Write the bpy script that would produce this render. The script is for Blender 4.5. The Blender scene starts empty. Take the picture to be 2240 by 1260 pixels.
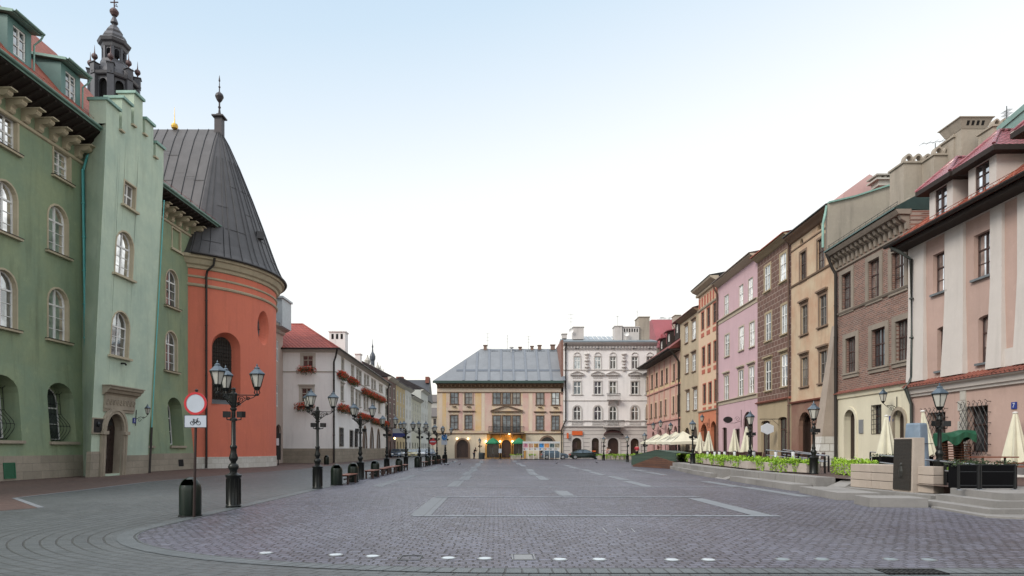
import bpy, math, random
from math import sin, cos, pi, radians, sqrt
from mathutils import Vector, Matrix
from mathutils.geometry import tessellate_polygon
random.seed(7)
scene = bpy.context.scene
C = scene.collection
# ------------------------------------------------------------------ camera, world, sun, exposure
F, VX, VY, EYE = 1400.0, 1085.0, 980.0, 1.65
cam = bpy.data.cameras.new('camera'); camo = bpy.data.objects.new('camera', cam); C.objects.link(camo)
camo.location = (0, 0, EYE); camo.rotation_euler = (radians(90), 0, 0)
cam.sensor_width = 36; cam.lens = F / 2240 * 36
cam.shift_x = (1120 - VX) / 2240; cam.shift_y = (VY - 630) / 2240
cam.clip_end = 6000; cam.clip_start = 0.1
scene.camera = camo
W = bpy.data.worlds.new('World'); scene.world = W; W.use_nodes = True
nt = W.node_tree; nt.nodes.clear()
sky = nt.nodes.new('ShaderNodeTexSky'); sky.sky_type = 'NISHITA'; sky.sun_disc = False
SKYK = 8.6
SUN_EL, SUN_AZ = radians(36), radians(-128)
sky.sun_elevation = SUN_EL; sky.sun_rotation = SUN_AZ
sky.air_density = 1.0; sky.dust_density = 3.0; sky.ozone_density = 1.6; sky.altitude = 200
bg = nt.nodes.new('ShaderNodeBackground'); bg.inputs[1].default_value = 0.1
wo = nt.nodes.new('ShaderNodeOutputWorld')
# thin high haze over the blue: whitens towards the horizon and towards the right (direction-based)
tc = nt.nodes.new('ShaderNodeTexCoord'); sp = nt.nodes.new('ShaderNodeSeparateXYZ'); nt.links.new(tc.outputs['Generated'], sp.inputs[0])
m1 = nt.nodes.new('ShaderNodeMath'); m1.operation = 'MULTIPLY_ADD'; nt.links.new(sp.outputs[0], m1.inputs[0]); m1.inputs[1].default_value = -.16; nt.links.new(sp.outputs[2], m1.inputs[2])
cr = nt.nodes.new('ShaderNodeValToRGB'); nt.links.new(m1.outputs[0], cr.inputs[0]); el = cr.color_ramp.elements
HZ = [(0.0, (.90, .865, .775)), (.18, (.88, .865, .81)), (.38, (.76, .785, .80)), (.57, (.50, .615, .715)), (.64, (.44, .565, .69)), (.8, (1.3, 1.33, 1.4)), (1.0, (1.45, 1.48, 1.5))]
el[0].position = 0; el[0].color = (*HZ[0][1], 1); el[1].position = 1; el[1].color = (*HZ[-1][1], 1)
for q, c_ in HZ[1:-1]: e_ = el.new(q); e_.color = (*c_, 1)
ms = nt.nodes.new('ShaderNodeMix'); ms.data_type = 'RGBA'; ms.blend_type = 'MULTIPLY'; ms.inputs[0].default_value = 1; nt.links.new(cr.outputs[0], ms.inputs[6]); ms.inputs[7].default_value = (SKYK, SKYK, SKYK, 1)
mx = nt.nodes.new('ShaderNodeMix'); mx.data_type = 'RGBA'; mx.inputs[0].default_value = .88; nt.links.new(sky.outputs[0], mx.inputs[6]); nt.links.new(ms.outputs[2], mx.inputs[7])
nt.links.new(mx.outputs[2], bg.inputs[0]); nt.links.new(bg.outputs[0], wo.inputs[0])
sl = bpy.data.lights.new('sun', 'SUN'); sl.energy = 1.6; sl.angle = radians(20); sl.color = (1, .93, .82)
slo = bpy.data.objects.new('sun', sl); C.objects.link(slo)
sd = Vector((sin(SUN_AZ) * cos(SUN_EL), cos(SUN_AZ) * cos(SUN_EL), sin(SUN_EL)))
slo.rotation_euler = sd.to_track_quat('Z', 'Y').to_euler()
slo.location = sd * 200
scene.view_settings.view_transform = 'Standard'; scene.view_settings.look = 'None'
scene.view_settings.exposure = 0.74; scene.view_settings.gamma = 1.0

# ------------------------------------------------------------------ pixel helpers (photo pixels -> points of the place)
def proj(p): return VX + F * p[0] / p[1], VY - F * (p[2] - EYE) / p[1]
def G(px, py, z=0.0):
    Y = F * (EYE - z) / (py - VY); return Vector(((px - VX) / F * Y, Y, z))
def A(px, py, Y): return Vector(((px - VX) / F * Y, Y, EYE + (VY - py) / F * Y))

# ------------------------------------------------------------------ mesh builder and object helpers
class MB:
    def __init__(s): s.v = []; s.f = []
    def add(s, vs, fs):
        o = len(s.v); s.v += [tuple(v) for v in vs]; s.f += [tuple(i + o for i in f) for f in fs]; return s
    def quad(s, a, b, c, d): return s.add([a, b, c, d], [(0, 1, 2, 3)])
    def hexa(s, p): return s.add(p, [(0, 3, 2, 1), (4, 5, 6, 7), (0, 1, 5, 4), (1, 2, 6, 5), (2, 3, 7, 6), (3, 0, 4, 7)])
    def box(s, x0, x1, y0, y1, z0, z1):
        return s.hexa([(x0, y0, z0), (x1, y0, z0), (x1, y1, z0), (x0, y1, z0), (x0, y0, z1), (x1, y0, z1), (x1, y1, z1), (x0, y1, z1)])
    def obox(s, c, ax, hx, hy, z0, z1, tx=1.0):   # box turned by angle ax, top scaled by tx
        pts = []
        for z, k in ((z0, 1), (z1, tx)):
            for a, b in ((-1, -1), (1, -1), (1, 1), (-1, 1)):
                x, y = a * hx * k, b * hy * k
                pts.append((c[0] + x * cos(ax) - y * sin(ax), c[1] + x * sin(ax) + y * cos(ax), z))
        return s.hexa(pts)
    def lathe(s, c, prof, n=12, rot=0.0, cap=True, sx=1.0):
        vs = []; fs = []
        for r, z in prof:
            for i in range(n):
                a = 2 * pi * i / n + rot; vs.append((c[0] + r * cos(a) * sx, c[1] + r * sin(a), c[2] + z))
        for j in range(len(prof) - 1):
            for i in range(n):
                k = (i + 1) % n; fs.append((j * n + i, j * n + k, (j + 1) * n + k, (j + 1) * n + i))
        if cap: fs.append(tuple(range(n))[::-1]); fs.append(tuple((len(prof) - 1) * n + i for i in range(n)))
        return s.add(vs, fs)
    def tube(s, pts, r, n=6):
        pts = [Vector(p) for p in pts]; rs = r if isinstance(r, (list, tuple)) else [r] * len(pts)
        vs = []; fs = []; up = None
        for i, p in enumerate(pts):
            d = (pts[min(i + 1, len(pts) - 1)] - pts[max(i - 1, 0)])
            d = d.normalized() if d.length > 1e-9 else Vector((0, 0, 1))
            if up is None: up = Vector((0, 0, 1)) if abs(d.z) < .9 else Vector((1, 0, 0))
            a = d.cross(up)
            if a.length < 1e-4: a = d.cross(Vector((0.3, 1, 0.2)))
            a.normalize(); b = a.cross(d)
            for k in range(n):
                t = 2 * pi * k / n; vs.append(p + (a * cos(t) + b * sin(t)) * rs[i])
        for i in range(len(pts) - 1):
            for k in range(n):
                m = (k + 1) % n; fs.append((i * n + k, i * n + m, (i + 1) * n + m, (i + 1) * n + k))
        fs.append(tuple(range(n))[::-1]); fs.append(tuple((len(pts) - 1) * n + i for i in range(n)))
        return s.add(vs, fs)
    def poly(s, pts):
        t = tessellate_polygon([[Vector(p) for p in pts]]); return s.add(pts, t)
    def prism(s, pts, off):   # polygon pts extruded by vector off
        off = Vector(off); n = len(pts); a = [Vector(p) for p in pts]; b = [p + off for p in a]
        t = tessellate_polygon([a])
        return s.add(a + b, [tuple(x) for x in t] + [tuple(i + n for i in x[::-1]) for x in t] + [(i, (i + 1) % n, (i + 1) % n + n, i + n) for i in range(n)])

def rootpos(p):
    v = Vector((0, 0, 0))
    while p is not None: v = v + p.location; p = p.parent
    return v
def obj(name, mb, m, parent=None, smooth=False, label=None, bevel=0.0, recalc=False):
    o0 = rootpos(parent)
    me = bpy.data.meshes.new(name); me.from_pydata([(v[0] - o0.x, v[1] - o0.y, v[2] - o0.z) for v in mb.v], [], mb.f)
    if m: me.materials.append(m)
    me.update()
    if recalc or smooth or bevel:
        import bmesh
        b = bmesh.new(); b.from_mesh(me)
        bmesh.ops.remove_doubles(b, verts=b.verts, dist=1e-4)
        bmesh.ops.recalc_face_normals(b, faces=b.faces); b.to_mesh(me); b.free()
    if smooth:
        me.shade_smooth()
        try: me.set_sharp_from_angle(angle=radians(40))
        except Exception: pass
    o = bpy.data.objects.new(name, me); C.objects.link(o); o.parent = parent
    if bevel:
        bv = o.modifiers.new('b', 'BEVEL'); bv.width = bevel; bv.segments = 2; bv.limit_method = 'ANGLE'; bv.angle_limit = radians(40)
    if label: o['label'] = label
    return o
def thing(name, label, cat, loc=(0, 0, 0), group=None, rz=0):
    o = bpy.data.objects.new(name, None); C.objects.link(o); o.location = loc; o.rotation_euler = (0, 0, rz); o.empty_display_size = .3
    o['label'] = label; o['category'] = cat
    if group: o['group'] = group
    return o
def tag(o, label, cat, group=None):
    o['label'] = label; o['category'] = cat
    if group: o['group'] = group
    return o
def struct(name, mb, m, kind='structure', recalc=False):
    o = obj(name, mb, m, recalc=recalc); o['kind'] = kind; return o
KIDS = {}
def kids(o):
    return [c for c in bpy.data.objects if c.parent == o]
def tree(o): return (o, [tree(c) for c in kids(o)])
def dup(t, loc=None, rz=None, label=None, parent=None, scale=None):
    src, ch = t; r = src.copy(); C.objects.link(r); r.parent = parent
    if loc is not None: r.location = loc
    if rz is not None: r.rotation_euler = (0, 0, rz)
    if scale: r.scale = (scale,) * 3
    if label: r['label'] = label
    for c in ch: dup(c, parent=r)
    return r

# ------------------------------------------------------------------ materials
MC = {}
def nm(name):
    m = bpy.data.materials.new(name); m.use_nodes = True; n = m.node_tree; b = n.nodes['Principled BSDF']; return m, n, b
def N(n, t, **k):
    x = n.nodes.new(t)
    for a, v in k.items():
        if a in x.inputs: x.inputs[a].default_value = v
        else: setattr(x, a, v)
    return x
def mixc(n, fac, a, b, mode='MIX'):
    x = n.nodes.new('ShaderNodeMix'); x.data_type = 'RGBA'; x.blend_type = mode
    for s, v in ((0, fac), (6, a), (7, b)):
        if isinstance(v, (int, float)): x.inputs[s].default_value = v
        elif isinstance(v, (tuple, list)): x.inputs[s].default_value = (*v[:3], 1)
        else: n.links.new(v, x.inputs[s])
    return x.outputs[2]
def mathn(n, op, a, b=None, c=None, clamp=False):
    x = n.nodes.new('ShaderNodeMath'); x.operation = op; x.use_clamp = clamp
    for i, v in enumerate((a, b, c)):
        if v is None: continue
        if isinstance(v, (int, float)): x.inputs[i].default_value = v
        else: n.links.new(v, x.inputs[i])
    return x.outputs[0]
def coord(n, scale=(1, 1, 1), kind='Object', rot=(0, 0, 0)):
    t = n.nodes.new('ShaderNodeTexCoord'); mp = n.nodes.new('ShaderNodeMapping'); mp.inputs['Scale'].default_value = scale; mp.inputs['Rotation'].default_value = rot
    n.links.new(t.outputs[kind], mp.inputs[0]); return mp.outputs[0]
def noise(n, vec, s, det=4, rough=.55):
    x = N(n, 'ShaderNodeTexNoise', Scale=s, Detail=det, Roughness=rough); n.links.new(vec, x.inputs['Vector']); return x.outputs['Fac']
def ramp(n, fac, a, b, ca=(0, 0, 0), cb=(1, 1, 1)):
    r = n.nodes.new('ShaderNodeValToRGB'); e = r.color_ramp.elements; e[0].position = a; e[1].position = b
    e[0].color = (*ca, 1); e[1].color = (*cb, 1); n.links.new(fac, r.inputs[0]); return r.outputs[0]
def bump(n, b, h, strength=.3, dist=.02):
    x = N(n, 'ShaderNodeBump', Strength=strength, Distance=dist); n.links.new(h, x.inputs['Height']); n.links.new(x.outputs[0], b.inputs['Normal']); return x
def dark(c, k): return tuple(x * k for x in c)
def plaster(name, c, patch=.22, streak=.3, c2=None, bs=.25, rough=.9):
    if name in MC: return MC[name]
    m, n, b = nm(name); v = coord(n)
    big = ramp(n, noise(n, v, .45, 5, .6), .35, .7); fine = ramp(n, noise(n, v, 5, 6, .7), .3, .75)
    sv = coord(n, (2.2, 2.2, .22)); st = ramp(n, noise(n, sv, 1.0, 5, .65), .52, .8)
    col = mixc(n, mathn(n, 'MULTIPLY', big, 1.0), c, c2 or dark(c, 1 - patch))
    col = mixc(n, mathn(n, 'MULTIPLY', fine, patch), col, dark(c, .6))
    col = mixc(n, mathn(n, 'MULTIPLY', st, streak), col, dark(c, .42))
    sp = ramp(n, noise(n, coord(n, (1, 1, .7)), 1.7, 8, .8), .56, .66); col = mixc(n, mathn(n, 'MULTIPLY', sp, .16 + patch * .5), col, tuple(min(.8, x * 1.22 + .02) for x in c))
    n.links.new(col, b.inputs['Base Color']); b.inputs['Roughness'].default_value = rough
    bump(n, b, noise(n, v, 14, 6, .7), bs, .03); MC[name] = m; return m
def flat(name, c, rough=.6, metal=0.0, var=.2, scale=3.0, spec=.5, bs=0.0):
    if name in MC: return MC[name]
    m, n, b = nm(name); v = coord(n)
    col = mixc(n, ramp(n, noise(n, v, scale, 5, .65), .3, .75), c, dark(c, 1 - var))
    n.links.new(col, b.inputs['Base Color']); b.inputs['Roughness'].default_value = rough; b.inputs['Metallic'].default_value = metal
    b.inputs['Specular IOR Level'].default_value = spec
    if bs: bump(n, b, noise(n, v, scale * 5, 5, .7), bs, .01)
    MC[name] = m; return m
def wallvec(n, ax):     # (along wall, up) coordinates for textures on a vertical wall running along world x or y
    t = n.nodes.new('ShaderNodeTexCoord'); s = n.nodes.new('ShaderNodeSeparateXYZ'); c = n.nodes.new('ShaderNodeCombineXYZ')
    n.links.new(t.outputs['Object'], s.inputs[0])
    if ax == 'xy': n.links.new(mathn(n, 'ADD', s.outputs[0], s.outputs[1]), c.inputs[0])
    else: n.links.new(s.outputs[0 if ax == 'x' else 1], c.inputs[0])
    n.links.new(s.outputs[2], c.inputs[1]); return c.outputs[0]
def brick(name, ax, c1, c2, mortar, bw, rh, mort=.012, bs=.6, rough=.85, offset=.5, blotch=.35, dist=.02, warp=0.0):
    if name in MC: return MC[name]
    m, n, b = nm(name); v = wallvec(n, ax)
    if warp:
        nz = N(n, 'ShaderNodeTexNoise', Scale=3.0, Detail=3.0); n.links.new(v, nz.inputs['Vector'])
        va = n.nodes.new('ShaderNodeVectorMath'); va.operation = 'MULTIPLY_ADD'; n.links.new(nz.outputs['Color'], va.inputs[0])
        va.inputs[1].default_value = (warp, warp, 0); n.links.new(v, va.inputs[2]); v = va.outputs[0]
    br = N(n, 'ShaderNodeTexBrick'); n.links.new(v, br.inputs['Vector']); br.offset = offset
    for k, x in (('Color1', c1), ('Color2', c2), ('Mortar', mortar)): br.inputs[k].default_value = (*x, 1)
    br.inputs['Scale'].default_value = 1; br.inputs['Brick Width'].default_value = bw; br.inputs['Row Height'].default_value = rh
    br.inputs['Mortar Size'].default_value = mort; br.inputs['Mortar Smooth'].default_value = .3; br.inputs['Bias'].default_value = -.1
    v2 = coord(n); col = mixc(n, mathn(n, 'MULTIPLY', ramp(n, noise(n, v2, .8, 6, .7), .35, .75), blotch), br.outputs['Color'], dark(c1, .45))
    col = mixc(n, mathn(n, 'MULTIPLY', ramp(n, noise(n, v2, 9, 5, .7), .4, .8), .35), col, dark(c2, .55))
    n.links.new(col, b.inputs['Base Color']); b.inputs['Roughness'].default_value = rough
    h = mathn(n, 'ADD', mathn(n, 'MULTIPLY', br.outputs['Fac'], -1.0), mathn(n, 'MULTIPLY', noise(n, v2, 20, 5, .7), .5))
    bump(n, b, h, bs, dist); MC[name] = m; return m
def tiles(name, ax, c1, c2, rough=.7, bw=.24, rh=.3, gloss=0):
    if name in MC: return MC[name]
    m, n, b = nm(name); v = wallvec(n, ax)
    br = N(n, 'ShaderNodeTexBrick'); n.links.new(v, br.inputs['Vector']); br.offset = 0.0
    for k, x in (('Color1', c1), ('Color2', c2), ('Mortar', dark(c1, .25))): br.inputs[k].default_value = (*x, 1)
    for k, x in (('Scale', 1), ('Brick Width', bw), ('Row Height', rh), ('Mortar Size', .018), ('Mortar Smooth', 1.0)): br.inputs[k].default_value = x
    v2 = coord(n); col = mixc(n, mathn(n, 'MULTIPLY', ramp(n, noise(n, v2, 1.2, 6, .7), .4, .75), .4), br.outputs['Color'], dark(c1, .4))
    n.links.new(col, b.inputs['Base Color']); b.inputs['Roughness'].default_value = rough
    s = n.nodes.new('ShaderNodeSeparateXYZ'); n.links.new(v, s.inputs[0])
    wv = mathn(n, 'ABSOLUTE', mathn(n, 'SINE', mathn(n, 'MULTIPLY', s.outputs[0], pi / bw)))
    sw = mathn(n, 'SUBTRACT', 1.0, mathn(n, 'FRACT', mathn(n, 'DIVIDE', s.outputs[1], rh)))
    bump(n, b, mathn(n, 'ADD', wv, sw), 1.0, .05); MC[name] = m; return m
def glass(name, c, metal=.55, rough=.04):
    if name in MC: return MC[name]
    m, n, b = nm(name); v = coord(n)
    col = mixc(n, ramp(n, noise(n, v, 1.3, 3, .5), .4, .6), c, dark(c, .55)); n.links.new(col, b.inputs['Base Color'])
    b.inputs['Metallic'].default_value = metal; b.inputs['Roughness'].default_value = rough; b.inputs['IOR'].default_value = 1.8
    if 'curtain' in name:
        s = n.nodes.new('ShaderNodeSeparateXYZ'); n.links.new(v, s.inputs[0]); f = mathn(n, 'SINE', mathn(n, 'MULTIPLY', mathn(n, 'ADD', s.outputs[0], s.outputs[1]), 42.0)); n.links.new(mixc(n, mathn(n, 'MULTIPLY_ADD', f, .3, .4), col, dark(c, .4)), b.inputs['Base Color'])
    bump(n, b, noise(n, v, .9, 2, .5), .10, .06); MC[name] = m; return m
def emis(name, c, s):
    m, n, b = nm(name); b.inputs['Base Color'].default_value = (*c, 1); b.inputs['Emission Color'].default_value = (*c, 1); b.inputs['Emission Strength'].default_value = s; return m
GL = [glass('glass_dark', (.16, .18, .2), .75), glass('glass_mid', (.45, .48, .5), .85), glass('glass_bright', (.9, .92, .94), .97), glass('glass_curtain', (.3, .3, .29), .35, .12)]
GDARK = [GL[0], GL[0], GL[0], GL[1]]; GMIX = [GL[0], GL[1], GL[1], GL[2], GL[3]]; GBR = [GL[2], GL[2], GL[1]]
white_paint = flat('white_paint', (.74, .74, .72), .5, var=.12); brown_wood = flat('brown_wood', (.055, .028, .018), .5, var=.3)
dark_wood = flat('dark_wood', (.022, .013, .009), .75, var=.4, scale=6); iron = flat('iron', (.012, .013, .014), .45, .3, var=.4); black_iron = iron
lampiron = flat('lamp_iron', (.016, .018, .017), .38, .5, var=.5, scale=9)
stone = plaster('sandstone', (.36, .31, .24), .35, .5); limestone = plaster('limestone', (.46, .44, .40), .3, .45)
concrete = plaster('grey_render', (.35, .305, .25), .35, .6, (.27, .235, .20)); grey_metal = flat('zinc', (.2, .22, .23), .5, .5, var=.3, scale=1.2)
copper = flat('copper_green', (.23, .38, .33), .55, .2, var=.3, scale=1.5); teal = flat('teal_paint', (.10, .42, .42), .45, var=.2)
darkpipe = flat('dark_pipe', (.03, .026, .024), .5, .3, var=.4)
# ------------------------------------------------------------------ facades as surfaces S(s, z, d): s along the wall, z up, d outward
class Surf:
    def __init__(self, p0, p1, toward=(0, 50), batter=None, shear=None):
        self.p0 = Vector((p0[0], p0[1])); self.p1 = Vector((p1[0], p1[1])); d = self.p1 - self.p0; self.L = d.length; self.t = d / self.L
        n = Vector((-self.t.y, self.t.x)); self.n = n if n.dot(Vector(toward) - self.p0) > 0 else -n
        self.batter = batter; self.shear = shear
    def __call__(self, s, z, d=0.0):
        if self.batter: d = d + self.batter(z)
        if self.shear: s = self.shear(s, z, self.L)
        p = self.p0 + self.t * s + self.n * d; return Vector((p.x, p.y, z))
    def off(self, d):
        s = Surf(self.p0, self.p1, batter=self.batter, shear=self.shear); s.n = self.n; s.p0 = self.p0 + self.n * d; s.p1 = self.p1 + self.n * d; return s
class Drum:
    def __init__(self, c, r, a0, a1): self.c = c; self.r = r; self.a0 = a0; self.L = abs(a1 - a0) * r; self.sg = 1 if a1 > a0 else -1; self.batter = None
    def __call__(self, s, z, d=0.0):
        a = self.a0 + self.sg * s / self.r; return Vector((self.c[0] + (self.r + d) * cos(a), self.c[1] + (self.r + d) * sin(a), z))
def solve(S, px, py, d=0.0):
    s, z = S.L / 2, 6.0
    for _ in range(30):
        u, v = proj(S(s, z, d)); e = .01; us, vs = proj(S(s + e, z, d)); uz, vz = proj(S(s, z + e, d))
        a, b, c, dd = (us - u) / e, (uz - u) / e, (vs - v) / e, (vz - v) / e; det = a * dd - b * c
        if abs(det) < 1e-9: break
        ru, rv = px - u, py - v; ds = (ru * dd - rv * b) / det; dz = (a * rv - c * ru) / det
        ds = max(-3, min(3, ds)); dz = max(-3, min(3, dz)); s += ds; z += dz
        if abs(ds) + abs(dz) < 1e-6: break
    return s, z
class Op:
    def __init__(o, s0, s1, z0, z1, r=0.0, n=8):
        o.s0, o.s1, o.z0, o.z1 = s0, s1, z0, z1; o.r = max(0, min(r, z1 - z0 - .05)); o.n = n if r > 0 else 1
        o.ss = [s0 + (s1 - s0) * (1 - cos(pi * i / o.n)) / 2 for i in range(o.n + 1)] if r > 0 else [s0, s1]
        o.zs = [o.arc(x) for x in o.ss]
    def arc(o, x):
        if o.r <= 0: return o.z1
        c = (o.s0 + o.s1) / 2; h = (o.s1 - o.s0) / 2; return o.z1 - o.r + o.r * sqrt(max(0, 1 - ((x - c) / h) ** 2))
    def zh(o, x):
        for i in range(len(o.ss) - 1):
            if o.ss[i] - 1e-9 <= x <= o.ss[i + 1] + 1e-9:
                t = (x - o.ss[i]) / max(1e-9, o.ss[i + 1] - o.ss[i]); return o.zs[i] * (1 - t) + o.zs[i + 1] * t
        return o.z1
    def outline(o, e=0.0, eb=None):     # closed polygon, inset by e
        eb = e if eb is None else eb
        q = Op(o.s0 + e, o.s1 - e, o.z0 + eb, o.z1 - e, o.r * (1 - 2 * e / (o.s1 - o.s0)) if o.r > 0 else 0, o.n)
        q.r = q.r if o.r > 0 else 0
        top = [(x, z) for x, z in zip(q.ss, q.zs)][::-1]
        return [(q.s0, q.z0), (q.s1, q.z0)] + top
def opx(S, x0, x1, y0, y1, r=0.0, n=8):   # opening from its rectangle in the photo; r = rise of the arch as a share of the width
    xm, ym = (x0 + x1) / 2, (y0 + y1) / 2
    a, _ = solve(S, x0, ym); b, _ = solve(S, x1, ym); _, zt = solve(S, xm, y0); _, zb = solve(S, xm, y1)
    a, b = min(a, b), max(a, b); return Op(a, b, zb, zt, r * (b - a), n)
def zat(S, px, py): return solve(S, px, py)[1]
def wall(mb, S, s0, s1, z0, z1, ops=(), maxw=1e9, d=0.0, zlev=()):
    bp = {s0, s1}
    for o in ops:
        for x in o.ss:
            if s0 < x < s1: bp.add(x)
    bp = sorted(bp); cols = []
    for a, b in zip(bp[:-1], bp[1:]):
        k = max(1, math.ceil((b - a) / maxw)); cols += [(a + (b - a) * i / k, a + (b - a) * (i + 1) / k) for i in range(k)]
    zf = z1 if callable(z1) else (lambda x: z1)
    for a, b in cols:
        if b - a < 1e-7: continue
        m = (a + b) / 2; here = sorted([o for o in ops if o.s0 < m < o.s1], key=lambda o: o.z0)
        lo = (z0, z0); segs = []
        for o in here:
            segs.append((lo, (o.z0, o.z0))); lo = (o.zh(a), o.zh(b))
        segs.append((lo, (zf(a), zf(b))))
        for (l0, l1), (h0, h1) in segs:
            if h0 - l0 < 1e-5 and h1 - l1 < 1e-5: continue
            cuts = [0, 1]
            if l0 == l1 and h0 == h1: cuts = [0] + [(z - l0) / (h0 - l0) for z in zlev if l0 < z < h0] + [1]
            for c0, c1 in zip(cuts[:-1], cuts[1:]):
                mb.quad(S(a, l0 + (h0 - l0) * c0, d), S(b, l1 + (h1 - l1) * c0, d), S(b, l1 + (h1 - l1) * c1, d), S(a, l0 + (h0 - l0) * c1, d))
def reveal(mb, S, o, depth, d0=0.0):
    P = o.outline(); n = len(P)
    for i in range(n):
        a, b = P[i], P[(i + 1) % n]
        if abs(a[0] - b[0]) + abs(a[1] - b[1]) < 1e-7: continue
        mb.quad(S(*a, d0), S(*b, d0), S(*b, d0 - depth), S(*a, d0 - depth))
def ring(mb, S, o, e_out, e_in, d_back, d_front, legs_only=False):   # frame following an opening; negative e = outside it
    P = o.outline(e_out); Q = o.outline(e_in); n = len(P)
    for i in range(n):
        j = (i + 1) % n
        if legs_only and i == 0: continue
        mb.hexa([S(*P[i], d_back), S(*P[j], d_back), S(*Q[j], d_back), S(*Q[i], d_back), S(*P[i], d_front), S(*P[j], d_front), S(*Q[j], d_front), S(*Q[i], d_front)])
def sbox(mb, S, s0, s1, z0, z1, d0, d1):
    mb.hexa([S(s0, z0, d0), S(s1, z0, d0), S(s1, z0, d1), S(s0, z0, d1), S(s0, z1, d0), S(s1, z1, d0), S(s1, z1, d1), S(s0, z1, d1)]); return mb
def band(mb, S, s0, s1, prof, step=1e9):    # moulding: prof = list of (z, d) from bottom to top, run along the wall
    k = max(1, math.ceil((s1 - s0) / step))
    for i in range(k):
        a, b = s0 + (s1 - s0) * i / k, s0 + (s1 - s0) * (i + 1) / k
        for (z0, d0), (z1, d1) in zip(prof[:-1], prof[1:]):
            mb.quad(S(a, z0, d0), S(b, z0, d0), S(b, z1, d1), S(a, z1, d1))
    for e in (s0, s1):
        mb.poly([S(e, z, d) for z, d in prof] + [S(e, prof[-1][0], -.05), S(e, prof[0][0], -.05)])
def window(root, S, o, fm, gl, depth=.18, fw=.07, nv=1, hs=(.62,), bars=(), sill=None, sm=None, surround=None, sum_=None, hood=None, fth=.06, sd=.02, label=None, vb=()):
    w = MB(); d0, d1 = -depth, -depth + fth
    ring(w, S, o, 0.0, fw, d0, d1)
    for i in range(nv):
        c = o.s0 + (o.s1 - o.s0) * (i + 1) / (nv + 1); sbox(w, S, c - fw * .6, c + fw * .6, o.z0 + fw * .5, o.zh(c) - fw * .5, d0, d1 + .008)
    H = o.z1 - o.z0
    for h in hs: sbox(w, S, o.s0 + fw * .5, o.s1 - fw * .5, o.z0 + H * h - fw * .6, o.z0 + H * h + fw * .6, d0, d1 + .012)
    for h in bars: sbox(w, S, o.s0 + fw * .5, o.s1 - fw * .5, o.z0 + H * h - .016, o.z0 + H * h + .016, d0, d1 - .008)
    for h in vb:
        c = o.s0 + (o.s1 - o.s0) * h; sbox(w, S, c - .016, c + .016, o.z0 + fw * .5, o.zh(c) - fw * .5, d0, d1 - .01)
    wo_ = obj('window', w, fm, root, label=label)
    g = MB(); g.poly([S(x, z, d0 + .02) for x, z in o.outline(fw * .4)]); g.v = g.v
    obj('pane', g, random.choice(gl), wo_)
    if surround:
        r = MB(); ring(r, S, o, -surround, 0.0, -.03, sd, legs_only=False); obj('surround', r, sum_, wo_)
    if sill:
        r = MB(); sbox(r, S, o.s0 - sill, o.s1 + sill, o.z0 - .1, o.z0 - .002, -depth + .0, .13); obj('sill', r, sm, wo_)
    if hood:
        r = MB(); sbox(r, S, o.s0 - hood, o.s1 + hood, o.z1 + .28, o.z1 + .40, -.02, .20); sbox(r, S, o.s0 - hood + .06, o.s1 + hood - .06, o.z1 + .20, o.z1 + .278, -.02, .11); obj('hood', r, sm, wo_)
    return wo_
def shell(mb, S, D, z0, z1, s0=0.0, s1=None, back=True):    # flank and back walls closing a house
    s1 = S.L if s1 is None else s1
    for e in (s0, s1): mb.quad(S(e, z0, -.002), S(e, z0, -D), S(e, z1, -D), S(e, z1, -.002))
    if back: mb.quad(S(s0, z0, -D), S(s1, z0, -D), S(s1, z1, -D), S(s0, z1, -D))
def gable_roof(mb, S, s0, s1, over, ze, dr, zr, D=None, th=.16, hip0=0.0, hip1=0.0):   # ridge at depth -dr
    D = 2 * dr if D is None else D; zb = zr - (zr - ze) * (D - dr + .3) / (dr + over)
    e0, e1 = S(s0, ze, over), S(s1, ze, over); r0, r1 = S(s0 + hip0, zr, -dr), S(s1 - hip1, zr, -dr); b0, b1 = S(s0, zb, -D - .3), S(s1, zb, -D - .3)
    up = Vector((0, 0, th))
    for q in ([e0, e1, r1, r0], [r0, r1, b1, b0]): mb.hexa([p for p in q] + [p + up for p in q])
    for q in ([e0, r0, b0], [e1, r1, b1]):
        mb.add([p + up for p in q] + q, [(0, 1, 2), (3, 5, 4), (0, 2, 5, 3)])
def pipe(root, pts, m, r=.06, name='downpipe', n=8, rings=True):
    mb = MB(); mb.tube(pts, r, n)
    if rings:
        for a, b in zip(pts[:-1], pts[1:]):
            a, b = Vector(a), Vector(b); L = (b - a).length
            for i in range(1, int(L / 2.0)):
                c = a + (b - a) * (i * 2.0 / L); dd = (b - a).normalized() * .03; mb.tube([c - dd, c + dd], r * 1.25, n)
    return obj(name, mb, m, root, smooth=True)
def gutter(root, S, s0, s1, d, z, m, r=.09):
    mb = MB(); n = 8; P = [(r * cos(pi + pi * i / n), r * sin(pi + pi * i / n)) for i in range(n + 1)]; Q = [(x * .85, y * .85) for x, y in P][::-1]
    prof = P + Q
    k = len(prof)
    mb.add([S(s0, z + y, d + x) for x, y in prof] + [S(s1, z + y, d + x) for x, y in prof], [(i, (i + 1) % k, (i + 1) % k + k, i + k) for i in range(k)] + [tuple(range(k)), tuple(range(k, 2 * k))])
    return obj('gutter', mb, m, root)
_txt = {}
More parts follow.
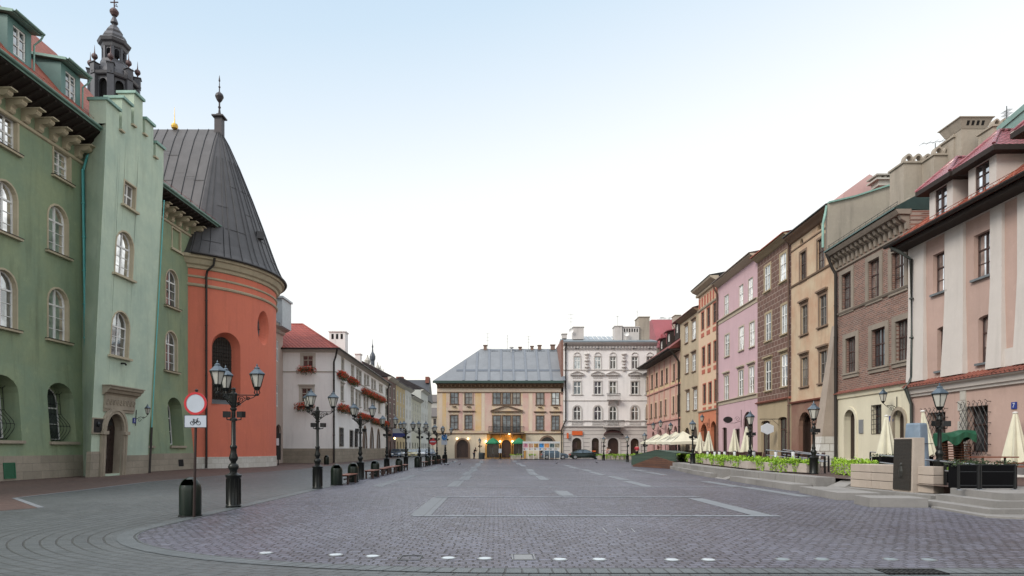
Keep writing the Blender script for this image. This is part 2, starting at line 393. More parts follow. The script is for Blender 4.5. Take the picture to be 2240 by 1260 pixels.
def text_mb(s, size, origin, right, up, depth=.004, mb=None, align='CENTER'):
    mb = mb or MB(); cu = bpy.data.curves.new('t', 'FONT'); cu.body = s; cu.size = size; cu.extrude = depth; cu.align_x = align; cu.align_y = 'CENTER'; cu.resolution_u = 3
    o = bpy.data.objects.new('t', cu); C.objects.link(o); dg = bpy.context.evaluated_depsgraph_get(); me = bpy.data.meshes.new_from_object(o.evaluated_get(dg))
    right = Vector(right).normalized(); up = Vector(up).normalized(); nn = right.cross(up)
    mb.add([Vector(origin) + right * v.co.x + up * v.co.y + nn * v.co.z for v in me.vertices], [tuple(p.vertices) for p in me.polygons])
    bpy.data.objects.remove(o); bpy.data.curves.remove(cu); bpy.data.meshes.remove(me); return mb
# ------------------------------------------------------------------ ground, plaza, pavement, terrace
def sett_mat(name, c1, c2, mortar, polar, bw, rh, mort=.014, bs=.9, purple=None, rough=.55):
    m, n, b = nm(name); t = n.nodes.new('ShaderNodeTexCoord'); s = n.nodes.new('ShaderNodeSeparateXYZ'); n.links.new(t.outputs['Object'], s.inputs[0])
    cb = n.nodes.new('ShaderNodeCombineXYZ')
    if polar:
        x = mathn(n, 'MAXIMUM', mathn(n, 'MULTIPLY', mathn(n, 'SUBTRACT', .5, s.outputs[0]), .593), 0.0)
        y = mathn(n, 'MAXIMUM', mathn(n, 'SUBTRACT', 13.2, s.outputs[1]), 0.0)
        v = mathn(n, 'SQRT', mathn(n, 'ADD', mathn(n, 'MULTIPLY', x, x), mathn(n, 'MULTIPLY', y, y)))
        ang = mathn(n, 'ARCTAN2', y, x)
        u = mathn(n, 'SUBTRACT', mathn(n, 'MULTIPLY', ang, -6.5), mathn(n, 'MAXIMUM', mathn(n, 'SUBTRACT', s.outputs[0], .5), 0.0))
        u = mathn(n, 'ADD', u, mathn(n, 'MAXIMUM', mathn(n, 'SUBTRACT', s.outputs[1], 13.2), 0.0))
        n.links.new(u, cb.inputs[0]); n.links.new(v, cb.inputs[1])
    else:
        n.links.new(s.outputs[0], cb.inputs[0]); n.links.new(s.outputs[1], cb.inputs[1])
    nz = N(n, 'ShaderNodeTexNoise', Scale=2.2, Detail=3.0); n.links.new(cb.outputs[0], nz.inputs['Vector'])
    wv = n.nodes.new('ShaderNodeVectorMath'); wv.operation = 'MULTIPLY_ADD'; n.links.new(nz.outputs['Color'], wv.inputs[0]); k = .09 if not polar else .03
    wv.inputs[1].default_value = (k, k, 0); n.links.new(cb.outputs[0], wv.inputs[2])
    br = N(n, 'ShaderNodeTexBrick'); n.links.new(wv.outputs[0], br.inputs['Vector']); br.offset = .5; br.squash = 1.15; br.squash_frequency = 5
    for kk, xx in (('Color1', c1), ('Color2', c2), ('Mortar', mortar)): br.inputs[kk].default_value = (*xx, 1)
    for kk, xx in (('Scale', 1), ('Brick Width', bw), ('Row Height', rh), ('Mortar Size', mort), ('Mortar Smooth', .6), ('Bias', 0.0)): br.inputs[kk].default_value = xx
    oc = coord(n); col = br.outputs['Color']
    if purple: col = mixc(n, mathn(n, 'MULTIPLY', ramp(n, noise(n, oc, .35, 6, .7), .35, .65), .75), col, purple, 'MULTIPLY')
    st_ = ramp(n, noise(n, coord(n, (.5, .22, 1)), 1.1, 7, .75), .5, .68); col = mixc(n, mathn(n, 'MULTIPLY', st_, .45), col, dark(c2, .55)); wr_ = ramp(n, noise(n, coord(n, (.12, .05, 1)), 1.6, 4, .6), .45, .65); col = mixc(n, mathn(n, 'MULTIPLY', wr_, .3), col, tuple(x * 1.5 for x in c1))
    col = mixc(n, mathn(n, 'MULTIPLY', ramp(n, noise(n, oc, 5, 5, .75), .5, .8), .35), col, dark(c1, .4))
    n.links.new(col, b.inputs['Base Color'])
    n.links.new(mathn(n, 'MULTIPLY_ADD', noise(n, oc, 4, 4), .35, rough - .15), b.inputs['Roughness'])
    vr = N(n, 'ShaderNodeTexVoronoi', Scale=6.5); n.links.new(oc, vr.inputs['Vector'])
    h = mathn(n, 'ADD', mathn(n, 'MULTIPLY', br.outputs['Fac'], -1.2), mathn(n, 'MULTIPLY', noise(n, oc, 11, 5, .7), .9))
    h = mathn(n, 'ADD', h, mathn(n, 'MULTIPLY', vr.outputs['Distance'], .3 if not polar else .05))
    b.inputs['Specular IOR Level'].default_value = .5; bump(n, b, h, bs, .045); return m
M_plaza = sett_mat('purple_setts', (.134, .138, .176), (.072, .066, .082), (.012, .010, .010), False, .19, .145, .017, .85, (.80, .76, .84), .38)
M_grey = sett_mat('grey_setts', (.09, .098, .102), (.064, .071, .074), (.03, .03, .028), True, .26, .155, .012, .7, (.78, .8, .84), .45)
M_kerb = sett_mat('kerb_setts', (.105, .118, .125), (.08, .09, .095), (.02, .02, .02), True, .19, .345, .014, .6, (.85, .87, .9), .5)
M_brownpave = sett_mat('red_brown_pavers', (.095, .055, .045), (.06, .036, .032), (.025, .02, .018), False, .26, .13, .008, .4, (.9, .85, .85), .6)
M_strip = brick('pale_slabs', 'x', (.22, .24, .265), (.18, .195, .215), (.07, .07, .07), .5, .5, .01, .2)
M_granite = plaster('granite_blocks', (.25, .24, .23), .3, .35, bs=.35)
mb = MB(); mb.add([(-2500, -30, 0), (2500, -30, 0), (2500, 4000, 0), (-2500, 4000, 0)], [(0, 1, 2, 3)]); struct('ground', mb, M_grey)
cx0, cy0, ra, rb = .5, 13.2, 7.5, 4.45
edge = [(-7.0, 97)] + [(-7.0, y) for y in (60, 30, 20)] + [(cx0 + ra * cos(a), cy0 + rb * sin(a)) for a in [pi + pi / 2 * i / 16 for i in range(17)]] + [(30, 8.75), (30, 15), (12.0, 15.2), (12.3, 24), (12.9, 40), (15.0, 60), (15.5, 97)]
mb = MB(); mb.poly([(x, y, .004) for x, y in edge]); struct('plaza_paving', mb, M_plaza)
def stripmb(mb, pts, w, z):
    for (a, b) in zip(pts[:-1], pts[1:]):
        a, b = Vector((*a, z)), Vector((*b, z)); n = (b - a).cross(Vector((0, 0, 1))).normalized() * w; mb.quad(a, b, b + n, a + n)
mb = MB(); ep = edge[:-6]
offp = [(-7.0 - .34, 97), (-7.34, 60), (-7.34, 30), (-7.34, 20)] + [(cx0 + (ra + .34) * cos(a), cy0 + (rb + .34) * sin(a)) for a in [pi + pi / 2 * i / 16 for i in range(17)]] + [(30, 8.41)]
ip = edge[:21] + [(30, 8.75)]
for i in range(len(offp) - 1): mb.quad((*ip[i], .009), (*ip[i + 1], .009), (*offp[i + 1], .009), (*offp[i], .009))
struct('kerb_strip', mb, M_kerb)
# pale slab strips set in the plaza
mb = MB(); rows = [15.6, 21.6, 27.3, 33, 39, 45, 51, 57, 63, 70, 77, 84]
for i, (a, b) in enumerate(zip(rows[:-1], rows[1:])):
    for j, x in enumerate((-5.0, -1.75, 2.45, 6.6, 10.4)):
        if j == 0 and i < 2: continue
        if j == 4 and (i == 0 or i > 5): continue
        if j == 1 and i == 1 or j == 3 and (i == 1 or i > 7) or j == 0 and i in (4, 7) or j == 4 and i == 3: continue
        if j == 2 and i in (0, 2, 6, 9): continue
        if j == 2 and i == 1: mb.quad((x - .26, 22, .009), (x + .26, 22, .009), (x + .26, 24.6, .009), (x - .26, 24.6, .009)); continue
        x += (-.1, .08)[i % 2]; b -= .35
        if True: mb.quad((x - .26, a, .009), (x + .26, a, .009), (x + .26, b, .009), (x - .26, b, .009))
        elif j == 2: mb.quad((x - .26, b - 2.7, .009), (x + .26, b - 2.7, .009), (x + .26, b, .009), (x - .26, b, .009))
for i, y in enumerate(rows[:9]):
    mb.quad((-2.01 if i < 2 else -5.0, y - .26, .013), (6.86 if i < 2 else 10.6, y - .26, .013), (6.86 if i < 2 else 10.6, y, .013), (-2.01 if i < 2 else -5.0, y, .013))
struct('pale_strips', mb, M_strip)
mb = MB(); mb.poly([(x, y, .004) for x, y in [(-27, 14), (-13.2, 16.3), (-12.6, 17.6), (-15.9, 21), (-16.2, 25), (-16.9, 31), (-16.3, 40), (-15.2, 50), (-15.4, 70), (-15.6, 110), (-22, 110), (-24, 60), (-26, 30)]])
struct('left_pavement', mb, M_brownpave)
mb = MB(); stripmb(mb, [(-12.6, 17.6), (-15.9, 21), (-16.2, 25), (-16.9, 31), (-16.3, 40), (-15.2, 50), (-15.4, 70), (-15.6, 110)], .16, .009); struct('pavement_edging', mb, M_strip)
# terrace in front of the right-hand houses
TZ = .50
mb = MB(); mb.poly([(x, y, TZ) for x, y in [(13.4, 16.2), (15.2, 15.0), (40, 15.0), (40, 100), (16.2, 62), (13.6, 40), (13.0, 24), (13.3, 22.3)]])
struct('terrace', mb, M_brownpave)
mb = MB()
def blocks(pts, w, z0, z1, L=1.9, jit=0):
    for a, b in zip(pts[:-1], pts[1:]):
        a, b = Vector((*a, 0)), Vector((*b, 0)); d = (b - a); ln = d.length; d.normalize(); nn = Vector((d.y, -d.x, 0)); k = max(1, round(ln / L))
        for i in range(k):
            p = a + d * (ln * i / k + .02); q = a + d * (ln * (i + 1) / k - .02); o = random.uniform(-jit, jit); p = p + nn * o; q = q + nn * o
            mb.hexa([(*p.xy, z0), (*q.xy, z0), (*(q + nn * w).xy, z0), (*(p + nn * w).xy, z0), (*p.xy, z1), (*q.xy, z1), (*(q + nn * w).xy, z1), (*(p + nn * w).xy, z1)])
A1 = [(16.0, 61), (13.5, 40), (12.95, 34)]; A2 = [(12.9, 33.2), (12.95, 24.4)]
blocks(A1, .9, 0, TZ + .03); blocks(A2, .75, 0, TZ + .03)
blocks([(15.3, 58), (12.95, 41), (12.4, 35.2)], .55, -.02, .25); blocks([(12.5, 32), (12.15, 24.6)], .8, -.02, .25)
blocks([(12.45, 23.4), (12.05, 20.0)], 1.3, -.02, .24); blocks([(12.05, 18.7), (11.9, 17.6)], 1.5, -.02, .26)
mb.hexa([(12.1, 24.35, -.02), (13.3, 24.35, -.02), (13.3, 23.5, -.02), (12.4, 23.5, -.02), (12.2, 24.3, .03), (13.3, 24.3, TZ), (13.3, 23.5, TZ), (12.45, 23.5, .03)])
mb.hexa([(11.9, 35, -.02), (13.3, 35, -.02), (13.3, 33.3, -.02), (11.9, 33.3, -.02), (12.0, 35, .03), (13.3, 35, TZ), (13.3, 33.3, TZ), (12.0, 33.3, .03)])
mb.box(13.305, 14.4, 22.2, 24.38, 0, TZ + .012)
struct('terrace_kerb', mb, M_granite)
mb = MB()
for k in range(3):
    o = .42 * k; z0, z1 = -.02, .17 + .165 * k
    P = [(12.0 + o * .8, 18.0 - o * .1), (11.6 + o, 15.4 + o * .9), (40, 15.2 + o * .9), (40, 20), (13.8, 20)]
    P = [(12.15 + o, 18.3 + o * 0), (11.9 + o, 15.45 + o * .75), (40, 15.1 + o * .75), (40, 19), (15, 19)]
    a = [(*p, z0) for p in P]; mb.prism(a, (0, 0, z1 - z0 + (0 if k < 2 else .01)))
mb.prism([(11.9, 17.5, -.02), (11.55, 15.1, -.02), (12.3, 14.6, -.02), (40, 14.6, -.02), (40, 18, -.02)], (0, 0, .07))
struct('terrace_steps', mb, M_granite, recalc=True)
mb = MB()
for k in range(3): mb.box(21.3, 26, 38.5 + .45 * k, 45, TZ - .05, TZ + .15 * (k + 1))
struct('upper_steps', mb, M_granite)

ORD = ['first', 'second', 'third', 'fourth', 'fifth', 'sixth', 'seventh', 'eighth', 'ninth', 'tenth', 'eleventh', 'twelfth', 'last']
# flat uplights, drain and inlay strips in the setts
dm = flat('frosted_disc', (.48, .54, .58), .3, var=.2, scale=12); dm2 = flat('frosted_disc_dim', (.24, .30, .33), .3, var=.3, scale=12); rimm = flat('steel_rim', (.3, .31, .32), .35, .8)
for i, (px, py) in enumerate([(581, 1211), (734, 1215), (815, 1218), (981, 1222), (1061, 1223), (1225, 1225), (1311, 1225), (1470, 1226), (1550, 1226), (1713, 1225), (1798, 1225), (1948, 1225), (2032, 1226)]):
    p = G(px, py); t = thing('ground_light', 'flush round ground light, %s from the left in the row by the near edge' % ORD[i], 'ground light', (p.x, p.y, 0), 'row of round ground lights')
    m1 = MB(); m1.lathe((p.x, p.y, 0), [(.115, 0), (.115, .012), (.095, .016)], 20); obj('rim', m1, rimm, t)
    m1 = MB(); m1.lathe((p.x, p.y, 0), [(.09, .005), (.09, .018), (.05, .02)], 20); obj('lens', m1, dm if i < 9 else dm2, t)
for lab, (x0, x1, y0, y1), mm in (('long dark slotted drain grate at the near right edge', (1945, 2040, 1247, 1257), iron), ('pale square drain cover in the setts near the middle', (1120, 1168, 1214, 1226), rimm), ('square cobbled inspection cover left of the middle', (870, 925, 1216, 1227), M_grey)):
    a = G(x0, y1); b = G(x1, y0); m1 = MB(); nb = 12 if 'slotted' in lab else 1
    if nb > 1:
        m1.box(a.x, b.x, a.y, a.y + .03, 0, .02); m1.box(a.x, b.x, b.y - .03, b.y, 0, .02)
        for k in range(nb + 1): xx = a.x + (b.x - a.x) * k / nb; m1.box(xx - .012, xx + .012, a.y, b.y, 0, .019)
    else:
        for q in ((a.x, b.x, a.y, a.y + .02), (a.x, b.x, b.y - .02, b.y), (a.x, a.x + .02, a.y + .02, b.y - .02), (b.x - .02, b.x, a.y + .02, b.y - .02)): m1.box(*q, 0, .016)
        if mm is rimm: m1.box(a.x + .04, b.x - .04, a.y + .04, b.y - .04, 0, .012)
    tag(obj('drain_cover', m1, mm), lab, 'drain cover')
inl = flat('steel_inlay', (.35, .37, .4), .3, .3)
for i, (px, py) in enumerate([(1323, 1161), (1354, 1161), (1385, 1161)]):
    a = G(px - 4, py - 5); b = G(px + 5, py + 5); m1 = MB(); d = (b - a).normalized(); nn = Vector((d.y, -d.x, 0)) * .012
    m1.prism([a, b, b + nn, a + nn], (0, 0, .012))
    tag(obj('inlay_strip', m1, inl), ['thin pale metal strip in the setts, leftmost of three', 'thin pale metal strip in the setts, middle of three', 'thin pale metal strip in the setts, rightmost of three'][i], 'inlay', 'thin metal strips in the setts')
# ------------------------------------------------------------------ LEFT: long green house with pale tower, church apse
XL = lambda y: -26 + .034 * y
def zshift_batter(z): return .45 * max(0, 1 - z / 6.0)
green = plaster('green_plaster', (.26, .315, .19), .3, .65, (.19, .265, .185)); pale_green = plaster('pale_green_plaster', (.47, .56, .44), .18, .4, (.35, .45, .375))
cream = plaster('cream_moulding', (.48, .42, .30), .2, .4); plinth_m = brick('plinth_stone', 'xy', (.33, .29, .23), (.26, .23, .18), (.14, .12, .1), 1.3, .42, .01, .4, blotch=.6)
red_tile = tiles('red_roof_tiles', 'y', (.36, .085, .04), (.25, .055, .03)); soff = dark_wood
def corbel(mb, S, s, z0, z1, d):
    # curved console bracket: profile in (d, z)
    h = z1 - z0; P = [(0, z0), (.2, z0 + .03 * h), (.3, z0 + .15 * h), (.3, z0 + .38 * h), (.42, z0 + .52 * h), (.7, z0 + .5 * h), (.9, z0 + .58 * h), (1.0, z0 + .72 * h), (.98, z1 - .1), (1.12, z1 - .07), (1.12, z1), (0, z1)]
    n = len(P); a = [S(s - .17, z, x * d) for x, z in P]; b = [S(s + .17, z, x * d) for x, z in P]
    t = tessellate_polygon([[Vector((x, z, 0)) for x, z in P]])
    mb.add(a + b, [tuple(x) for x in t] + [tuple(i + n for i in x[::-1]) for x in t] + [(i, (i + 1) % n, (i + 1) % n + n, i + n) for i in range(n)])
    sbox(mb, S, s - .22, s + .22, z1 - .07, z1 - .002, 0, 1.22 * d)
def green_house(name, label, y0, y1, grp, ops_up, niches, cor, eave_end, roof_end, dz=0.0):
    S = Surf((XL(y0), y0), (XL(y1), y1), batter=zshift_batter); L = S.L
    r = thing(name, label, 'house', (XL(y0), y0, 0), grp)
    ops = [opx(S, *q[:5]) for q in ops_up]; nps = [opx(S, *q[:5]) for q in niches]
    w = MB(); ZB = 6.0
    wall(w, S, 0, L, 1.25, ZB, [o for o in nps]); wall(w, S, 0, L, ZB, 20.4, [o for o in ops]); shell(w, S, 14, 0, 20.4)
    for o in ops: reveal(w, S, o, .5)
    for o in nps: reveal(w, S, o, .95)
    obj('wall', w, green, r)
    m = MB(); sbox(m, S, -.0, L, 0, 1.25, -.3, .05); obj('plinth', m, plinth_m, r)
    for q, o in zip(ops_up, ops):
        kind = q[5]
        if kind == 'blind':
            m = MB(); m.poly([S(x, z, -.12) for x, z in o.outline()]); wb = obj('blind_window', m, green, r)
            m = MB(); ring(m, S, o, 0, .12, -.12, .03); obj('surround', m, cream, wb); m = MB(); sbox(m, S, o.s0 - .15, o.s1 + .15, o.z0 - .12, o.z0 - .002, -.1, .16); obj('sill', m, cream, wb); continue
        oi = Op(o.s0 + .02, o.s1 - .02, o.z0 + .02, o.z1 - .02, o.r)
        wd = window(r, S, oi if kind == 'sq' else Op(o.s0 + .05, o.s1 - .05, o.z0 + .02, o.z1 - .05, o.r * .95), white_paint, GBR if q[2] < 650 else GMIX, depth=.26, fw=.075, nv=1, hs=(.68,) if kind == 'arch' else (.5,), bars=(.22, .45) if kind == 'arch' else (.25, .75))
        m = MB(); ring(m, S, o, -.10 if kind == 'sq' else -.05, .05 if kind == 'arch' else .02, -.28, .035); obj('surround', m, cream, wd)
        m = MB(); sbox(m, S, o.s0 - .18, o.s1 + .18, o.z0 - .13, o.z0 - .02, -.1, .2); obj('sill', m, cream, wd)
        m = MB(); sbox(m, S, o.s0 - .2, o.s1 + .2, o.z0 - .018, o.z0 + .012, -.3, .23); obj('sill_flashing', m, darkpipe, wd)
    for q, o in zip(niches, nps):
        wi = Op(o.s0 + .15, o.s1 - .15, o.z0 + .1, o.z1 - .2, o.r)
        m = MB(); ring(m, S, o, 0, .25, -1.0, -.94); obj('niche_lining', m, green, r)
        wd = window(r, S, wi, white_paint, [GL[0]], depth=.93, fw=.06, hs=(.6,), bars=(.3,))
        m = MB(); sbox(m, S, o.s0 - .1, o.s1 + .1, o.z0 - .16, o.z0 - .002, -.9, .14); obj('sill', m, stone, wd)
        if q[5] == 'grille':
            m = MB(); k = 7; w_ = o.s1 - o.s0 - .3; top = o.z0 + (o.z1 - o.z0) * .82
            def gd(t): return -.72 + (.50 * sin(min(1, max(0, (.55 - t) / .55)) * pi) ** 1.2 if t < .55 else 0)
            for i in range(k + 1):
                s = o.s0 + .15 + w_ * i / k; m.tube([S(s, o.z0 + .06 + (top - o.z0) * t, gd(t)) for t in [j / 14 for j in range(15)]], .014, 5)
            for t in (0, .02, .3, .56, .78, .98): m.tube([S(o.s0 + .15, o.z0 + .06 + (top - o.z0) * t, gd(t)), S(o.s1 - .15, o.z0 + .06 + (top - o.z0) * t, gd(t))], .014, 5)
            for i in range(k + 1):
                s = o.s0 + .15 + w_ * i / k; m.tube([S(s, top, -.72), S(s + .05, top + .12, -.62), S(s - .02, top + .16, -.55)], .012, 4)
            obj('window_grille', m, iron, wd)
    # string moulding, consoles, eaves
    m = MB(); band(m, S, 0, eave_end, [(18.52 - dz * .3, .0), (18.56 - dz * .3, .10), (18.68 - dz * .3, .14), (18.7 - dz * .3, .02)]); obj('string_moulding', m, cream, r)
    for px in cor:
        s, _ = solve(S, px[0], px[1]); m = MB(); corbel(m, S, s, 18.72 - dz * .3, 19.45 - dz * .3, .88); obj('corbel', m, cream, r)
    zi, zo = 19.47 - dz * .3, 20.2 - dz; m = MB(); m.hexa([S(0, zi, -.1), S(eave_end, zi, -.1), S(eave_end, zo, 1.45), S(0, zo, 1.45), S(0, zi + .2, -.1), S(eave_end, zi + .2, -.1), S(eave_end, zo + .1, 1.48), S(0, zo + .1, 1.48)])
    s_q = .3
    while s_q < eave_end: m.hexa([S(s_q, zi - .1, 0), S(s_q + .12, zi - .1, 0), S(s_q + .12, zo - .1, 1.4), S(s_q, zo - .1, 1.4), S(s_q, zi, 0), S(s_q + .12, zi, 0), S(s_q + .12, zo, 1.4), S(s_q, zo, 1.4)]); s_q += .55
    obj('soffit', m, soff, r)
    m = MB(); gable_roof(m, S, .0, roof_end, 1.52, 20.33 - dz, 6.0, 28.9 - dz * 9, 13.0, .12); rf = obj('roof', m, red_tile, r)
    gutter(rf, S, 0, eave_end, 1.63, 20.42 - dz, copper, .095)
    m = MB(); sbox(m, S, 0, eave_end, 20.24 - dz, 20.42 - dz, 1.5, 1.53); obj('fascia', m, copper, rf)
    m = MB()
    s = .5
    while s < eave_end - .3: m.tube([S(s, 20.75 - dz, 1.25), S(s, 20.95 - dz, 1.2), S(s, 20.86 - dz, 1.38)], .012, 4); s += .9
    m.tube([S(.2, 20.92 - dz, 1.26), S(eave_end - .2, 20.92 - dz, 1.26)], .012, 4); obj('snow_guard', m, flat('red_guard', (.3, .08, .05)), rf)
    return r, S, rf
rowA = [(-14, 38, 395, 510, .5, 'arch'), (104, 149, 449, 556, .5, 'arch'), (-22, 37, 588, 716, .5, 'arch'), (104, 150, 630, 745, .5, 'arch'), (-4, 38, 252, 325, 0, 'sq'), (117, 153, 332, 393, 0, 'sq')]
gh, SG1, rf1 = green_house('green_house', 'long dark green plastered house with red tile roof and two dormers at left edge', 14.0, 38.7, 'green plastered house wings', rowA,
    [(-28, 43, 820, 963, .4, 'grille'), (106, 163, 838, 966, .4, 'grille')], [(18, 215), (51, 240), (81, 262), (112, 285), (140, 308), (167, 325), (-14, 190)], Surf((XL(14), 14), (XL(38.7), 38.7)).L + .6, 30.2)
# dormers
def dormer(rf, S, s, w, d, zb, h, roofm, wallm, soffm, dep, px_fm, gl, hipped=False, over=.5, guttm=None, zf=None):
    x0, x1 = s - w / 2, s + w / 2; dm_ = MB()
    o = Op(s - .42, s + .42, zb + .25, zb + h - .25)
    class Sd:
        L = S.L; batter = None
        def __call__(self, a, z, dd=0): return S(a, z, d + dd)
    SD = Sd(); zl = zb - .6 if zf is None else zf; wall(dm_, SD, x0, x1, zl, zb + h, [o])
    for e in (x0, x1): dm_.quad(S(e, zl, d), S(e, zl + dep * .9, d - dep), S(e, zb + h, d - dep), S(e, zb + h, d))
    reveal(dm_, SD, o, .12); do = obj('dormer', dm_, wallm, rf)
    m = MB(); ring(m, SD, o, 0, .07, -.12, -.05); sbox(m, SD, s - .035, s + .035, o.z0, o.z1, -.12, -.045)
    for t in (.36, .68): sbox(m, SD, o.s0, o.s1, o.z0 + (o.z1 - o.z0) * t - .02, o.z0 + (o.z1 - o.z0) * t + .02, -.12, -.05)
    obj('window', m, px_fm, do)
    g = MB(); g.poly([SD(x, z, -.1) for x, z in o.outline(.03)]); obj('pane', g, gl, do)
    m = MB(); zt = zb + h; O = over
    if hipped:
        rise = 1.15; F0, F1, B0, B1 = SD(x0 - O, zt, O), SD(x1 + O, zt, O), SD(x0 - O, zt, -dep), SD(x1 + O, zt, -dep); R0, R1 = SD(s, zt + rise, -w * .45), SD(s, zt + rise, -dep)
        U = Vector((0, 0, -.22)); m.add([F0, F1, B0, B1, R0, R1], [(0, 1, 4), (0, 4, 5, 2), (1, 3, 5, 4)]); obj('dormer_roof', m, roofm, do)
        m = MB(); m.hexa([F0 + U, F1 + U, B1 + U, B0 + U, F0 - U * .02, F1 - U * .02, B1 - U * .02, B0 - U * .02]); obj('dormer_eaves', m, soffm, do)
        m = MB(); up = Vector((0, 0, .03))
        for a, b in ((F0, R0), (F1, R0), (R0, R1)): m.tube([a + up, b + up], .07, 8)
        obj('ridge_tiles', m, roofm, do)
    else:
        m.hexa([SD(x0 - O * .5, zt, O), SD(x1 + O * .5, zt, O), SD(x1 + O * .5, zt + .65, -dep), SD(x0 - O * .5, zt + .65, -dep), SD(x0 - O * .5, zt + .14, O), SD(x1 + O * .5, zt + .14, O), SD(x1 + O * .5, zt + .79, -dep), SD(x0 - O * .5, zt + .79, -dep)])
        obj('dormer_roof', m, roofm, do)
        gutter(do, SD, x0 - O * .5, x1 + O * .5, O + .1, zt + .12, roofm, .09)
        m = MB(); m.tube([SD(x1 + O * .5 - .05, zt + .02, O + .1), SD(x1 + O * .4, zt - .2, O * .9), SD(x1 + .1, zt - .5, .08), SD(x1 + .1, zb + .1, .06)], .045, 6); obj('dormer_pipe', m, roofm, do)
    return do
for px, py in ((43, 97), (155, 192)):
    s, z = solve(SG1, px, py, .75)
    dormer(rf1, SG1, s, 1.55, .75, z - .95, 1.95, copper, flat('teal_cladding', (.11, .22, .205), .5, .1, var=.2, scale=1), dark_wood, 3.2, white_paint, GL[1], zf=20.9, over=.42)
s_, z_ = solve(SG1, 176, 330)
pipe(gh, [SG1(s_ + .3, 20.3, 1.5), SG1(s_ + .1, 19.0, .35), SG1(s_, 18.2, .16), SG1(s_, zat(SG1, 178, 912), .16)], teal, .085)
pipe(gh, [SG1(s_, zat(SG1, 178, 910), .16), SG1(s_, 1.2, .2), SG1(s_, .02, .3)], darkpipe, .1, 'downpipe_foot')
m = MB(); a = opx(SG1, 5, 31, 1012, 1047); ring(m, SG1, a, 0, .05, .05, .09); sbox(m, SG1, a.s0, a.s1, a.z0, a.z1, .04, .065)
for k in range(9): zz = a.z0 + (a.z1 - a.z0) * (k + .5) / 9; sbox(m, SG1, a.s0, a.s1, zz - .015, zz + .015, .06, .085)
obj('cellar_vent', m, flat('vent_green', (.02, .12, .06)), gh)
rowB = [(375, 396, 500, 548, 0, 'blind'), (362, 390, 590, 672, .5, 'arch'), (361, 388, 724, 812, .5, 'arch')]
gh2, SG2, rf2 = green_house('green_house', 'narrow green plastered wing between the pale tower and the orange church wall', 43.5, 51.2, 'green plastered house wings', rowB, [(312, 330, 870, 975, .4, ''), (369, 400, 870, 975, .4, '')],
    [(342, 432), (357, 442), (372, 454), (388, 464), (403, 475), (420, 488)], 9.9, 9.0, .55)
m = MB(); a = opx(SG2, 389, 400, 1005, 1020); sbox(m, SG2, a.s0, a.s1, a.z0, a.z1, .04, .06); obj('cellar_opening', m, flat('black_hole', (.004, .004, .004), .9), gh2)

# pale green stepped tower
YT0, YT1, XT = 37.35, 43.6, -22.75
def tshear(s, z, L):
    k = max(0.0, min(1.0, 1 - z / 20.0)); return s - (1.5 * (1 - s / L) + 2.0 * (s / L)) * k
ST = Surf((XT, YT0), (XT + .1, YT1), shear=tshear)
tw = thing('green_tower', 'pale green plastered stair tower with stepped battlements and stone doorway', 'tower', (XT, YT0, 0))
top_ = opx(ST, 270, 297, 401, 456); w2 = opx(ST, 252, 292, 505, 606, .5); w3 = opx(ST, 243, 283, 680, 781, .5)
door = opx(ST, 227, 265, 905, 1036, .55, 14); L = ST.L; ZP = 1.45
seg = L / 5; ztop = [21.95, 22.9, 23.9, 22.9, 21.95]; slotz = [20.8, 21.75, 21.8, 20.9]; gapw = .3
w = MB(); wall(w, ST, 0, L, 0, 20.6, [top_, w2, w3, door], maxw=1.0, zlev=[2, 4, 6, 8, 10, 12, 14, 16, 18])
for k in range(5):
    a, b = k * seg, (k + 1) * seg; zb_ = 20.6
    sbox(w, ST, a + (gapw if k else 0), b, zb_, ztop[k], -1.0, 0)
    if k: sbox(w, ST, a, a + gapw, zb_, slotz[k - 1], -1.0, 0)
for s, yy in ((0, 38.6), (L, 43.4)):
    zz = [0, 2, 4, 6, 8, 10, 12, 14, 16, 18, 20, 20.6]
    for za, zb_ in zip(zz[:-1], zz[1:]): w.quad(ST(s, za), ST(s, zb_), (XL(yy) - .4, yy, zb_), (XL(yy) - .4, yy, za))
w.quad(ST(0, 20.6, -4), ST(L, 20.6, -4), ST(L, 20.6, 0), ST(0, 20.6, 0)); w.quad(ST(0, 20.6, -4), ST(L, 20.6, -4), ST(L, 17, -4), ST(0, 17, -4))
for o in (top_, w2, w3): reveal(w, ST, o, .45)

obj('wall', w, pale_green, tw)
for k in range(5):
    a, b = k * seg + (gapw if k else 0), (k + 1) * seg; m = MB(); sbox(m, ST, a - .08, b + .08, ztop[k], ztop[k] + .16, -1.1, .14); obj('merlon_cap', m, copper, tw)
for k in range(4):
    a = (k + 1) * seg; m = MB(); sbox(m, ST, a - .04, a + gapw + .08, slotz[k], slotz[k] + .1, -1.0, .16); obj('slot_sill', m, cream, tw)
for o, kind in ((top_, 'sq'), (w2, 'arch'), (w3, 'arch')):
    wd = window(tw, ST, Op(o.s0 + .05, o.s1 - .05, o.z0 + .02, o.z1 - .05, o.r * .95), white_paint, GBR if o is w2 else GMIX, depth=.26, fw=.075, hs=(.66,) if kind == 'arch' else (.5,), bars=(.22, .44) if kind == 'arch' else ())
    m = MB(); ring(m, ST, o, -.05, .05, -.28, .03); obj('surround', m, cream, wd); m = MB(); sbox(m, ST, o.s0 - .22, o.s1 + .22, o.z0 - .13, o.z0 - .002, -.1, .2); obj('sill', m, cream, wd)
for a_, b_, c_ in ((-.05, door.s0 - .45, ZP), (door.s1 + .5, L, ZP - .25)): m = MB(); sbox(m, ST, a_, b_, 0, c_, -.2, .06); obj('plinth', m, plinth_m, tw)
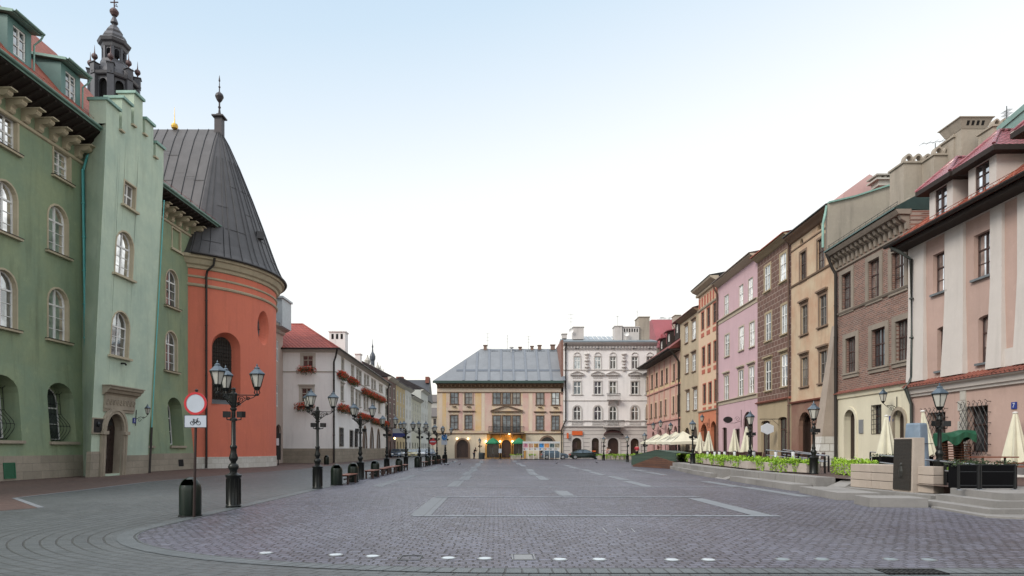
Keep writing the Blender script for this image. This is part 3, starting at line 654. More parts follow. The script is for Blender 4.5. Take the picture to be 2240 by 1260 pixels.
# portal
po = MB(); reveal(po, ST, door, .5); ring(po, ST, Op(door.s0, door.s1, -.3, door.z1, door.r, 14), -.42, .0, -.1, .16); ring(po, ST, Op(door.s0, door.s1, -.3, door.z1, door.r, 14), -.3, -.18, .16, .21)
for s in (door.s0 - .22, door.s1 + .22): sbox(po, ST, s - .26, s + .26, door.z1 - door.r - .25, door.z1 - door.r - .05, 0, .27)
fz0, fz1 = zat(ST, 256, 896), zat(ST, 260, 867); a0 = solve(ST, 226, 880)[0]; a1 = solve(ST, 292, 880)[0]
sbox(po, ST, a0, a1, door.z1 + .1, fz0, -.05, .07); sbox(po, ST, a0, a1, fz0 + .002, fz1, -.05, .12)
for k in range(9):      # carved frieze
    c = a0 + (a1 - a0) * (k + .5) / 9; h = (fz0 + fz1) / 2; po.lathe((0, 0, 0), [], 3, cap=False) if False else None
    pts = [ST(c + .12 * cos(t) * (1 - t / 14), h + .2 * sin(t) * (1 - t / 14), .14) for t in [i * .7 for i in range(11)]]; po.tube(pts, .035, 5)
obj('portal', po, stone, tw)
m = MB(); b0, b1 = solve(ST, 221, 860)[0], solve(ST, 300, 862)[0]; zc = fz1
band(m, ST, b0 + .1, b1 - .1, [(zc, .1), (zc + .1, .16), (zc + .14, .28), (zc + .3, .36), (zc + .34, .46), (zc + .48, .5), (zc + .5, 0)]); sbox(m, ST, b0 + .05, b1 - .05, zc + .5, zc + .56, -.05, .55); obj('portal_cornice', m, stone, tw)
m = MB(); ddw = flat('door_wood', (.025, .013, .01), .5, var=.4, scale=5); m.poly([ST(x, z, -.44) for x, z in door.outline()])
for c in (0, 1):
    for r_ in range(5):
        u0 = door.s0 + (door.s1 - door.s0) * (c * .5 + .06); u1 = door.s0 + (door.s1 - door.s0) * (c * .5 + .44); zz = .1 + r_ * .6
        sbox(m, ST, u0, u1, zz, zz + .5, -.44, -.40); sbox(m, ST, (u0 + u1) / 2 - .06, (u0 + u1) / 2 + .06, zz + .19, zz + .31, -.4, -.37)
dd = obj('door', m, ddw, tw)
m = MB(); f = Op(door.s0 + .15, door.s1 - .15, door.z1 - door.r - .1, door.z1 - .15, door.r - .1, 10); m.poly([ST(x, z, -.42) for x, z in f.outline()]); obj('fanlight', m, GL[0], dd)
m = MB(); m.tube([ST(door.s0 + .9, 1.05, -.4), ST(door.s0 + .9, 1.05, -.33), ST(door.s0 + .9, 1.2, -.33), ST(door.s0 + .9, 1.2, -.4)], .015, 6); obj('handle', m, rimm, dd)
pipe(tw, [ST(L + .08, 18.5, .08), ST(L + .08, 3.0, .1)], teal, .035, 'downpipe')
pipe(tw, [ST(L + .08, 3.0, .1), ST(L + .08, .02, .12)], darkpipe, .07, 'downpipe_foot')
m = MB(); c = solve(ST, 265, 795); m.tube([ST(c[0], c[1], 0), ST(c[0], c[1], .25), ST(c[0] - .1, c[1] - .1, .35)], .06, 6); obj('spout', m, iron, tw)
# plaque, number plate, wall lantern
a = opx(ST, 199, 224, 914, 949); t = thing('wall_plaque', 'dark framed metal plaque on pale green wall left of the stone doorway', 'plaque', ST(a.s0, a.z0, .05))
m = MB(); ring(m, ST, a, 0, .06, .03, .12); obj('frame', m, stone, t); m = MB(); sbox(m, ST, a.s0 + .06, a.s1 - .06, a.z0 + .06, a.z1 - .06, .0, .08)
c0 = ((a.s0 + a.s1) / 2, a.z0 * .4 + a.z1 * .6)
for k in range(4): sbox(m, ST, a.s0 + .2, a.s1 - .2, a.z0 + .16 + .09 * k, a.z0 + .19 + .09 * k, .08, .09)
m.lathe(ST(*c0, .1), [(.02, -.16), (.1, -.1), (.12, .02), (.05, .12), (.02, .16)], 10); obj('panel', m, flat('bronze', (.03, .032, .035), .4, .6), t)
bluem = flat('sign_blue', (.02, .04, .22), .35, var=.1); signwhite = flat('sign_white', (.62, .66, .72), .4, var=.08)
def number_plate(S, px, txt, label, w=.36, h=.34, d=.03, rt=None):
    s, z = solve(S, *px, d); p = S(s, z, d); t = thing('number_plate', label, 'house number', p)
    m = MB(); sbox(m, S, s - w / 2, s + w / 2, z - h / 2, z + h / 2, d - .02, d + .01); obj('plate', m, bluem, t)
    e = S(s + 1, z, d) - S(s, z, d)
    if proj(S(s + .1, z, d))[0] < proj(p)[0]: e = -e
    nrm = (S(s, z, d + 1) - p)
    m = text_mb(txt, h * .95, S(s, z, d + .016), e, (0, 0, 1)); obj('numeral', m, signwhite, t); return t
number_plate(ST, (294, 920), '1', 'small blue house number 1 plate on the pale green tower')
def lantern(mb_iron, mb_glass, c, s=1.0):   # hexagonal lantern, c = bottom centre
    x, y, z = c; n = 6
    mb_iron.lathe((x, y, z), [(.05 * s, -.10 * s), (.09 * s, -.02 * s), (.115 * s, 0), (.115 * s, .02 * s)], n)
    mb_iron.lathe((x, y, z + .40 * s), [(.235 * s, 0), (.235 * s, .03 * s)], n)
    for i in range(n):
        a = 2 * pi * i / n; mb_iron.tube([(x + .108 * s * cos(a), y + .108 * s * sin(a), z), (x + .212 * s * cos(a), y + .212 * s * sin(a), z + .41 * s)], .012 * s, 4)
    mb_glass.lathe((x, y, z), [(.098 * s, .02 * s), (.20 * s, .40 * s)], n, cap=True)
def lantern_cap(mb, c, s=1.0):
    x, y, z = c; mb.lathe((x, y, z + .43 * s), [(.25 * s, 0), (.235 * s, .03 * s), (.13 * s, .13 * s), (.085 * s, .17 * s), (.085 * s, .215 * s), (.06 * s, .235 * s), (.02 * s, .26 * s), (.028 * s, .29 * s), (.006 * s, .35 * s)], 6)
frost = flat('frosted_glass', (.50, .49, .44), .35, var=.2, scale=2); capm = flat('lamp_cap', (.07, .10, .13), .3, .3, var=.3)
def wall_lantern(S, px, label, s=.9, sc=1.0):
    a, z = solve(S, *px, .7); t = thing('wall_lantern', label, 'wall lantern', S(a, z, 0)); m = MB(); g = MB(); c = MB()
    p = S(a, z, .75); lantern(m, g, p, s); lantern_cap(c, p, s)
    m.tube([S(a, z - .75, .03), S(a, z + .25, .03)], .022, 6); m.tube([S(a, z - .35, .03), S(a, z - .2, .3), S(a, z - .25, .6), S(a, z - .1, .75)], .016, 6)
    for cc, r0 in (((.28, -.42), .13), ((.5, -.28), .09)):
        m.tube([S(a, z + cc[1] + r0 * (1 - q / 16) * sin(q * .6), cc[0] + r0 * (1 - q / 16) * cos(q * .6)) for q in range(15)], .012, 5)
    obj('bracket', m, lampiron, t); obj('glass', g, frost, t); obj('cap', c, capm, t); return t
wall_lantern(ST, (321, 905), 'black wall lantern on scroll bracket at the right corner of the pale green tower', .8)

# ------------------------------------------------------------------ church with round orange apse
AC = (-28.1, 57.4); AR = 7.93
orange = plaster('orange_plaster', (.64, .18, .11), .12, .3, (.58, .165, .11)); lead = flat('roof_sheet', (.085, .082, .086), .55, .2, var=.35, scale=.8, bs=.1); lead_seam = flat('roof_seam', (.05, .05, .054), .5, .3)
ch = thing('church', 'orange round church apse under a tall dark sheet metal roof with finial', 'church', (AC[0], AC[1], 0))
SA = Drum(AC, AR, radians(-64), radians(95))
big = opx(SA, 463, 526, 727, 884, .5, 14); oval = opx(SA, 563, 588, 680, 755)
oc_, oz = (oval.s0 + oval.s1) / 2, (oval.z0 + oval.z1) / 2
ovs, ovh = (oval.s1 - oval.s0) / 2, (oval.z1 - oval.z0) / 2
class OvalOp:
    def __init__(o, c, z, a, b, n=16):
        o.c, o.z, o.a, o.b = c, z, a, b; o.s0, o.s1, o.z0, o.z1 = c - a, c + a, z - b, z + b; o.ss = [c - a * cos(pi * i / n) for i in range(n + 1)]; o.n = n
    def h(o, x): return o.b * sqrt(max(0, 1 - ((x - o.c) / o.a) ** 2))
w = MB(); zt = 16.1
ov = OvalOp(oc_, oz, ovs, ovh)
bp = sorted(set([0, SA.L] + big.ss + ov.ss)); cols = []
for a, b in zip(bp[:-1], bp[1:]):
    k = max(1, math.ceil((b - a) / .35)); cols += [(a + (b - a) * i / k, a + (b - a) * (i + 1) / k) for i in range(k)]
for a, b in cols:
    mm_ = (a + b) / 2; stack = []
    if big.s0 < mm_ < big.s1: stack.append(((big.z0, big.z0), (big.zh(a), big.zh(b))))
    if ov.s0 < mm_ < ov.s1: stack.append(((oz - ov.h(a), oz - ov.h(b)), (oz + ov.h(a), oz + ov.h(b))))
    lo = (.9, .9)
    for l, h in stack + [((zt, zt), None)]:
        w.quad(SA(a, lo[0]), SA(b, lo[1]), SA(b, l[1]), SA(a, l[0])); lo = h
# splayed reveals
bi = Op(big.s0 + .32, big.s1 - .32, big.z0 + .35, big.z1 - .3, big.r * .8, 14)
P, Q = big.outline(), bi.outline(); n_ = len(P)
for i in range(n_): j = (i + 1) % n_; w.quad(SA(*P[i]), SA(*P[j]), SA(*Q[j], -.8), SA(*Q[i], -.8))
E = [(oc_ + ovs * cos(2 * pi * i / 28), oz + ovh * sin(2 * pi * i / 28)) for i in range(28)]; E2 = [(oc_ - .05 + ovs * .62 * cos(2 * pi * i / 28), oz + ovh * .72 * sin(2 * pi * i / 28)) for i in range(28)]
for i in range(28): j = (i + 1) % 28; w.quad(SA(*E[i]), SA(*E[j]), SA(*E2[j], -.7), SA(*E2[i], -.7))
# nave walls behind the apse
cs = [(SA(0, 0).x, SA(0, 0).y), (SA(SA.L, 0).x, SA(SA.L, 0).y)]
w.quad((cs[0][0], cs[0][1], .9), (-60, cs[0][1], .9), (-60, cs[0][1], zt), (cs[0][0], cs[0][1], zt)); w.quad((cs[1][0], cs[1][1], .9), (-60, cs[1][1], .9), (-60, cs[1][1], zt), (cs[1][0], cs[1][1], zt))
obj('wall', w, orange, ch, smooth=False)
m = MB(); k = 60
for i in range(k):
    a, b = SA.L * i / k, SA.L * (i + 1) / k; m.hexa([SA(a, 0, -.3), SA(b, 0, -.3), SA(b, 0, .07), SA(a, 0, .07), SA(a, .93, -.3), SA(b, .93, -.3), SA(b, .93, .05), SA(a, .93, .05)])
obj('plinth', m, brick('white_plinth', 'xy', (.62, .60, .56), (.5, .47, .42), (.3, .27, .22), .7, .4, .01, .3), ch)
for nm_, prof in (('string_moulding', [(14.45, 0), (14.5, .12), (14.62, .16), (14.7, .05), (14.72, 0)]), ('string_moulding', [(15.15, 0), (15.2, .1), (15.3, .12), (15.36, 0)]), ('cornice', [(15.85, 0), (15.9, .14), (16.1, .2), (16.2, .38), (16.55, .55), (16.62, .72), (16.85, .76), (16.87, 0)])):
    m = MB(); band(m, SA, 0, SA.L, prof, .4); obj(nm_, m, cream, ch)
m = MB(); m.poly([SA(x, z, -.78) for x, z in bi.outline()]); wd = obj('window', m, flat('leaded_glass', (.035, .03, .028), .2, .3, var=.6, scale=5), ch)
m = MB()
for i in range(1, 8): s = bi.s0 + (bi.s1 - bi.s0) * i / 8; m.tube([SA(s, bi.z0, -.7), SA(s, bi.zh(s), -.7)], .018, 4)
z = bi.z0 + .3
while z < bi.z1 - .2:
    xs = [x for x in [bi.s0 + (bi.s1 - bi.s0) * t / 20 for t in range(21)] if bi.zh(x) > z]; m.tube([SA(xs[0], z, -.7), SA(xs[-1], z, -.7)], .014, 4); z += .3
obj('window_grille', m, iron, wd)
m = MB(); m.hexa([SA(big.s0, big.z0 - .02, .1), SA(big.s1, big.z0 - .02, .1), SA(bi.s1 + .2, bi.z0, -.8), SA(bi.s0 - .2, bi.z0, -.8), SA(big.s0, big.z0 + .04, .1), SA(big.s1, big.z0 + .04, .1), SA(bi.s1 + .2, bi.z0 + .06, -.8), SA(bi.s0 - .2, bi.z0 + .06, -.8)]); obj('sill', m, grey_metal, wd)
m = MB(); m.poly([SA(*p, -.68) for p in E2]); wd = obj('oval_window', m, flat('oval_glass', (.2, .21, .22), .2, .5, var=.4, scale=4), ch)
m = MB(); m.tube([SA(oc_ - .05, oz - ovh * .7, -.65), SA(oc_ - .05, oz + ovh * .7, -.65)], .04, 5); m.tube([SA(oc_ - .05 - ovs * .6, oz, -.65), SA(oc_ - .05 + ovs * .6, oz, -.65)], .04, 5)
m.tube([SA(oc_ - .05 - ovs * .5, oz + ovh * .36, -.65), SA(oc_ - .05 + ovs * .5, oz + ovh * .36, -.65)], .02, 5); m.tube([SA(oc_ - .05 - ovs * .5, oz - ovh * .36, -.65), SA(oc_ - .05 + ovs * .5, oz - ovh * .36, -.65)], .02, 5); obj('glazing_bars', m, iron, wd)
# roof: bell-cast cone to apex, ridge running back
AP = A(480, 283, 57.0); RZ = AP.z; RE = AR + .82; ze = 16.9
prof = [(0, 0), (.05, .035), (.12, .10), (.22, .215), (.35, .37), (.5, .54), (.7, .75), (.85, .89), (1, 1)]   # (inward share, height share)
def rpt(a, t):
    i, h = t; ex, ey = AC[0] + RE * cos(a), AC[1] + RE * sin(a); return Vector((ex + (AP.x - ex) * i, ey + (AP.y - ey) * i, ze + (RZ - ze) * h))
m = MB(); K = 40; A0, A1_ = radians(-60), radians(96)
for k in range(K):
    a, b = A0 + (A1_ - A0) * k / K, A0 + (A1_ - A0) * (k + 1) / K
    for t0, t1 in zip(prof[:-1], prof[1:]): m.quad(rpt(a, t0), rpt(b, t0), rpt(b, t1), rpt(a, t1))
for a in (A0, A1_):
    for t0, t1 in zip(prof[:-1], prof[1:]):
        p, q = rpt(a, t0), rpt(a, t1); m.quad(p, q, Vector((-60, q.y, q.z)), Vector((-60, p.y, p.z)))
rf = obj('roof', m, lead, ch, recalc=True)
sm_ = MB()
def seam(pts, h=.09, w=.03): sm_.tube([p + Vector((.02, -.02, .03)) for p in pts], w, 4)
for k in range(26):
    a = A0 + (A1_ - A0) * (k + .5 + random.uniform(-.22, .22)) / 26; pr = prof if k % 2 == 0 else prof[:7]; seam([rpt(a, t) for t in pr])
x = AP.x - .5
for k in range(24):
    xx = AP.x - .9 * k - random.uniform(0, .18)
    pts = [rpt(A0, t) for t in prof]; dx = xx - AP.x; seam([Vector((p.x + dx - .0 + (AP.x - p.x) * .0, p.y, p.z)) for p in pts])
    zz = random.choice([2, 3, 4, 5]);
    for zq in (2, 4, 5, 6):
        if random.random() < .7:
            p = rpt(A0, prof[zq]); sm_.tube([Vector((p.x + dx, p.y - .03, p.z + .3 * (k % 3))), Vector((p.x + dx - .9, p.y - .03, p.z + .3 * (k % 3)))], .02, 3)
for k in range(60):
    a = A0 + (A1_ - A0) * random.random(); j = random.choice((2, 3, 4, 5)); p, q = rpt(a, prof[j]), rpt(a + .14, prof[j]); sm_.tube([p + Vector((.02, -.02, .02)), q + Vector((.02, -.02, .02))], .015, 3)
obj('roof_seams', sm_, lead_seam, rf)
for px, py in ((533, 492), (567, 520)):
    m = MB()
    best = None
    for k in range(60):
        a = A0 + (A1_ - A0) * k / 60
        for i in range(40):
            h = i / 40; j = max(q for q in range(len(prof) - 1) if prof[q][1] <= h); t0, t1 = prof[j], prof[j + 1]; f = (h - t0[1]) / (t1[1] - t0[1]); p = rpt(a, (t0[0] + (t1[0] - t0[0]) * f, h)); u, v = proj(p); e = (u - px) ** 2 + (v - py) ** 2
            if best is None or e < best[0]: best = (e, p)
    p = best[1]; m.obox((p.x + .1, p.y - .1), .6, .3, .25, p.z - .25, p.z + .35)
    obj('roof_vent', m, lead_seam, rf)
m = MB(); k = 60; g1, g0 = [], []
for i in range(k + 1):
    a = A0 + (A1_ - A0) * i / k; g1.append(Vector((AC[0] + (RE + .07) * cos(a), AC[1] + (RE + .07) * sin(a), ze - .02)))
m.tube(g1, .1, 6); obj('gutter', m, darkpipe, ch)
m = MB(); px_, py_ = AP.x, AP.y
m.box(px_ - .32, px_ + .32, py_ - .32, py_ + .32, RZ - 1.2, RZ + 1.0); m.box(px_ - .5, px_ + .5, py_ - .5, py_ + .5, RZ + 1.0, RZ + 1.12)
m.lathe((px_, py_, RZ + 1.12), [(.36, 0), (.28, .2), (.12, .3), (.07, .7), (.13, .85), (.07, .95), (.07, 1.25), (.22, 1.45), (.36, 1.75), (.36, 1.85), (.30, 2.0), (.14, 2.15), (.05, 2.25), (.05, 2.55), (.1, 2.65), (.04, 2.75), (.03, 3.1), (.08, 3.2), (.01, 3.7)], 12)
obj('finial', m, flat('finial_metal', (.05, .045, .05), .5, .4), rf)
m = MB(); gx = A(382, 275, 57.0); m.lathe((gx.x, gx.y, gx.z - .35), [(.1, 0), (.26, .12), (.3, .3), (.24, .48), (.05, .55), (.03, 1.0), (.01, 2.0)], 12); obj('ball_finial', m, flat('gold', (.6, .38, .08), .3, .8), rf)
s_, _ = solve(SA, 450, 700)
pipe(ch, [SA(s_ + .45, 16.75, .75), SA(s_ + .4, 16.2, .65), SA(s_ + .05, 15.75, .3), SA(s_, 15.4, .2), SA(s_, .05, .2)], darkpipe, .09)

# dark bell tower rising behind the green tower
BT = thing('bell_tower', 'dark ornate lantern spire with ball finials rising behind the green tower', 'church tower')
Yb = 75.0; Xb = (250 - VX) / F * Yb; BT.location = (Xb, Yb, 0)
zz = lambda py: EYE + (VY - py) / F * Yb
spm = flat('spire_metal', (.085, .085, .095), .45, .4, var=.35, scale=1.5); K8 = 8; R8 = pi / 8
m = MB(); m.lathe((Xb, Yb, 0), [(3.2, 0), (3.2, zz(262))], 8, R8)
obj('shaft', m, brick('tower_brick', 'xy', (.1, .05, .04), (.08, .045, .04), (.12, .1, .09), .3, .1, .01), BT)
m = MB(); base = zz(262); r0 = 2.35
for i in range(8):      # open belfry: eight piers with arches
    a = 2 * pi * i / 8 + R8; m.obox((Xb + r0 * cos(a), Yb + r0 * sin(a)), a, .3, .35, base, zz(188))
    b = a + 2 * pi / 8; p0 = Vector((Xb + r0 * cos(a), Yb + r0 * sin(a), 0)); p1 = Vector((Xb + r0 * cos(b), Yb + r0 * sin(b), 0))
    S8 = Surf((p0.x, p0.y), (p1.x, p1.y), toward=(Xb + 9 * cos((a + b) / 2), Yb + 9 * sin((a + b) / 2))); o = Op(.45, S8.L - .45, base + .1, zz(193), .6, 8)
    wall(m, S8, .0, S8.L, base - .0, zz(188), [o]); reveal(m, S8, o, .3); sbox(m, S8, 0, S8.L, base, base + .5, -.15, .12)
for prof_ in ([(2.6, zz(188)), (2.72, zz(186)), (2.8, zz(181)), (2.6, zz(179)), (2.25, zz(176)), (2.0, zz(165)), (1.6, zz(150)), (1.45, zz(146)), (1.45, zz(141))],): m.lathe((Xb, Yb, 0), prof_, 8, R8)
obj('belfry', m, spm, BT)
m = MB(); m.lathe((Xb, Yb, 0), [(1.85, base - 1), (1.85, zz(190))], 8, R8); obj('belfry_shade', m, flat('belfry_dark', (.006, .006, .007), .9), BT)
m = MB()
for i in range(8):
    m = MB(); a = 2 * pi * i / 8 + R8; c = (Xb + 2.4 * cos(a), Yb + 2.4 * sin(a)); m.obox(c, a, .32, .32, zz(186), zz(164)); m.obox(c, a, .42, .42, zz(164), zz(162.5)); m.obox(c, a, .3, .3, zz(162.5), zz(160), .5); obj('pedestal', m, spm, BT)
    fm_ = MB(); fm_.lathe((*c, zz(160)), [(.08, -.1), (.08, .2), (.3, .45), (.33, .62), (.28, .8), (.08, .98), (.05, 1.2), (.01, 1.9)], 10); obj('ball_finial', fm_, flat('ball_copper', (.09, .055, .055), .45, .4), BT)
m = MB()
for i in range(8):
    a = 2 * pi * i / 8 + R8; m.obox((Xb + 1.15 * cos(a), Yb + 1.15 * sin(a)), a, .12, .14, zz(141), zz(112))
    b = a + 2 * pi / 8; p0 = Vector((Xb + 1.18 * cos(a), Yb + 1.18 * sin(a), 0)); p1 = Vector((Xb + 1.18 * cos(b), Yb + 1.18 * sin(b), 0))
    S8 = Surf((p0.x, p0.y), (p1.x, p1.y), toward=(Xb + 9 * cos((a + b) / 2), Yb + 9 * sin((a + b) / 2))); o = Op(.2, S8.L - .2, zz(140), zz(116), .3, 6); wall(m, S8, 0, S8.L, zz(140), zz(112), [o])
m.lathe((Xb, Yb, 0), [(1.25, zz(114)), (1.32, zz(112)), (1.4, zz(106)), (1.65, zz(103)), (1.78, zz(97)), (1.6, zz(94)), (1.25, zz(91)), (1.3, zz(86)), (1.15, zz(80)), (.85, zz(76)), (.9, zz(72)), (.7, zz(66)), (.55, zz(63)), (.5, zz(60)), (.3, zz(57)), (.22, zz(54)), (.42, zz(51)), (.38, zz(47)), (.14, zz(36)), (.12, zz(33))], 8, R8)
obj('lantern_spire', m, spm, BT)
m = MB(); m.lathe((Xb, Yb, zz(27)), [(.05, -.5), (.3, -.4), (.47, -.1), (.49, .1), (.3, .38), (.06, .48), (.05, .8)], 14); m.tube([(Xb, Yb, zz(20)), (Xb, Yb, zz(-8))], .07, 6); m.tube([(Xb - .45, Yb, zz(5)), (Xb + .45, Yb, zz(5))], .07, 6)
m.tube([(Xb, Yb, zz(12)), (Xb + .4, Yb, zz(15)), (Xb + .2, Yb, zz(9))], .06, 5); obj('cross_and_ball', m, flat('ball_copper', (.09, .055, .055)), BT)
# ------------------------------------------------------------------ RIGHT ROW of houses
XR = lambda y: 20.6 + .027 * y
def yr(px): return 20.6 / ((px - VX) / F - .027)
ROW = 'old town houses along the right side'
def house(name, label, px0, px1, group=ROW, z0=0.0, X=XR, Y0=None, Y1=None, x_off=0.0, toward=(0, 50)):
    y0, y1 = (Y0 if Y0 is not None else yr(px0)), (Y1 if Y1 is not None else yr(px1))
    S = Surf((X(y0) + x_off, y0), (X(y1) + x_off, y1), toward=toward); return thing(name, label, 'house', (X(y0) + x_off, y0, 0), group), S
def body(r, S, zt, mat, ops=(), D=12, z0=0.0, dep=.16, name='wall', zmin=None, back=True, extra=None):
    w = MB(); wall(w, S, 0, S.L, z0, zt, list(ops)); shell(w, S, D, z0, zt if not callable(zt) else min(zt(0), zt(S.L)), back=back)
    for o in ops: reveal(w, S, o, dep)
    return obj(name, w, mat, r)
pinkw = plaster('dusty_pink', (.45, .32, .275), .14, .28); offw = plaster('off_white', (.54, .50, .47), .10, .2); pinkc = plaster('pink_cream', (.50, .33, .26), .15, .25)
brownf = flat('brown_frame', (.06, .03, .025), .5, var=.3)
# --- R7: dusty pink house with white pilasters
r7, S7 = house('pilaster_house', 'dusty pink house with white pilasters, red tile dormers and diamond lattice window grilles', 0, 1992, Y0=14.0)
up = [(2041, 2074, 551, 639), (2130, 2168, 508, 606), (2268, 2318, 440, 560)]; md = [(2050, 2073, 714, 810), (2140, 2178, 688, 792), (2276, 2322, 640, 765)]; gd_ = [(2112, 2161, 888, 989), (2030, 2068, 902, 985)]
o7 = [opx(S7, *q) for q in up] + [opx(S7, *q, .12) for q in md]; g7 = [opx(S7, *q) for q in gd_]
ZE7 = zat(S7, 2000, 548); ZC7 = 4.68
w = MB(); wall(w, S7, 0, S7.L, ZC7, ZE7 + .7, o7); wall(w, S7, 0, S7.L, 0, ZC7, g7); shell(w, S7, 12, 0, ZE7 + .7)
for o in o7: reveal(w, S7, o, .28)
for o in g7: reveal(w, S7, o, .45)
obj('wall', w, pinkw, r7)
m = MB(); L = S7.L
for x0, x1 in ((1986, 2026), (2072, 2113), (2172, 2198), (2232, 2262), (2330, 2380), (2480, 2540)):
    a = sorted((solve(S7, x0, 650)[0], solve(S7, x1, 650)[0])); m = MB(); a[1] = min(a[1], L); fl = .25
    z_ = [ZC7 + .35, ZC7 + 2.2, ZC7 + 4.0, ZE7 + .1]; fx = [.12, .05, 0, 0]
    for i in range(3): m.hexa([S7(a[0] - fx[i], z_[i], -.02), S7(min(L, a[1] + fx[i]), z_[i], -.02), S7(min(L, a[1] + fx[i]), z_[i], .13 + fx[i]), S7(a[0] - fx[i], z_[i], .13 + fx[i]), S7(a[0] - fx[i + 1], z_[i + 1], -.02), S7(min(L, a[1] + fx[i + 1]), z_[i + 1], -.02), S7(min(L, a[1] + fx[i + 1]), z_[i + 1], .13 + fx[i + 1]), S7(a[0] - fx[i + 1], z_[i + 1], .13 + fx[i + 1])])
    obj('pilaster', m, offw, r7)
m = MB(); sbox(m, S7, 0, L, ZE7 + .102, ZE7 + .7, -.02, .135); a = sorted((solve(S7, 2198, 800)[0], solve(S7, 2262, 800)[0]))
sbox(m, S7, a[0], a[1], ZC7 + .36, ZC7 + 1.1, -.02, .12); obj('frieze', m, offw, r7)
m = MB(); band(m, S7, 0, L, [(ZC7 - .42, .0), (ZC7 - .4, .1), (ZC7 - .3, .12), (ZC7 - .26, .2), (ZC7 - .05, .24), (ZC7, .38), (ZC7 + .06, .4), (ZC7 + .06, 0)]); obj('cornice', m, offw, r7)
m = MB(); m.hexa([S7(0, ZC7 + .065, 0), S7(L, ZC7 + .065, 0), S7(L, ZC7 + .065, .46), S7(0, ZC7 + .065, .46), S7(0, ZC7 + .34, 0), S7(L, ZC7 + .34, 0), S7(L, ZC7 + .12, .46), S7(0, ZC7 + .12, .46)])
s = .0
while s < L: m.tube([S7(s, ZC7 + .37, .02), S7(s, ZC7 + .13, .47)], .05, 5); s += .26
obj('coping_tiles', m, tiles('coping_tile', 'y', (.26, .085, .06), (.21, .07, .05)), r7)
m = MB(); sbox(m, S7, 0, L, 0, 1.0, -.02, .05); obj('plinth', m, offw, r7)
m = MB(); st = flat('quoin_stone', (.5, .48, .45), .8, var=.3)
for k in range(7): c = solve(S7, 2108, 930)[0]; wd_ = .30 if k % 2 else .17; sbox(m, S7, c - .15 - wd_ * .2, c + wd_, 1.02 + .47 * k, 1.02 + .47 * (k + 1) - .02, -.02, .06 + .01 * (k % 2))
obj('quoin', m, limestone, r7)
for o in o7: window(r7, S7, o, brownf, GBR, depth=.26, fw=.05, nv=1, hs=(.64,), bars=(.33,), sill=.08, sm=grey_metal)
for q, o in zip(gd_, g7):
    wd = window(r7, S7, o, brownf, [GL[0]], depth=.42, fw=.05, hs=(.6,)); m = MB(); a0, a1, b0, b1 = o.s0 - .18, o.s1 + .18, o.z0 - .12, o.z1 + .15; W_, H_ = a1 - a0, b1 - b0; st_ = .26; k = 0
    def cl(x0, z0, x1, z1):
        pts = []
        for t in range(41):
            x, z = x0 + (x1 - x0) * t / 40, z0 + (z1 - z0) * t / 40
            if a0 <= x <= a1 and b0 <= z <= b1: pts.append((x, z))
        if len(pts) > 1: m.tube([S7(*pts[0], .16), S7(*pts[-1], .16)], .014, 4)
    for i in range(-12, 14):
        x = a0 + i * st_; cl(x, b0, x + H_ * .62, b1); cl(x + H_ * .62, b0, x, b1)
    for i in range(6):
        x = a0 + W_ * i / 5; m.tube([S7(x, b1, .16), S7(x, b1 + .08, .24), S7(x + .08, b1 + .05, .24)], .013, 4)
        z = b0 + H_ * i / 5
        for e in (a0, a1): m.tube([S7(e, z, .16), S7(e, z, -.02)], .014, 4)
    obj('lattice_grille', m, iron, wd)
number_plate(S7, (2218, 887), '7', 'small blue house number 7 plate on the dusty pink wall', .28, .28)
m = MB(); sbox(m, S7, 0, L + .3, ZE7 + .12, ZE7 + .30, -.1, .85)
obj('soffit', m, dark_wood, r7)
m = MB(); gable_roof(m, S7, 0, L + .25, .95, ZE7 + .31, 5.5, ZE7 + 5.2, 11, .14); rf7 = obj('roof', m, red_tile, r7); gutter(rf7, S7, 0, L + .45, 1.05, ZE7 + .42, darkpipe, .13)
m = MB(); s = 1.0
class Sg:
    L = S7.L; batter = None
    def __call__(self, a, z, d=0): return S7(a, z, d)
while s < L: m.tube([S7(s, ZE7 + .62, .75), S7(s, ZE7 + .88, .68)], .015, 4); m.tube([S7(s, ZE7 + .62, .75), S7(s + .4, ZE7 + .80, .70), S7(s + .8, ZE7 + .62, .75)], .012, 4); s += .8
m.tube([S7(.5, ZE7 + .86, .69), S7(L - .5, ZE7 + .86, .69)], .016, 4); m.tube([S7(.5, ZE7 + .72, .72), S7(L - .5, ZE7 + .72, .72)], .012, 4); obj('snow_guard', m, flat('red_guard', (.3, .08, .05)), rf7)
red_gloss_tile = tiles('glossy_red_tiles', 'xy', (.30, .085, .105), (.24, .07, .085), .22, .25, .2)
for px, py in ((2058, 447), (2148, 398), (2290, 318)):
    s, z = solve(S7, px, py, .35); dormer(rf7, S7, s, 1.65, .35, z - .95, 2.0, red_gloss_tile, offw, dark_wood, 3.4, brownf, GL[2], hipped=True, over=.42, zf=ZE7 + .75)
pipe(r7, [S7(L + .1, ZE7 + .35, 1.0), S7(L - .35, ZE7 - .1, .75), S7(L - .45, ZE7 - .5, .25), S7(L - .45, ZC7 + .6, .22), S7(L - .4, ZC7, .5), S7(L - .4, ZC7 - .8, .2), S7(L - .4, TZ, .2)], flat('pipe_grey_green', (.07, .08, .075), .45, .3), .085)
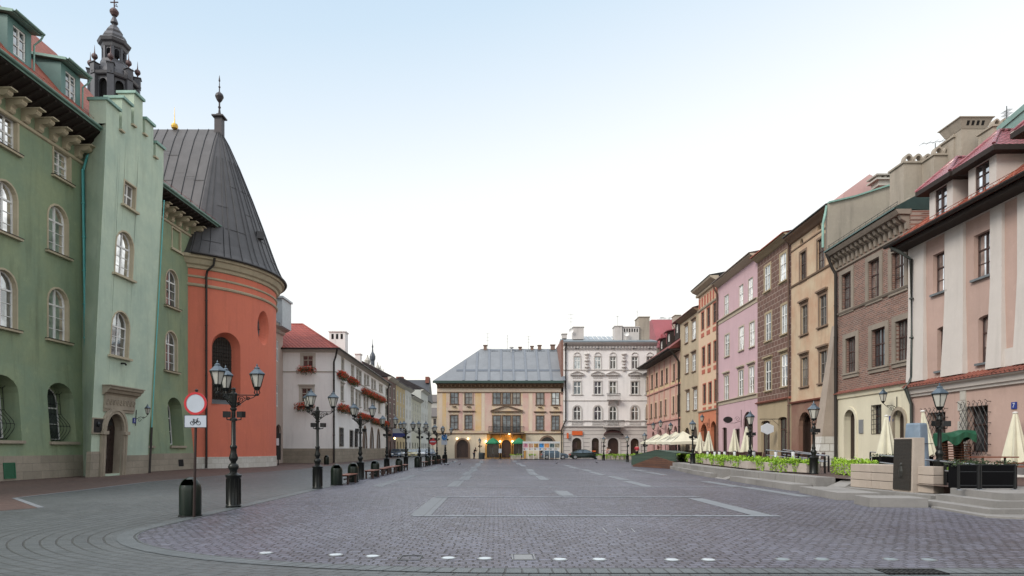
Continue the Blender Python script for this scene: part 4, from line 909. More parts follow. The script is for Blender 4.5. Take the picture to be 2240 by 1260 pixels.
# --- brick house
bricks = brick('old_red_brick', 'y', (.27, .135, .10), (.12, .07, .058), (.34, .29, .25), .32, .11, .018, .9, blotch=.5)
rb, SB = house('brick_house', 'dark red brick house with bracketed stone cornice and cream ground floor', 1992, 1830)
creamw = plaster('cream_plaster', (.62, .58, .45), .10, .28); greystone = plaster('grey_stone_trim', (.27, .23, .19), .3, .4)
o1 = [opx(SB, *q) for q in ((1842, 1863, 597, 676), (1900, 1925, 567, 652), (1951, 1979, 548, 631))]; o2 = [opx(SB, *q) for q in ((1851, 1873, 738, 815), (1908, 1938, 718, 802), (1960, 1988, 700, 789))]
dg = [opx(SB, 1848, 1872, 896, 1004, .5), opx(SB, 1954, 1980, 897, 1010, .5)]; wg = opx(SB, 1907, 1928, 886, 949)
ZCB = zat(SB, 1900, 852); ZTB = zat(SB, 1900, 515)
w = MB(); wall(w, SB, 0, SB.L, ZCB, ZTB, o1 + o2); shell(w, SB, 12, 0, ZTB)
for o in o1 + o2: reveal(w, SB, o, .25)
obj('brick_wall', w, bricks, rb)
w = MB(); wall(w, SB, 0, SB.L, 0, ZCB, dg + [wg]); [reveal(w, SB, o, .4) for o in dg + [wg]]; obj('ground_floor_wall', w, creamw, rb)
for o in o1: window(rb, SB, o, brownf, GBR, depth=.22, fw=.055, hs=(.62,), bars=(.3,), surround=.28, sum_=greystone, sd=.06)
for o in o2: window(rb, SB, o, brownf, GMIX, depth=.22, fw=.055, hs=(.6,), bars=(.3,), surround=.3, sum_=greystone, sill=.35, sm=greystone, sd=.07, vb=(.25, .75))
for z, mm in ((zat(SB, 1900, 660), greystone),): m = MB(); band(m, SB, 0, SB.L, [(z - .12, 0), (z - .1, .08), (z, .14), (z + .04, 0)]); obj('string_moulding', m, mm, rb)
m = MB(); band(m, SB, 0, SB.L, [(ZCB - .35, 0), (ZCB - .3, .08), (ZCB - .08, .12), (ZCB - .03, .2), (ZCB - .02, 0)]); obj('string_moulding', m, creamw, rb)
m = MB(); m.hexa([SB(0, ZCB - .015, -.02), SB(SB.L, ZCB - .015, -.02), SB(SB.L, ZCB - .015, .26), SB(0, ZCB - .015, .26), SB(0, ZCB + .18, -.02), SB(SB.L, ZCB + .18, -.02), SB(SB.L, ZCB + .03, .26), SB(0, ZCB + .03, .26)]); obj('coping_tiles', m, tiles('coping_tile', 'y', (.3, .1, .06), (.34, .09, .05)), rb)
m = MB(); band(m, SB, 0, SB.L, [(ZTB - 1.15, 0), (ZTB - 1.1, .1), (ZTB - 1.0, .1), (ZTB - .98, .02)]); band(m, SB, 0, SB.L, [(ZTB - .18, 0), (ZTB - .16, .6), (ZTB - .02, .7), (ZTB + .08, .75), (ZTB + .1, 0)]); obj('cornice', m, greystone, rb)
s = .2
while s < SB.L:
    m = MB(); P = [(0, ZTB - .98), (.12, ZTB - .9), (.16, ZTB - .55), (.4, ZTB - .4), (.5, ZTB - .19), (0, ZTB - .19)]; a = [SB(s - .11, z, x) for x, z in P]; b = [SB(s + .11, z, x) for x, z in P]; n_ = len(P); t = tessellate_polygon([[Vector((x, z, 0)) for x, z in P]])
    m.add(a + b, [tuple(x) for x in t] + [tuple(i + n_ for i in x[::-1]) for x in t] + [(i, (i + 1) % n_, (i + 1) % n_ + n_, i + n_) for i in range(n_)]); obj('cornice_bracket', m, greystone, rb); s += .48
m = MB(); gable_roof(m, SB, -.0, SB.L, .82, ZTB + .11, 5, ZTB + 3.2, 12, .08); rfb = obj('roof', m, flat('green_sheet', (.08, .14, .13), .5, .2, var=.3, scale=1), rb)
m = MB(); s = .1; m.tube([SB(.1, ZTB + .5, .6), SB(SB.L - .1, ZTB + .5, .6)], .016, 4); m.tube([SB(.1, ZTB + .36, .62), SB(SB.L - .1, ZTB + .36, .62)], .012, 4)
while s < SB.L: m.tube([SB(s, ZTB + .15, .66), SB(s, ZTB + .5, .6)], .014, 4); s += .6
obj('snow_guard', m, iron, rfb)
for o, mm in ((dg[0], ddw), (dg[1], ddw)):
    m = MB(); m.poly([SB(x, z, -.36) for x, z in o.outline()]); c = (o.s0 + o.s1) / 2; sbox(m, SB, c - .02, c + .02, o.z0, o.z1 - .1, -.36, -.33)
    for k in range(4): sbox(m, SB, o.s0 + .1, c - .08, o.z0 + .1 + k * .55, o.z0 + .55 + k * .55, -.36, -.33); sbox(m, SB, c + .08, o.s1 - .1, o.z0 + .1 + k * .55, o.z0 + .55 + k * .55, -.36, -.33)
    dd = obj('door', m, mm, rb); m = MB(); ring(m, SB, o, -.18, 0, -.1, .07); obj('door_surround', m, stone if o is dg[1] else creamw, dd)
wd = window(rb, SB, wg, brownf, [GL[0]], depth=.3, fw=.05); m = MB()
for i in range(5): s = wg.s0 + (wg.s1 - wg.s0) * i / 4; m.tube([SB(s, wg.z0, .02), SB(s, wg.z1, .02)], .015, 4)
for i in range(7): z = wg.z0 + (wg.z1 - wg.z0) * i / 6; m.tube([SB(wg.s0, z, .02), SB(wg.s1, z, .02)], .015, 4)
obj('window_grille', m, iron, wd)
a = opx(SB, 1880, 1889, 918, 948); m = MB(); sbox(m, SB, a.s0, a.s1, a.z0, a.z1, .0, .05); tag(obj('wall_plaque', m, flat('plaque_grey', (.2, .21, .22), .4)), 'grey rectangular plaque on the cream wall beside the arched door', 'plaque')
wall_lantern(SB, (1934, 878), 'black wall lantern on the cream ground floor of the brick house', .95)
number_plate(SB, (1949, 916), '6', 'blue house number plate beside the right arch of the brick house', .35, .3)
pipe(rb, [SB(SB.L - .15, ZTB - .0, .7), SB(SB.L - .15, ZTB - .9, .35), SB(SB.L - .2, ZTB - 1.3, .16), SB(SB.L - .2, 3.0, .16), SB(SB.L - .2, TZ, .16)], darkpipe, .09)
# fire wall and chimneys above the brick house
fw = thing('fire_wall', 'grey rendered fire wall with arched chimney pots between brick house and pink house', 'wall', SB(0, 0))
def aboxp(mb, px0, px1, py0, py1, Y, dY): a = A(px0, py1, Y); b = A(px1, py0, Y); mb.box(a.x, b.x, Y, Y + dY, a.z, b.z)
y7 = yr(1992)
m = MB(); a = A(1990, 600, y7 + .5); Yf = y7 + .5
P = [A(1990, 640, Yf), A(1990, 430, Yf), A(2035, 404, Yf), A(2130, 350, Yf), A(2200, 400, Yf), A(2200, 640, Yf)]; m.prism(P, (0, .5, 0)); obj('wall', m, concrete, fw, recalc=True)
def pots(root, px0, px1, py, Y, k, dY=1.3):
    a = A(px0, py, Y); b = A(px1, py, Y); wdt = (b.x - a.x) / k
    for i in range(k):
        m = MB(); c = a.x + wdt * (i + .5); R = wdt * .48; n = 10; Pq = []
        for t in range(n + 1): th = pi * t / n; Pq.append((c - R * cos(th), a.z + R * 1.75 * sin(th)))
        Qq = [(c + (x - c) * .7, a.z + (z - a.z) * .74) for x, z in Pq][::-1]; m.prism([(x, Y, z) for x, z in Pq + Qq], (0, dY, 0)); obj('chimney_pot', m, concrete, root, recalc=True)
def stack(px0, px1, py0, py1, Y, k, dY=1.3, flare=False, label='', grp='rendered chimney stacks above the right row'):
    a = A(px0, py1, Y); b = A(px1, py0, Y); t = thing('chimney', label, 'chimney', (a.x, Y, a.z), grp)
    m = MB(); m.box(a.x, b.x, Y, Y + dY, a.z, b.z); obj('stack', m, concrete, t)
    if flare:
        m = MB(); h = (b.x - a.x) * .38; o = h * .45; m.hexa([(a.x - .02, Y - .02, b.z), (b.x + .02, Y - .02, b.z), (b.x + .02, Y + dY + .02, b.z), (a.x - .02, Y + dY + .02, b.z), (a.x - o, Y - o, b.z + h), (b.x + o, Y - o, b.z + h), (b.x + o, Y + dY + o, b.z + h), (a.x - o, Y + dY + o, b.z + h)])
        m.box(a.x - o - .05, b.x + o + .05, Y - o - .05, Y + dY + o + .05, b.z + h, b.z + h + .05); obj('flared_cap', m, concrete, t)
        m = MB(); n = 4
        for i in range(n): c = a.x + (b.x - a.x) * (i + 1) / (n + 1); m.hexa([(c - .07, Y - o * .38, b.z + h * .3), (c + .07, Y - o * .38, b.z + h * .3), (c + .07, Y + .1, b.z + h * .3), (c - .07, Y + .1, b.z + h * .3), (c - .07, Y - o * .82, b.z + h * .72), (c + .07, Y - o * .82, b.z + h * .72), (c + .07, Y + .1, b.z + h * .72), (c - .07, Y + .1, b.z + h * .72)])
        obj('vent_slots', m, flat('black_hole', (.004, .004, .004), .9), t)
    else:
        m = MB(); m.box(a.x - .08, b.x + .08, Y - .08, Y + dY + .08, b.z, b.z + .1); obj('ledge', m, concrete, t); a2 = A(px0, py0, Y); pots(t, px0 + 1, px1 - 1, VY - (b.z + .1 - EYE) / Y * F, Y, k, .35)
    return t
stack(1977, 2042, 357, 500, 36.5, 3, label='grey chimney with three arched pots above the brick house')
stack(2043, 2086, 340, 460, 35.5, 2, label='grey chimney with two arched pots right of the three pot stack')
stack(2086, 2103, 301, 440, 35.0, 1, 1.0, label='narrow grey chimney with one arched pot beside the flared stack')
stack(2103, 2157, 282, 440, 34.5, 0, 1.2, True, label='tall grey chimney with flared vented top above the right dormers')
stack(2172, 2207, 277, 420, 33.0, 2, 1.0, label='grey chimney with arched pots behind the sloping green roof edge')
m = MB(); p0, p1 = A(2180, 290, 30.0), A(2262, 222, 26.0); m.hexa([p0, p1, p1 + Vector((.6, 0, -.1)), p0 + Vector((.6, 0, -.1)), p0 + Vector((0, 0, .25)), p1 + Vector((0, 0, .25)), p1 + Vector((.6, 0, .2)), p0 + Vector((.6, 0, .2))])
m.hexa([p0 + Vector((.1, .1, -5)), p1 + Vector((.1, .1, -5)), p1 + Vector((.5, .1, -5)), p0 + Vector((.5, .1, -5)), p0 + Vector((.1, .1, 0)), p1 + Vector((.1, .1, 0)), p1 + Vector((.5, .1, 0)), p0 + Vector((.5, .1, 0))])
obj('gable_parapet', m, copper, r7)
def antenna(px, py0, py1, Y, label, horiz=((.1, .5),), w=.5, tilt=0):
    a = A(px, py1, Y); b = A(px, py0, Y); m = MB(); m.tube([a, b], .025, 5); H = b.z - a.z
    for i, (h, L_) in enumerate(horiz):
        z = b.z - H * h; m.tube([(b.x - L_, Y, z), (b.x + L_, Y + .1, z + tilt)], .014, 4)
        for k in range(5): x = b.x - L_ + 2 * L_ * k / 4; zz_ = z + tilt * k / 4; m.tube([(x, Y - .25, zz_), (x, Y + .25, zz_)], .01, 4)
    return tag(obj('antenna', m, grey_metal), label, 'antenna')
antenna(2046, 313, 332, 35.6, 'thin television antenna above the chimney with two arched pots', ((0.1, .75),), tilt=.25)
antenna(2202, 232, 270, 33.1, 'tall thin antenna mast above the chimney by the green roof edge', ((.3, .12), (.5, .12), (.7, .12)))
# --- beige house with buttress
rg, SGB = house('beige_house', 'weathered beige house with brown red arcaded ground floor and sloping buttress', 1830, 1731)
beige = plaster('weathered_beige', (.50, .40, .28), .22, .45, (.42, .25, .16)); brownred = plaster('brown_red_plaster', (.20, .10, .075), .3, .4, (.26, .17, .12)); trim = plaster('brown_trim', (.22, .15, .105), .3, .4)
oa = [opx(SGB, *q) for q in ((1750, 1763, 551, 614), (1788, 1803, 522, 588))]; ob = [opx(SGB, *q) for q in ((1753, 1766, 668, 731), (1792, 1808, 646, 713))]; oc = [opx(SGB, *q) for q in ((1753, 1767, 782, 845), (1793, 1809, 768, 837))]
ar = [opx(SGB, 1747, 1774, 901, 1000, .5), opx(SGB, 1785, 1812, 892, 1003, .5)]; ocu = [opx(SGB, 1750, 1757, 522, 534, .5), opx(SGB, 1788, 1796, 490, 503, .5)]
ZCG = zat(SGB, 1780, 873); ZTG = zat(SGB, 1780, 487)
w = MB(); wall(w, SGB, 0, SGB.L, ZCG, ZTG, oa + ob + oc + ocu); shell(w, SGB, 12, 0, ZTG); [reveal(w, SGB, o, .2) for o in oa + ob + oc + ocu]; obj('wall', w, beige, rg)
w = MB(); wall(w, SGB, 0, SGB.L, 0, ZCG, ar); [reveal(w, SGB, o, .6) for o in ar]; obj('ground_floor_wall', w, brownred, rg)
for o in oa: window(rg, SGB, o, brownf, GMIX, depth=.16, hs=(.6,), bars=(.3,), surround=.16, sum_=trim, fw=.05)
for o in ob + oc: window(rg, SGB, o, flat('grey_frame', (.2, .18, .16)), GMIX, depth=.16, hs=(.62,), bars=(.3,), surround=.16, sum_=trim, fw=.05, sill=.24, sm=trim, hood=.22)
for o in ocu: m = MB(); m.poly([SGB(x, z, -.15) for x, z in o.outline()]); obj('oculus', m, GL[0], rg)
for o in ar: m = MB(); m.poly([SGB(x, z, -.55) for x, z in o.outline()]); i_ = Op(o.s0 + .25, o.s1 - .25, o.z0, o.z1 - .3, o.r * .7); ring(m, SGB, o, 0, .22, -.55, -.3); obj('arched_door', m, flat('shop_dark', (.03, .018, .014), .4, var=.4), rg)
for z, mm, e in ((zat(SGB, 1776, 602), trim, .12), (ZCG, flat('red_band', (.28, .1, .07)), .2)): m = MB(); band(m, SGB, 0, SGB.L, [(z - .1, 0), (z - .08, e * .7), (z + .02, e), (z + .06, 0)]); obj('string_moulding', m, mm, rg)
m = MB(); band(m, SGB, 0, SGB.L, [(ZTG - 1.0, 0), (ZTG - .98, .06), (ZTG - .9, .06), (ZTG - .88, .02)]); band(m, SGB, 0, SGB.L, [(ZTG - .4, 0), (ZTG - .35, .15), (ZTG - .2, .3), (ZTG - .05, .55), (ZTG + .06, .6), (ZTG + .06, 0)]); obj('cornice', m, trim, rg)
m = MB(); gable_roof(m, SGB, 0, SGB.L, .7, ZTG + .065, 5, ZTG + 1.5, 10, .07); obj('roof', m, flat('dark_sheet', (.05, .055, .055), .5, .3), rg)
# big grey fire wall between beige and brick houses
m = MB(); Yg = yr(1830) - .1; P = [A(1812, 560, Yg), A(1812, 445, Yg), A(1868, 432, Yg), A(1990, 393, Yg), A(2040, 420, Yg), A(2040, 560, Yg)]; m.prism(P, (0, .35, 0)); fw2 = thing('fire_wall', 'bare grey rendered gable wall rising above the brick house roof', 'wall', P[0]); obj('wall', m, concrete, fw2, recalc=True)
m = MB()
for a, b in zip(P[1:4], P[2:5]): m.hexa([a + Vector((0, -.12, 0)), b + Vector((0, -.12, 0)), b + Vector((0, .5, 0)), a + Vector((0, .5, 0)), a + Vector((0, -.12, .1)), b + Vector((0, -.12, .1)), b + Vector((0, .5, .1)), a + Vector((0, .5, .1))])
obj('coping', m, copper, fw2)
pg = thing('pink_gable', 'pale pink gable with small flared chimney behind the grey fire wall', 'house', A(1845, 420, 52))
m = MB(); P = [A(1840, 470, 52), A(1845, 422, 52), A(1902, 381, 52), A(1935, 398, 52), A(1985, 470, 52)]; m.prism(P, (0, 6, 0)); obj('wall', m, plaster('gable_pink', (.5, .33, .32), .1, .2), pg, recalc=True)
m = MB(); aboxp(m, 1922, 1953, 391, 405, 50, 1.0); aboxp(m, 1918, 1958, 388, 391.5, 49.8, 1.4); aboxp(m, 1922, 1928, 382, 388, 50, 1); aboxp(m, 1935, 1940, 382, 388, 50, 1); aboxp(m, 1948, 1953, 382, 388, 50, 1); aboxp(m, 1918, 1958, 379, 382, 49.8, 1.4); obj('chimney', m, limestone, pg)
pipe(rg, [SGB(.05, ZTG, .6), SGB(.02, ZTG - .5, .7), SGB(-.08, ZTG - 1.2, .9), SGB(-.08, ZTG - 2.7, .9)], copper, .08, 'downpipe')
# buttress (top px ~1822,y715 ; foot 1805-1832,y1012)
m = MB(); zb0 = TZ; s0 = .15; z1_ = zat(SGB, 1822, 715)
m.hexa([SGB(-.1, 0, -.1), SGB(1.15, 0, -.1), SGB(1.15, 0, 1.25), SGB(-.1, 0, 1.25), SGB(-.1, z1_, -.1), SGB(.35, z1_, -.1), SGB(.35, z1_, .12), SGB(-.1, z1_, .12)]); obj('buttress', m, plaster('buttress_plaster', (.36, .30, .25), .3, .5), rg)
m = MB(); 
def bz(z): t = z / z1_; return (1.15 - .8 * t, 1.25 - 1.13 * t)
for k in range(5):
    za, zb_ = .0 + .48 * k, .48 * (k + 1) - .02; e0, f0 = bz(za); e1, f1 = bz(zb_); g = .05 if k % 2 else .035
    m.hexa([SGB(-.12, za, -.1), SGB(e0 + g, za, -.1), SGB(e0 + g, za, f0 + g), SGB(-.12, za, f0 + g), SGB(-.12, zb_, -.1), SGB(e1 + g, zb_, -.1), SGB(e1 + g, zb_, f1 + g), SGB(-.12, zb_, f1 + g)])
obj('buttress_base', m, brick('whitewashed_blocks', 'xy', (.62, .62, .60), (.5, .48, .44), (.25, .22, .18), .6, .48, .02, .4), rg)
# --- brown sgraffito house
rs, SS = house('sgraffito_house', 'brown house with a relief of small squares over an olive ground floor', 1731, 1657)
sg = brick('sgraffito', 'y', (.16, .085, .065), (.12, .065, .05), (.38, .30, .25), .62, .42, .03, 1.0, offset=.5, blotch=.25, dist=.06); olive = plaster('olive_beige', (.36, .29, .19), .15, .3)
os_ = [opx(SS, *q) for q in ((1673, 1685, 582, 636), (1707, 1720, 556, 615), (1675, 1687, 686, 745), (1710, 1722, 667, 730), (1675, 1687, 790, 854), (1710, 1723, 776, 845))]
og = [opx(SS, 1665, 1684, 920, 1000, .1), opx(SS, 1702, 1721, 912, 1002, .1)]; ZCS = zat(SS, 1693, 876); ZTS = zat(SS, 1693, 541)
w = MB(); wall(w, SS, 0, SS.L, ZCS, ZTS, os_); shell(w, SS, 12, 0, ZTS); [reveal(w, SS, o, .1) for o in os_]; obj('wall', w, sg, rs)
w = MB(); wall(w, SS, 0, SS.L, 0, ZCS, og); [reveal(w, SS, o, .3) for o in og]; obj('ground_floor_wall', w, olive, rs)
for i, o in enumerate(os_): window(rs, SS, o, white_paint, GBR if i < 2 else GMIX, depth=.08, hs=(.64,), bars=(.3,), surround=.2, sum_=olive, fw=.06, sill=.22, sm=olive, hood=.3 if i > 3 else None)
for o in og: window(rs, SS, o, brownf, [GL[0]], depth=.28, hs=(.7,), fw=.07)
m = MB(); band(m, SS, 0, SS.L, [(ZCS - .1, 0), (ZCS - .08, .18), (ZCS + .02, .25), (ZCS + .1, 0)]); obj('string_moulding', m, flat('red_band', (.28, .1, .07)), rs)
m = MB(); band(m, SS, 0, SS.L, [(ZTS - .3, 0), (ZTS - .25, .12), (ZTS - .1, .3), (ZTS + .02, .5), (ZTS + .1, .55), (ZTS + .1, 0)]); obj('cornice', m, olive, rs)
m = MB(); gable_roof(m, SS, 0, SS.L, .65, ZTS + .105, 5, ZTS + 1.3, 10, .07); obj('roof', m, red_tile, rs)
pipe(rs, [SS(.15, ZTS - .1, .5), SS(.15, ZTS - .7, .15), SS(.15, TZ, .15)], flat('pipe_brown', (.12, .07, .05), .5), .08)
a, z = solve(SS, 1675, 938, 1.0); t = thing('hanging_sign', 'blank white hexagonal sign hanging from a bracket on the olive ground floor', 'sign', SS(a, z, 0))
m = MB(); m.tube([SS(a - .1, z + .75, 0), SS(a - .1, z + .75, 1.5)], .025, 5); m.tube([SS(a - .1, z + .25, 0), SS(a - .1, z + .75, .6)], .015, 5); m.tube([SS(a - .1, z + .45, .7), SS(a - .1, z + .75, .7)], .01, 4); obj('bracket', m, iron, t)
p = SS(a - .1, z, .9); m = MB(); m.prism([(p.x - .48, p.y, p.z + .22), (p.x, p.y, p.z + .45), (p.x + .48, p.y, p.z + .22), (p.x + .48, p.y, p.z - .22), (p.x, p.y, p.z - .45), (p.x - .48, p.y, p.z - .22)], (0, .08, 0)); obj('panel', m, flat('sign_white', (.7, .72, .75)), t, recalc=True)
# --- pink house
rp, SP = house('pink_house', 'tall smooth rose pink house with white windows', 1657, 1571)
rose = plaster('rose_pink', (.50, .345, .375), .08, .2); cr2 = plaster('pale_trim', (.42, .36, .28), .1, .2)
op_ = [opx(SP, *q) for q in ((1585, 1594, 646, 689), (1617, 1626, 624, 672), (1637, 1647, 609, 659), (1586, 1595.5, 732, 779), (1617, 1627, 715, 766), (1640, 1650.5, 705, 758), (1585, 1594, 822, 875), (1616, 1626, 810, 866), (1638.6, 1649.5, 802, 860))]
opg = [opx(SP, 1625, 1647, 900, 1000, .5), opx(SP, 1580, 1590, 935, 1000, .1), opx(SP, 1608, 1618, 938, 1000)]
ZCP = zat(SP, 1614, 871); ZTP = zat(SP, 1614, 590)
w = MB(); wall(w, SP, 0, SP.L, 0, ZTP, op_ + opg); shell(w, SP, 12, 0, ZTP); [reveal(w, SP, o, .2) for o in op_ + opg]; obj('wall', w, rose, rp)
for i, o in enumerate(op_): window(rp, SP, o, white_paint, GBR, depth=.1, hs=(.62,), bars=(.3,), surround=.12 if i > 2 else .04, sum_=cr2, fw=.07, sill=.12, sm=cr2, hood=.3 if i > 5 else None)
for o in opg: m = MB(); m.poly([SP(x, z, -.2) for x, z in o.outline()]); ring(m, SP, o, 0, .1, -.2, -.12); obj('shop_door', m, flat('shop_dark', (.03, .018, .014), .4), rp)
for z in (zat(SP, 1614, 678), ZCP): m = MB(); band(m, SP, 0, SP.L, [(z - .35, 0), (z - .33, .05), (z - .05, .07), (z, .2), (z + .06, .2), (z + .07, 0)]); obj('string_moulding', m, cr2, rp)
m = MB(); band(m, SP, 0, SP.L, [(ZTP - .3, 0), (ZTP - .25, .15), (ZTP, .6), (ZTP + .1, .65), (ZTP + .1, 0)]); obj('cornice', m, cr2, rp)
m = MB(); gable_roof(m, SP, 0, SP.L, .75, ZTP + .105, 5, ZTP + 1.2, 10, .07); obj('roof', m, flat('brown_sheet', (.14, .10, .085), .5), rp)
pipe(rp, [SP(SP.L - .1, ZTP, .6), SP(SP.L - .1, ZTP - .9, .15), SP(SP.L - .1, TZ, .15)], flat('pipe_brown', (.12, .07, .05), .5), .1)
a, z = solve(SP, 1600, 918, .9); t = thing('hanging_sign', 'black oval sign on a long scroll bracket on the rose pink house', 'sign', SP(a, z, 0)); m = MB(); m.tube([SP(a, z + .9, .03), SP(a, z - .7, .03)], .02, 5); m.tube([SP(a, z - .1, 0), SP(a, z - .3, .6), SP(a, z - .3, 1.5)], .02, 5); m.tube([SP(a, z + .05 + .25 * sin(q * .6) * (1 - q / 16), .35 + .25 * cos(q * .6) * (1 - q / 16)) for q in range(15)], .015, 4); obj('bracket', m, iron, t)
p = SP(a, z, 1.2); m = MB(); m.prism([(p.x + .42 * cos(q), p.y, p.z + .28 * sin(q)) for q in [2 * pi * i / 20 for i in range(20)]], (0, .06, 0)); obj('panel', m, flat('sign_black', (.02, .02, .02), .4), t, recalc=True)
# --- orange house
ro, SO = house('orange_house', 'narrow orange and cream house with painted panels and dentil cornice', 1571, 1528)
orng = plaster('orange_cream', (.58, .41, .30), .12, .25, (.52, .4, .26)); orgd = plaster('orange_ground', (.48, .17, .09), .12, .25); redp = flat('red_panel', (.38, .1, .06), .7)
oo = [opx(SO, *q) for q in ((1534.5, 1540, 683, 721), (1546.5, 1553, 673, 714), (1560, 1566.5, 663, 706), (1536, 1542, 760, 801), (1548.5, 1554.5, 753, 797), (1561.5, 1568, 746, 790), (1538, 1544, 841, 883), (1550.5, 1556.5, 837, 881), (1563, 1568.5, 831, 878))]
ogd = [opx(SO, 1532, 1547, 927, 1000, .5), opx(SO, 1554, 1567, 921, 1000, .5)]; ZCO = zat(SO, 1550, 897); ZTO = zat(SO, 1550, 622)
w = MB(); wall(w, SO, 0, SO.L, ZCO, ZTO, oo); shell(w, SO, 12, 0, ZTO); [reveal(w, SO, o, .16) for o in oo]; obj('wall', w, orng, ro)
w = MB(); wall(w, SO, 0, SO.L, 0, ZCO, ogd); [reveal(w, SO, o, .4) for o in ogd]; obj('ground_floor_wall', w, orgd, ro)
for o in oo: window(ro, SO, o, brownf, GDARK, depth=.12, hs=(.62,), bars=(.3,), surround=.13, sum_=redp, fw=.08)
for o in ogd: m = MB(); m.poly([SO(x, z, -.38) for x, z in o.outline()]); obj('arched_door', m, flat('shop_dark', (.03, .018, .014), .4), ro)
for k in range(7): m = MB(); s = SO.L * (k + .5) / 7; sbox(m, SO, s - .25, s + .25, ZTO - 1.9, ZTO - .9, -.02, .04); obj('painted_panel', m, redp, ro)
for o in oo:
    m = MB(); sbox(m, SO, o.s0 - .05, o.s1 + .05, o.z0 - .85, o.z0 - .4, -.02, .035); obj('painted_panel', m, redp, ro)
for z in (ZCO, ZTO - 2.15): m = MB(); band(m, SO, 0, SO.L, [(z - .1, 0), (z - .08, .12), (z + .04, .18), (z + .08, 0)]); obj('string_moulding', m, cr2, ro)
m = MB(); band(m, SO, 0, SO.L, [(ZTO - .35, 0), (ZTO - .3, .25), (ZTO - .05, .75), (ZTO + .12, .85), (ZTO + .13, 0)]); s = .1
while s < SO.L: sbox(m, SO, s, s + .16, ZTO - .6, ZTO - .36, 0, .28); s += .32
obj('cornice', m, cr2, ro)
m = MB(); gable_roof(m, SO, 0, SO.L, .9, ZTO + .135, 5, ZTO + 1.2, 10, .07); obj('roof', m, flat('dark_sheet', (.05, .055, .055), .5, .3), ro)
# --- narrow beige
re_, SE = house('narrow_beige_house', 'narrow beige house with carved window hoods beside the orange house', 1528, 1488)
oe = [opx(SE, *q) for q in ((1499, 1505, 714, 750), (1514.5, 1522, 703, 743), (1500, 1506, 783, 816), (1514.5, 1522, 775, 812), (1502, 1508, 859, 898), (1517.5, 1525, 853, 896))]; ZTE = zat(SE, 1508, 690)
oeg = [opx(SE, 1497, 1509, 935, 1000, .5), opx(SE, 1513, 1525, 930, 1000, .5)]
body(re_, SE, ZTE, plaster('beige_stucco', (.42, .34, .235), .2, .4), oe + oeg, D=12)
for o in oe: window(re_, SE, o, white_paint, GMIX, depth=.1, hs=(.62,), bars=(.3,), surround=.14, sum_=trim, fw=.08, sill=.15, sm=trim, hood=.2)
for o in oeg: m = MB(); m.poly([SE(x, z, -.15) for x, z in o.outline()]); obj('arched_door', m, flat('shop_dark', (.03, .018, .014), .4), re_)
m = MB(); band(m, SE, 0, SE.L, [(ZTE - .3, 0), (ZTE - .2, .2), (ZTE, .5), (ZTE + .1, .55), (ZTE + .1, 0)]); obj('cornice', m, trim, re_)
m = MB(); gable_roof(m, SE, 0, SE.L, .65, ZTE + .105, 5, ZTE + 1.6, 10, .1); obj('roof', m, tiles('brown_tiles', 'y', (.16, .06, .045), (.12, .05, .04)), re_)
# --- pink and cream house at the far end, with overhanging red roof
rc, SCc = house('pilaster_strip_house', 'pink and cream house with many narrow windows under an overhanging red roof', 1489, 0, Y1=98.5)
zc = lambda q: (1200 + q[0] / 3.5, 1200 + q[1] / 3.5, 680 + q[2] / 3.5, 680 + q[3] / 3.5)
w1 = [(752, 765, 507, 610), (785, 800, 490, 597), (820, 836, 473, 580), (860, 877, 455, 568), (897, 913, 438, 553), (953, 968, 405, 533), (985, 1000, 387, 515)]
w2_ = [(748, 758, 722, 825), (780, 793, 712, 820), (815, 828, 702, 813), (853, 867, 690, 805), (890, 903, 678, 797), (950, 963, 655, 785), (983, 997, 645, 775)]
oc1 = [opx(SCc, *zc(q)) for q in w1]; oc2 = [opx(SCc, *zc(q)) for q in w2_]; gC = [opx(SCc, *zc(q), .5) for q in ((790, 812, 922, 1080), (842, 866, 905, 1080), (905, 935, 890, 1080), (958, 985, 880, 1080))]
ZBC = zat(SCc, 1445, 922); ZTC = zat(SCc, 1445, 790)
w = MB(); wall(w, SCc, 0, SCc.L, ZBC, ZTC, oc1 + oc2); shell(w, SCc, 12, 0, ZTC); [reveal(w, SCc, o, .15) for o in oc1 + oc2]; obj('wall', w, pinkc, rc)
w = MB(); wall(w, SCc, 0, SCc.L, 0, ZBC, gC); [reveal(w, SCc, o, .3) for o in gC]; obj('ground_floor_wall', w, plaster('ground_pink', (.48, .29, .27), .12, .25), rc)
for o in oc1 + oc2: window(rc, SCc, o, brownf, [GL[0], GL[3]], depth=.12, hs=(.55,), surround=.18, sum_=orng, fw=.09, sill=.2, sm=trim, nv=1)
for o in gC: m = MB(); m.poly([SCc(x, z, -.28) for x, z in o.outline()]); obj('arched_door', m, flat('shop_dark', (.03, .018, .014), .4), rc)
m = MB(); zz2 = zat(SCc, 1445, 855)
for o in oc1[:-1]:
    i = oc1.index(o); s = (o.s0 + oc1[i + 1].s1) / 2; sbox(m, SCc, s - .18, s + .18, ZBC + .15, ZTC - .3, -.02, .08)
for z in (ZBC, zz2): sbox(m, SCc, 0, SCc.L, z - .08, z + .1, -.02, .16)
obj('pilaster_strips', m, plaster('strip_pink', (.46, .24, .2), .12, .2), rc)
m = MB(); cb_ = plaster('cream_band', (.55, .42, .25), .12, .2); sbox(m, SCc, 0, SCc.L, zz2 + .12, oc1[3].z0 - .15, -.02, .03); obj('spandrel_band', m, cb_, rc)
m = MB(); sbox(m, SCc, -.0, SCc.L + .6, ZTC - .05, ZTC + .1, -.1, 1.3); obj('soffit', m, dark_wood, rc)
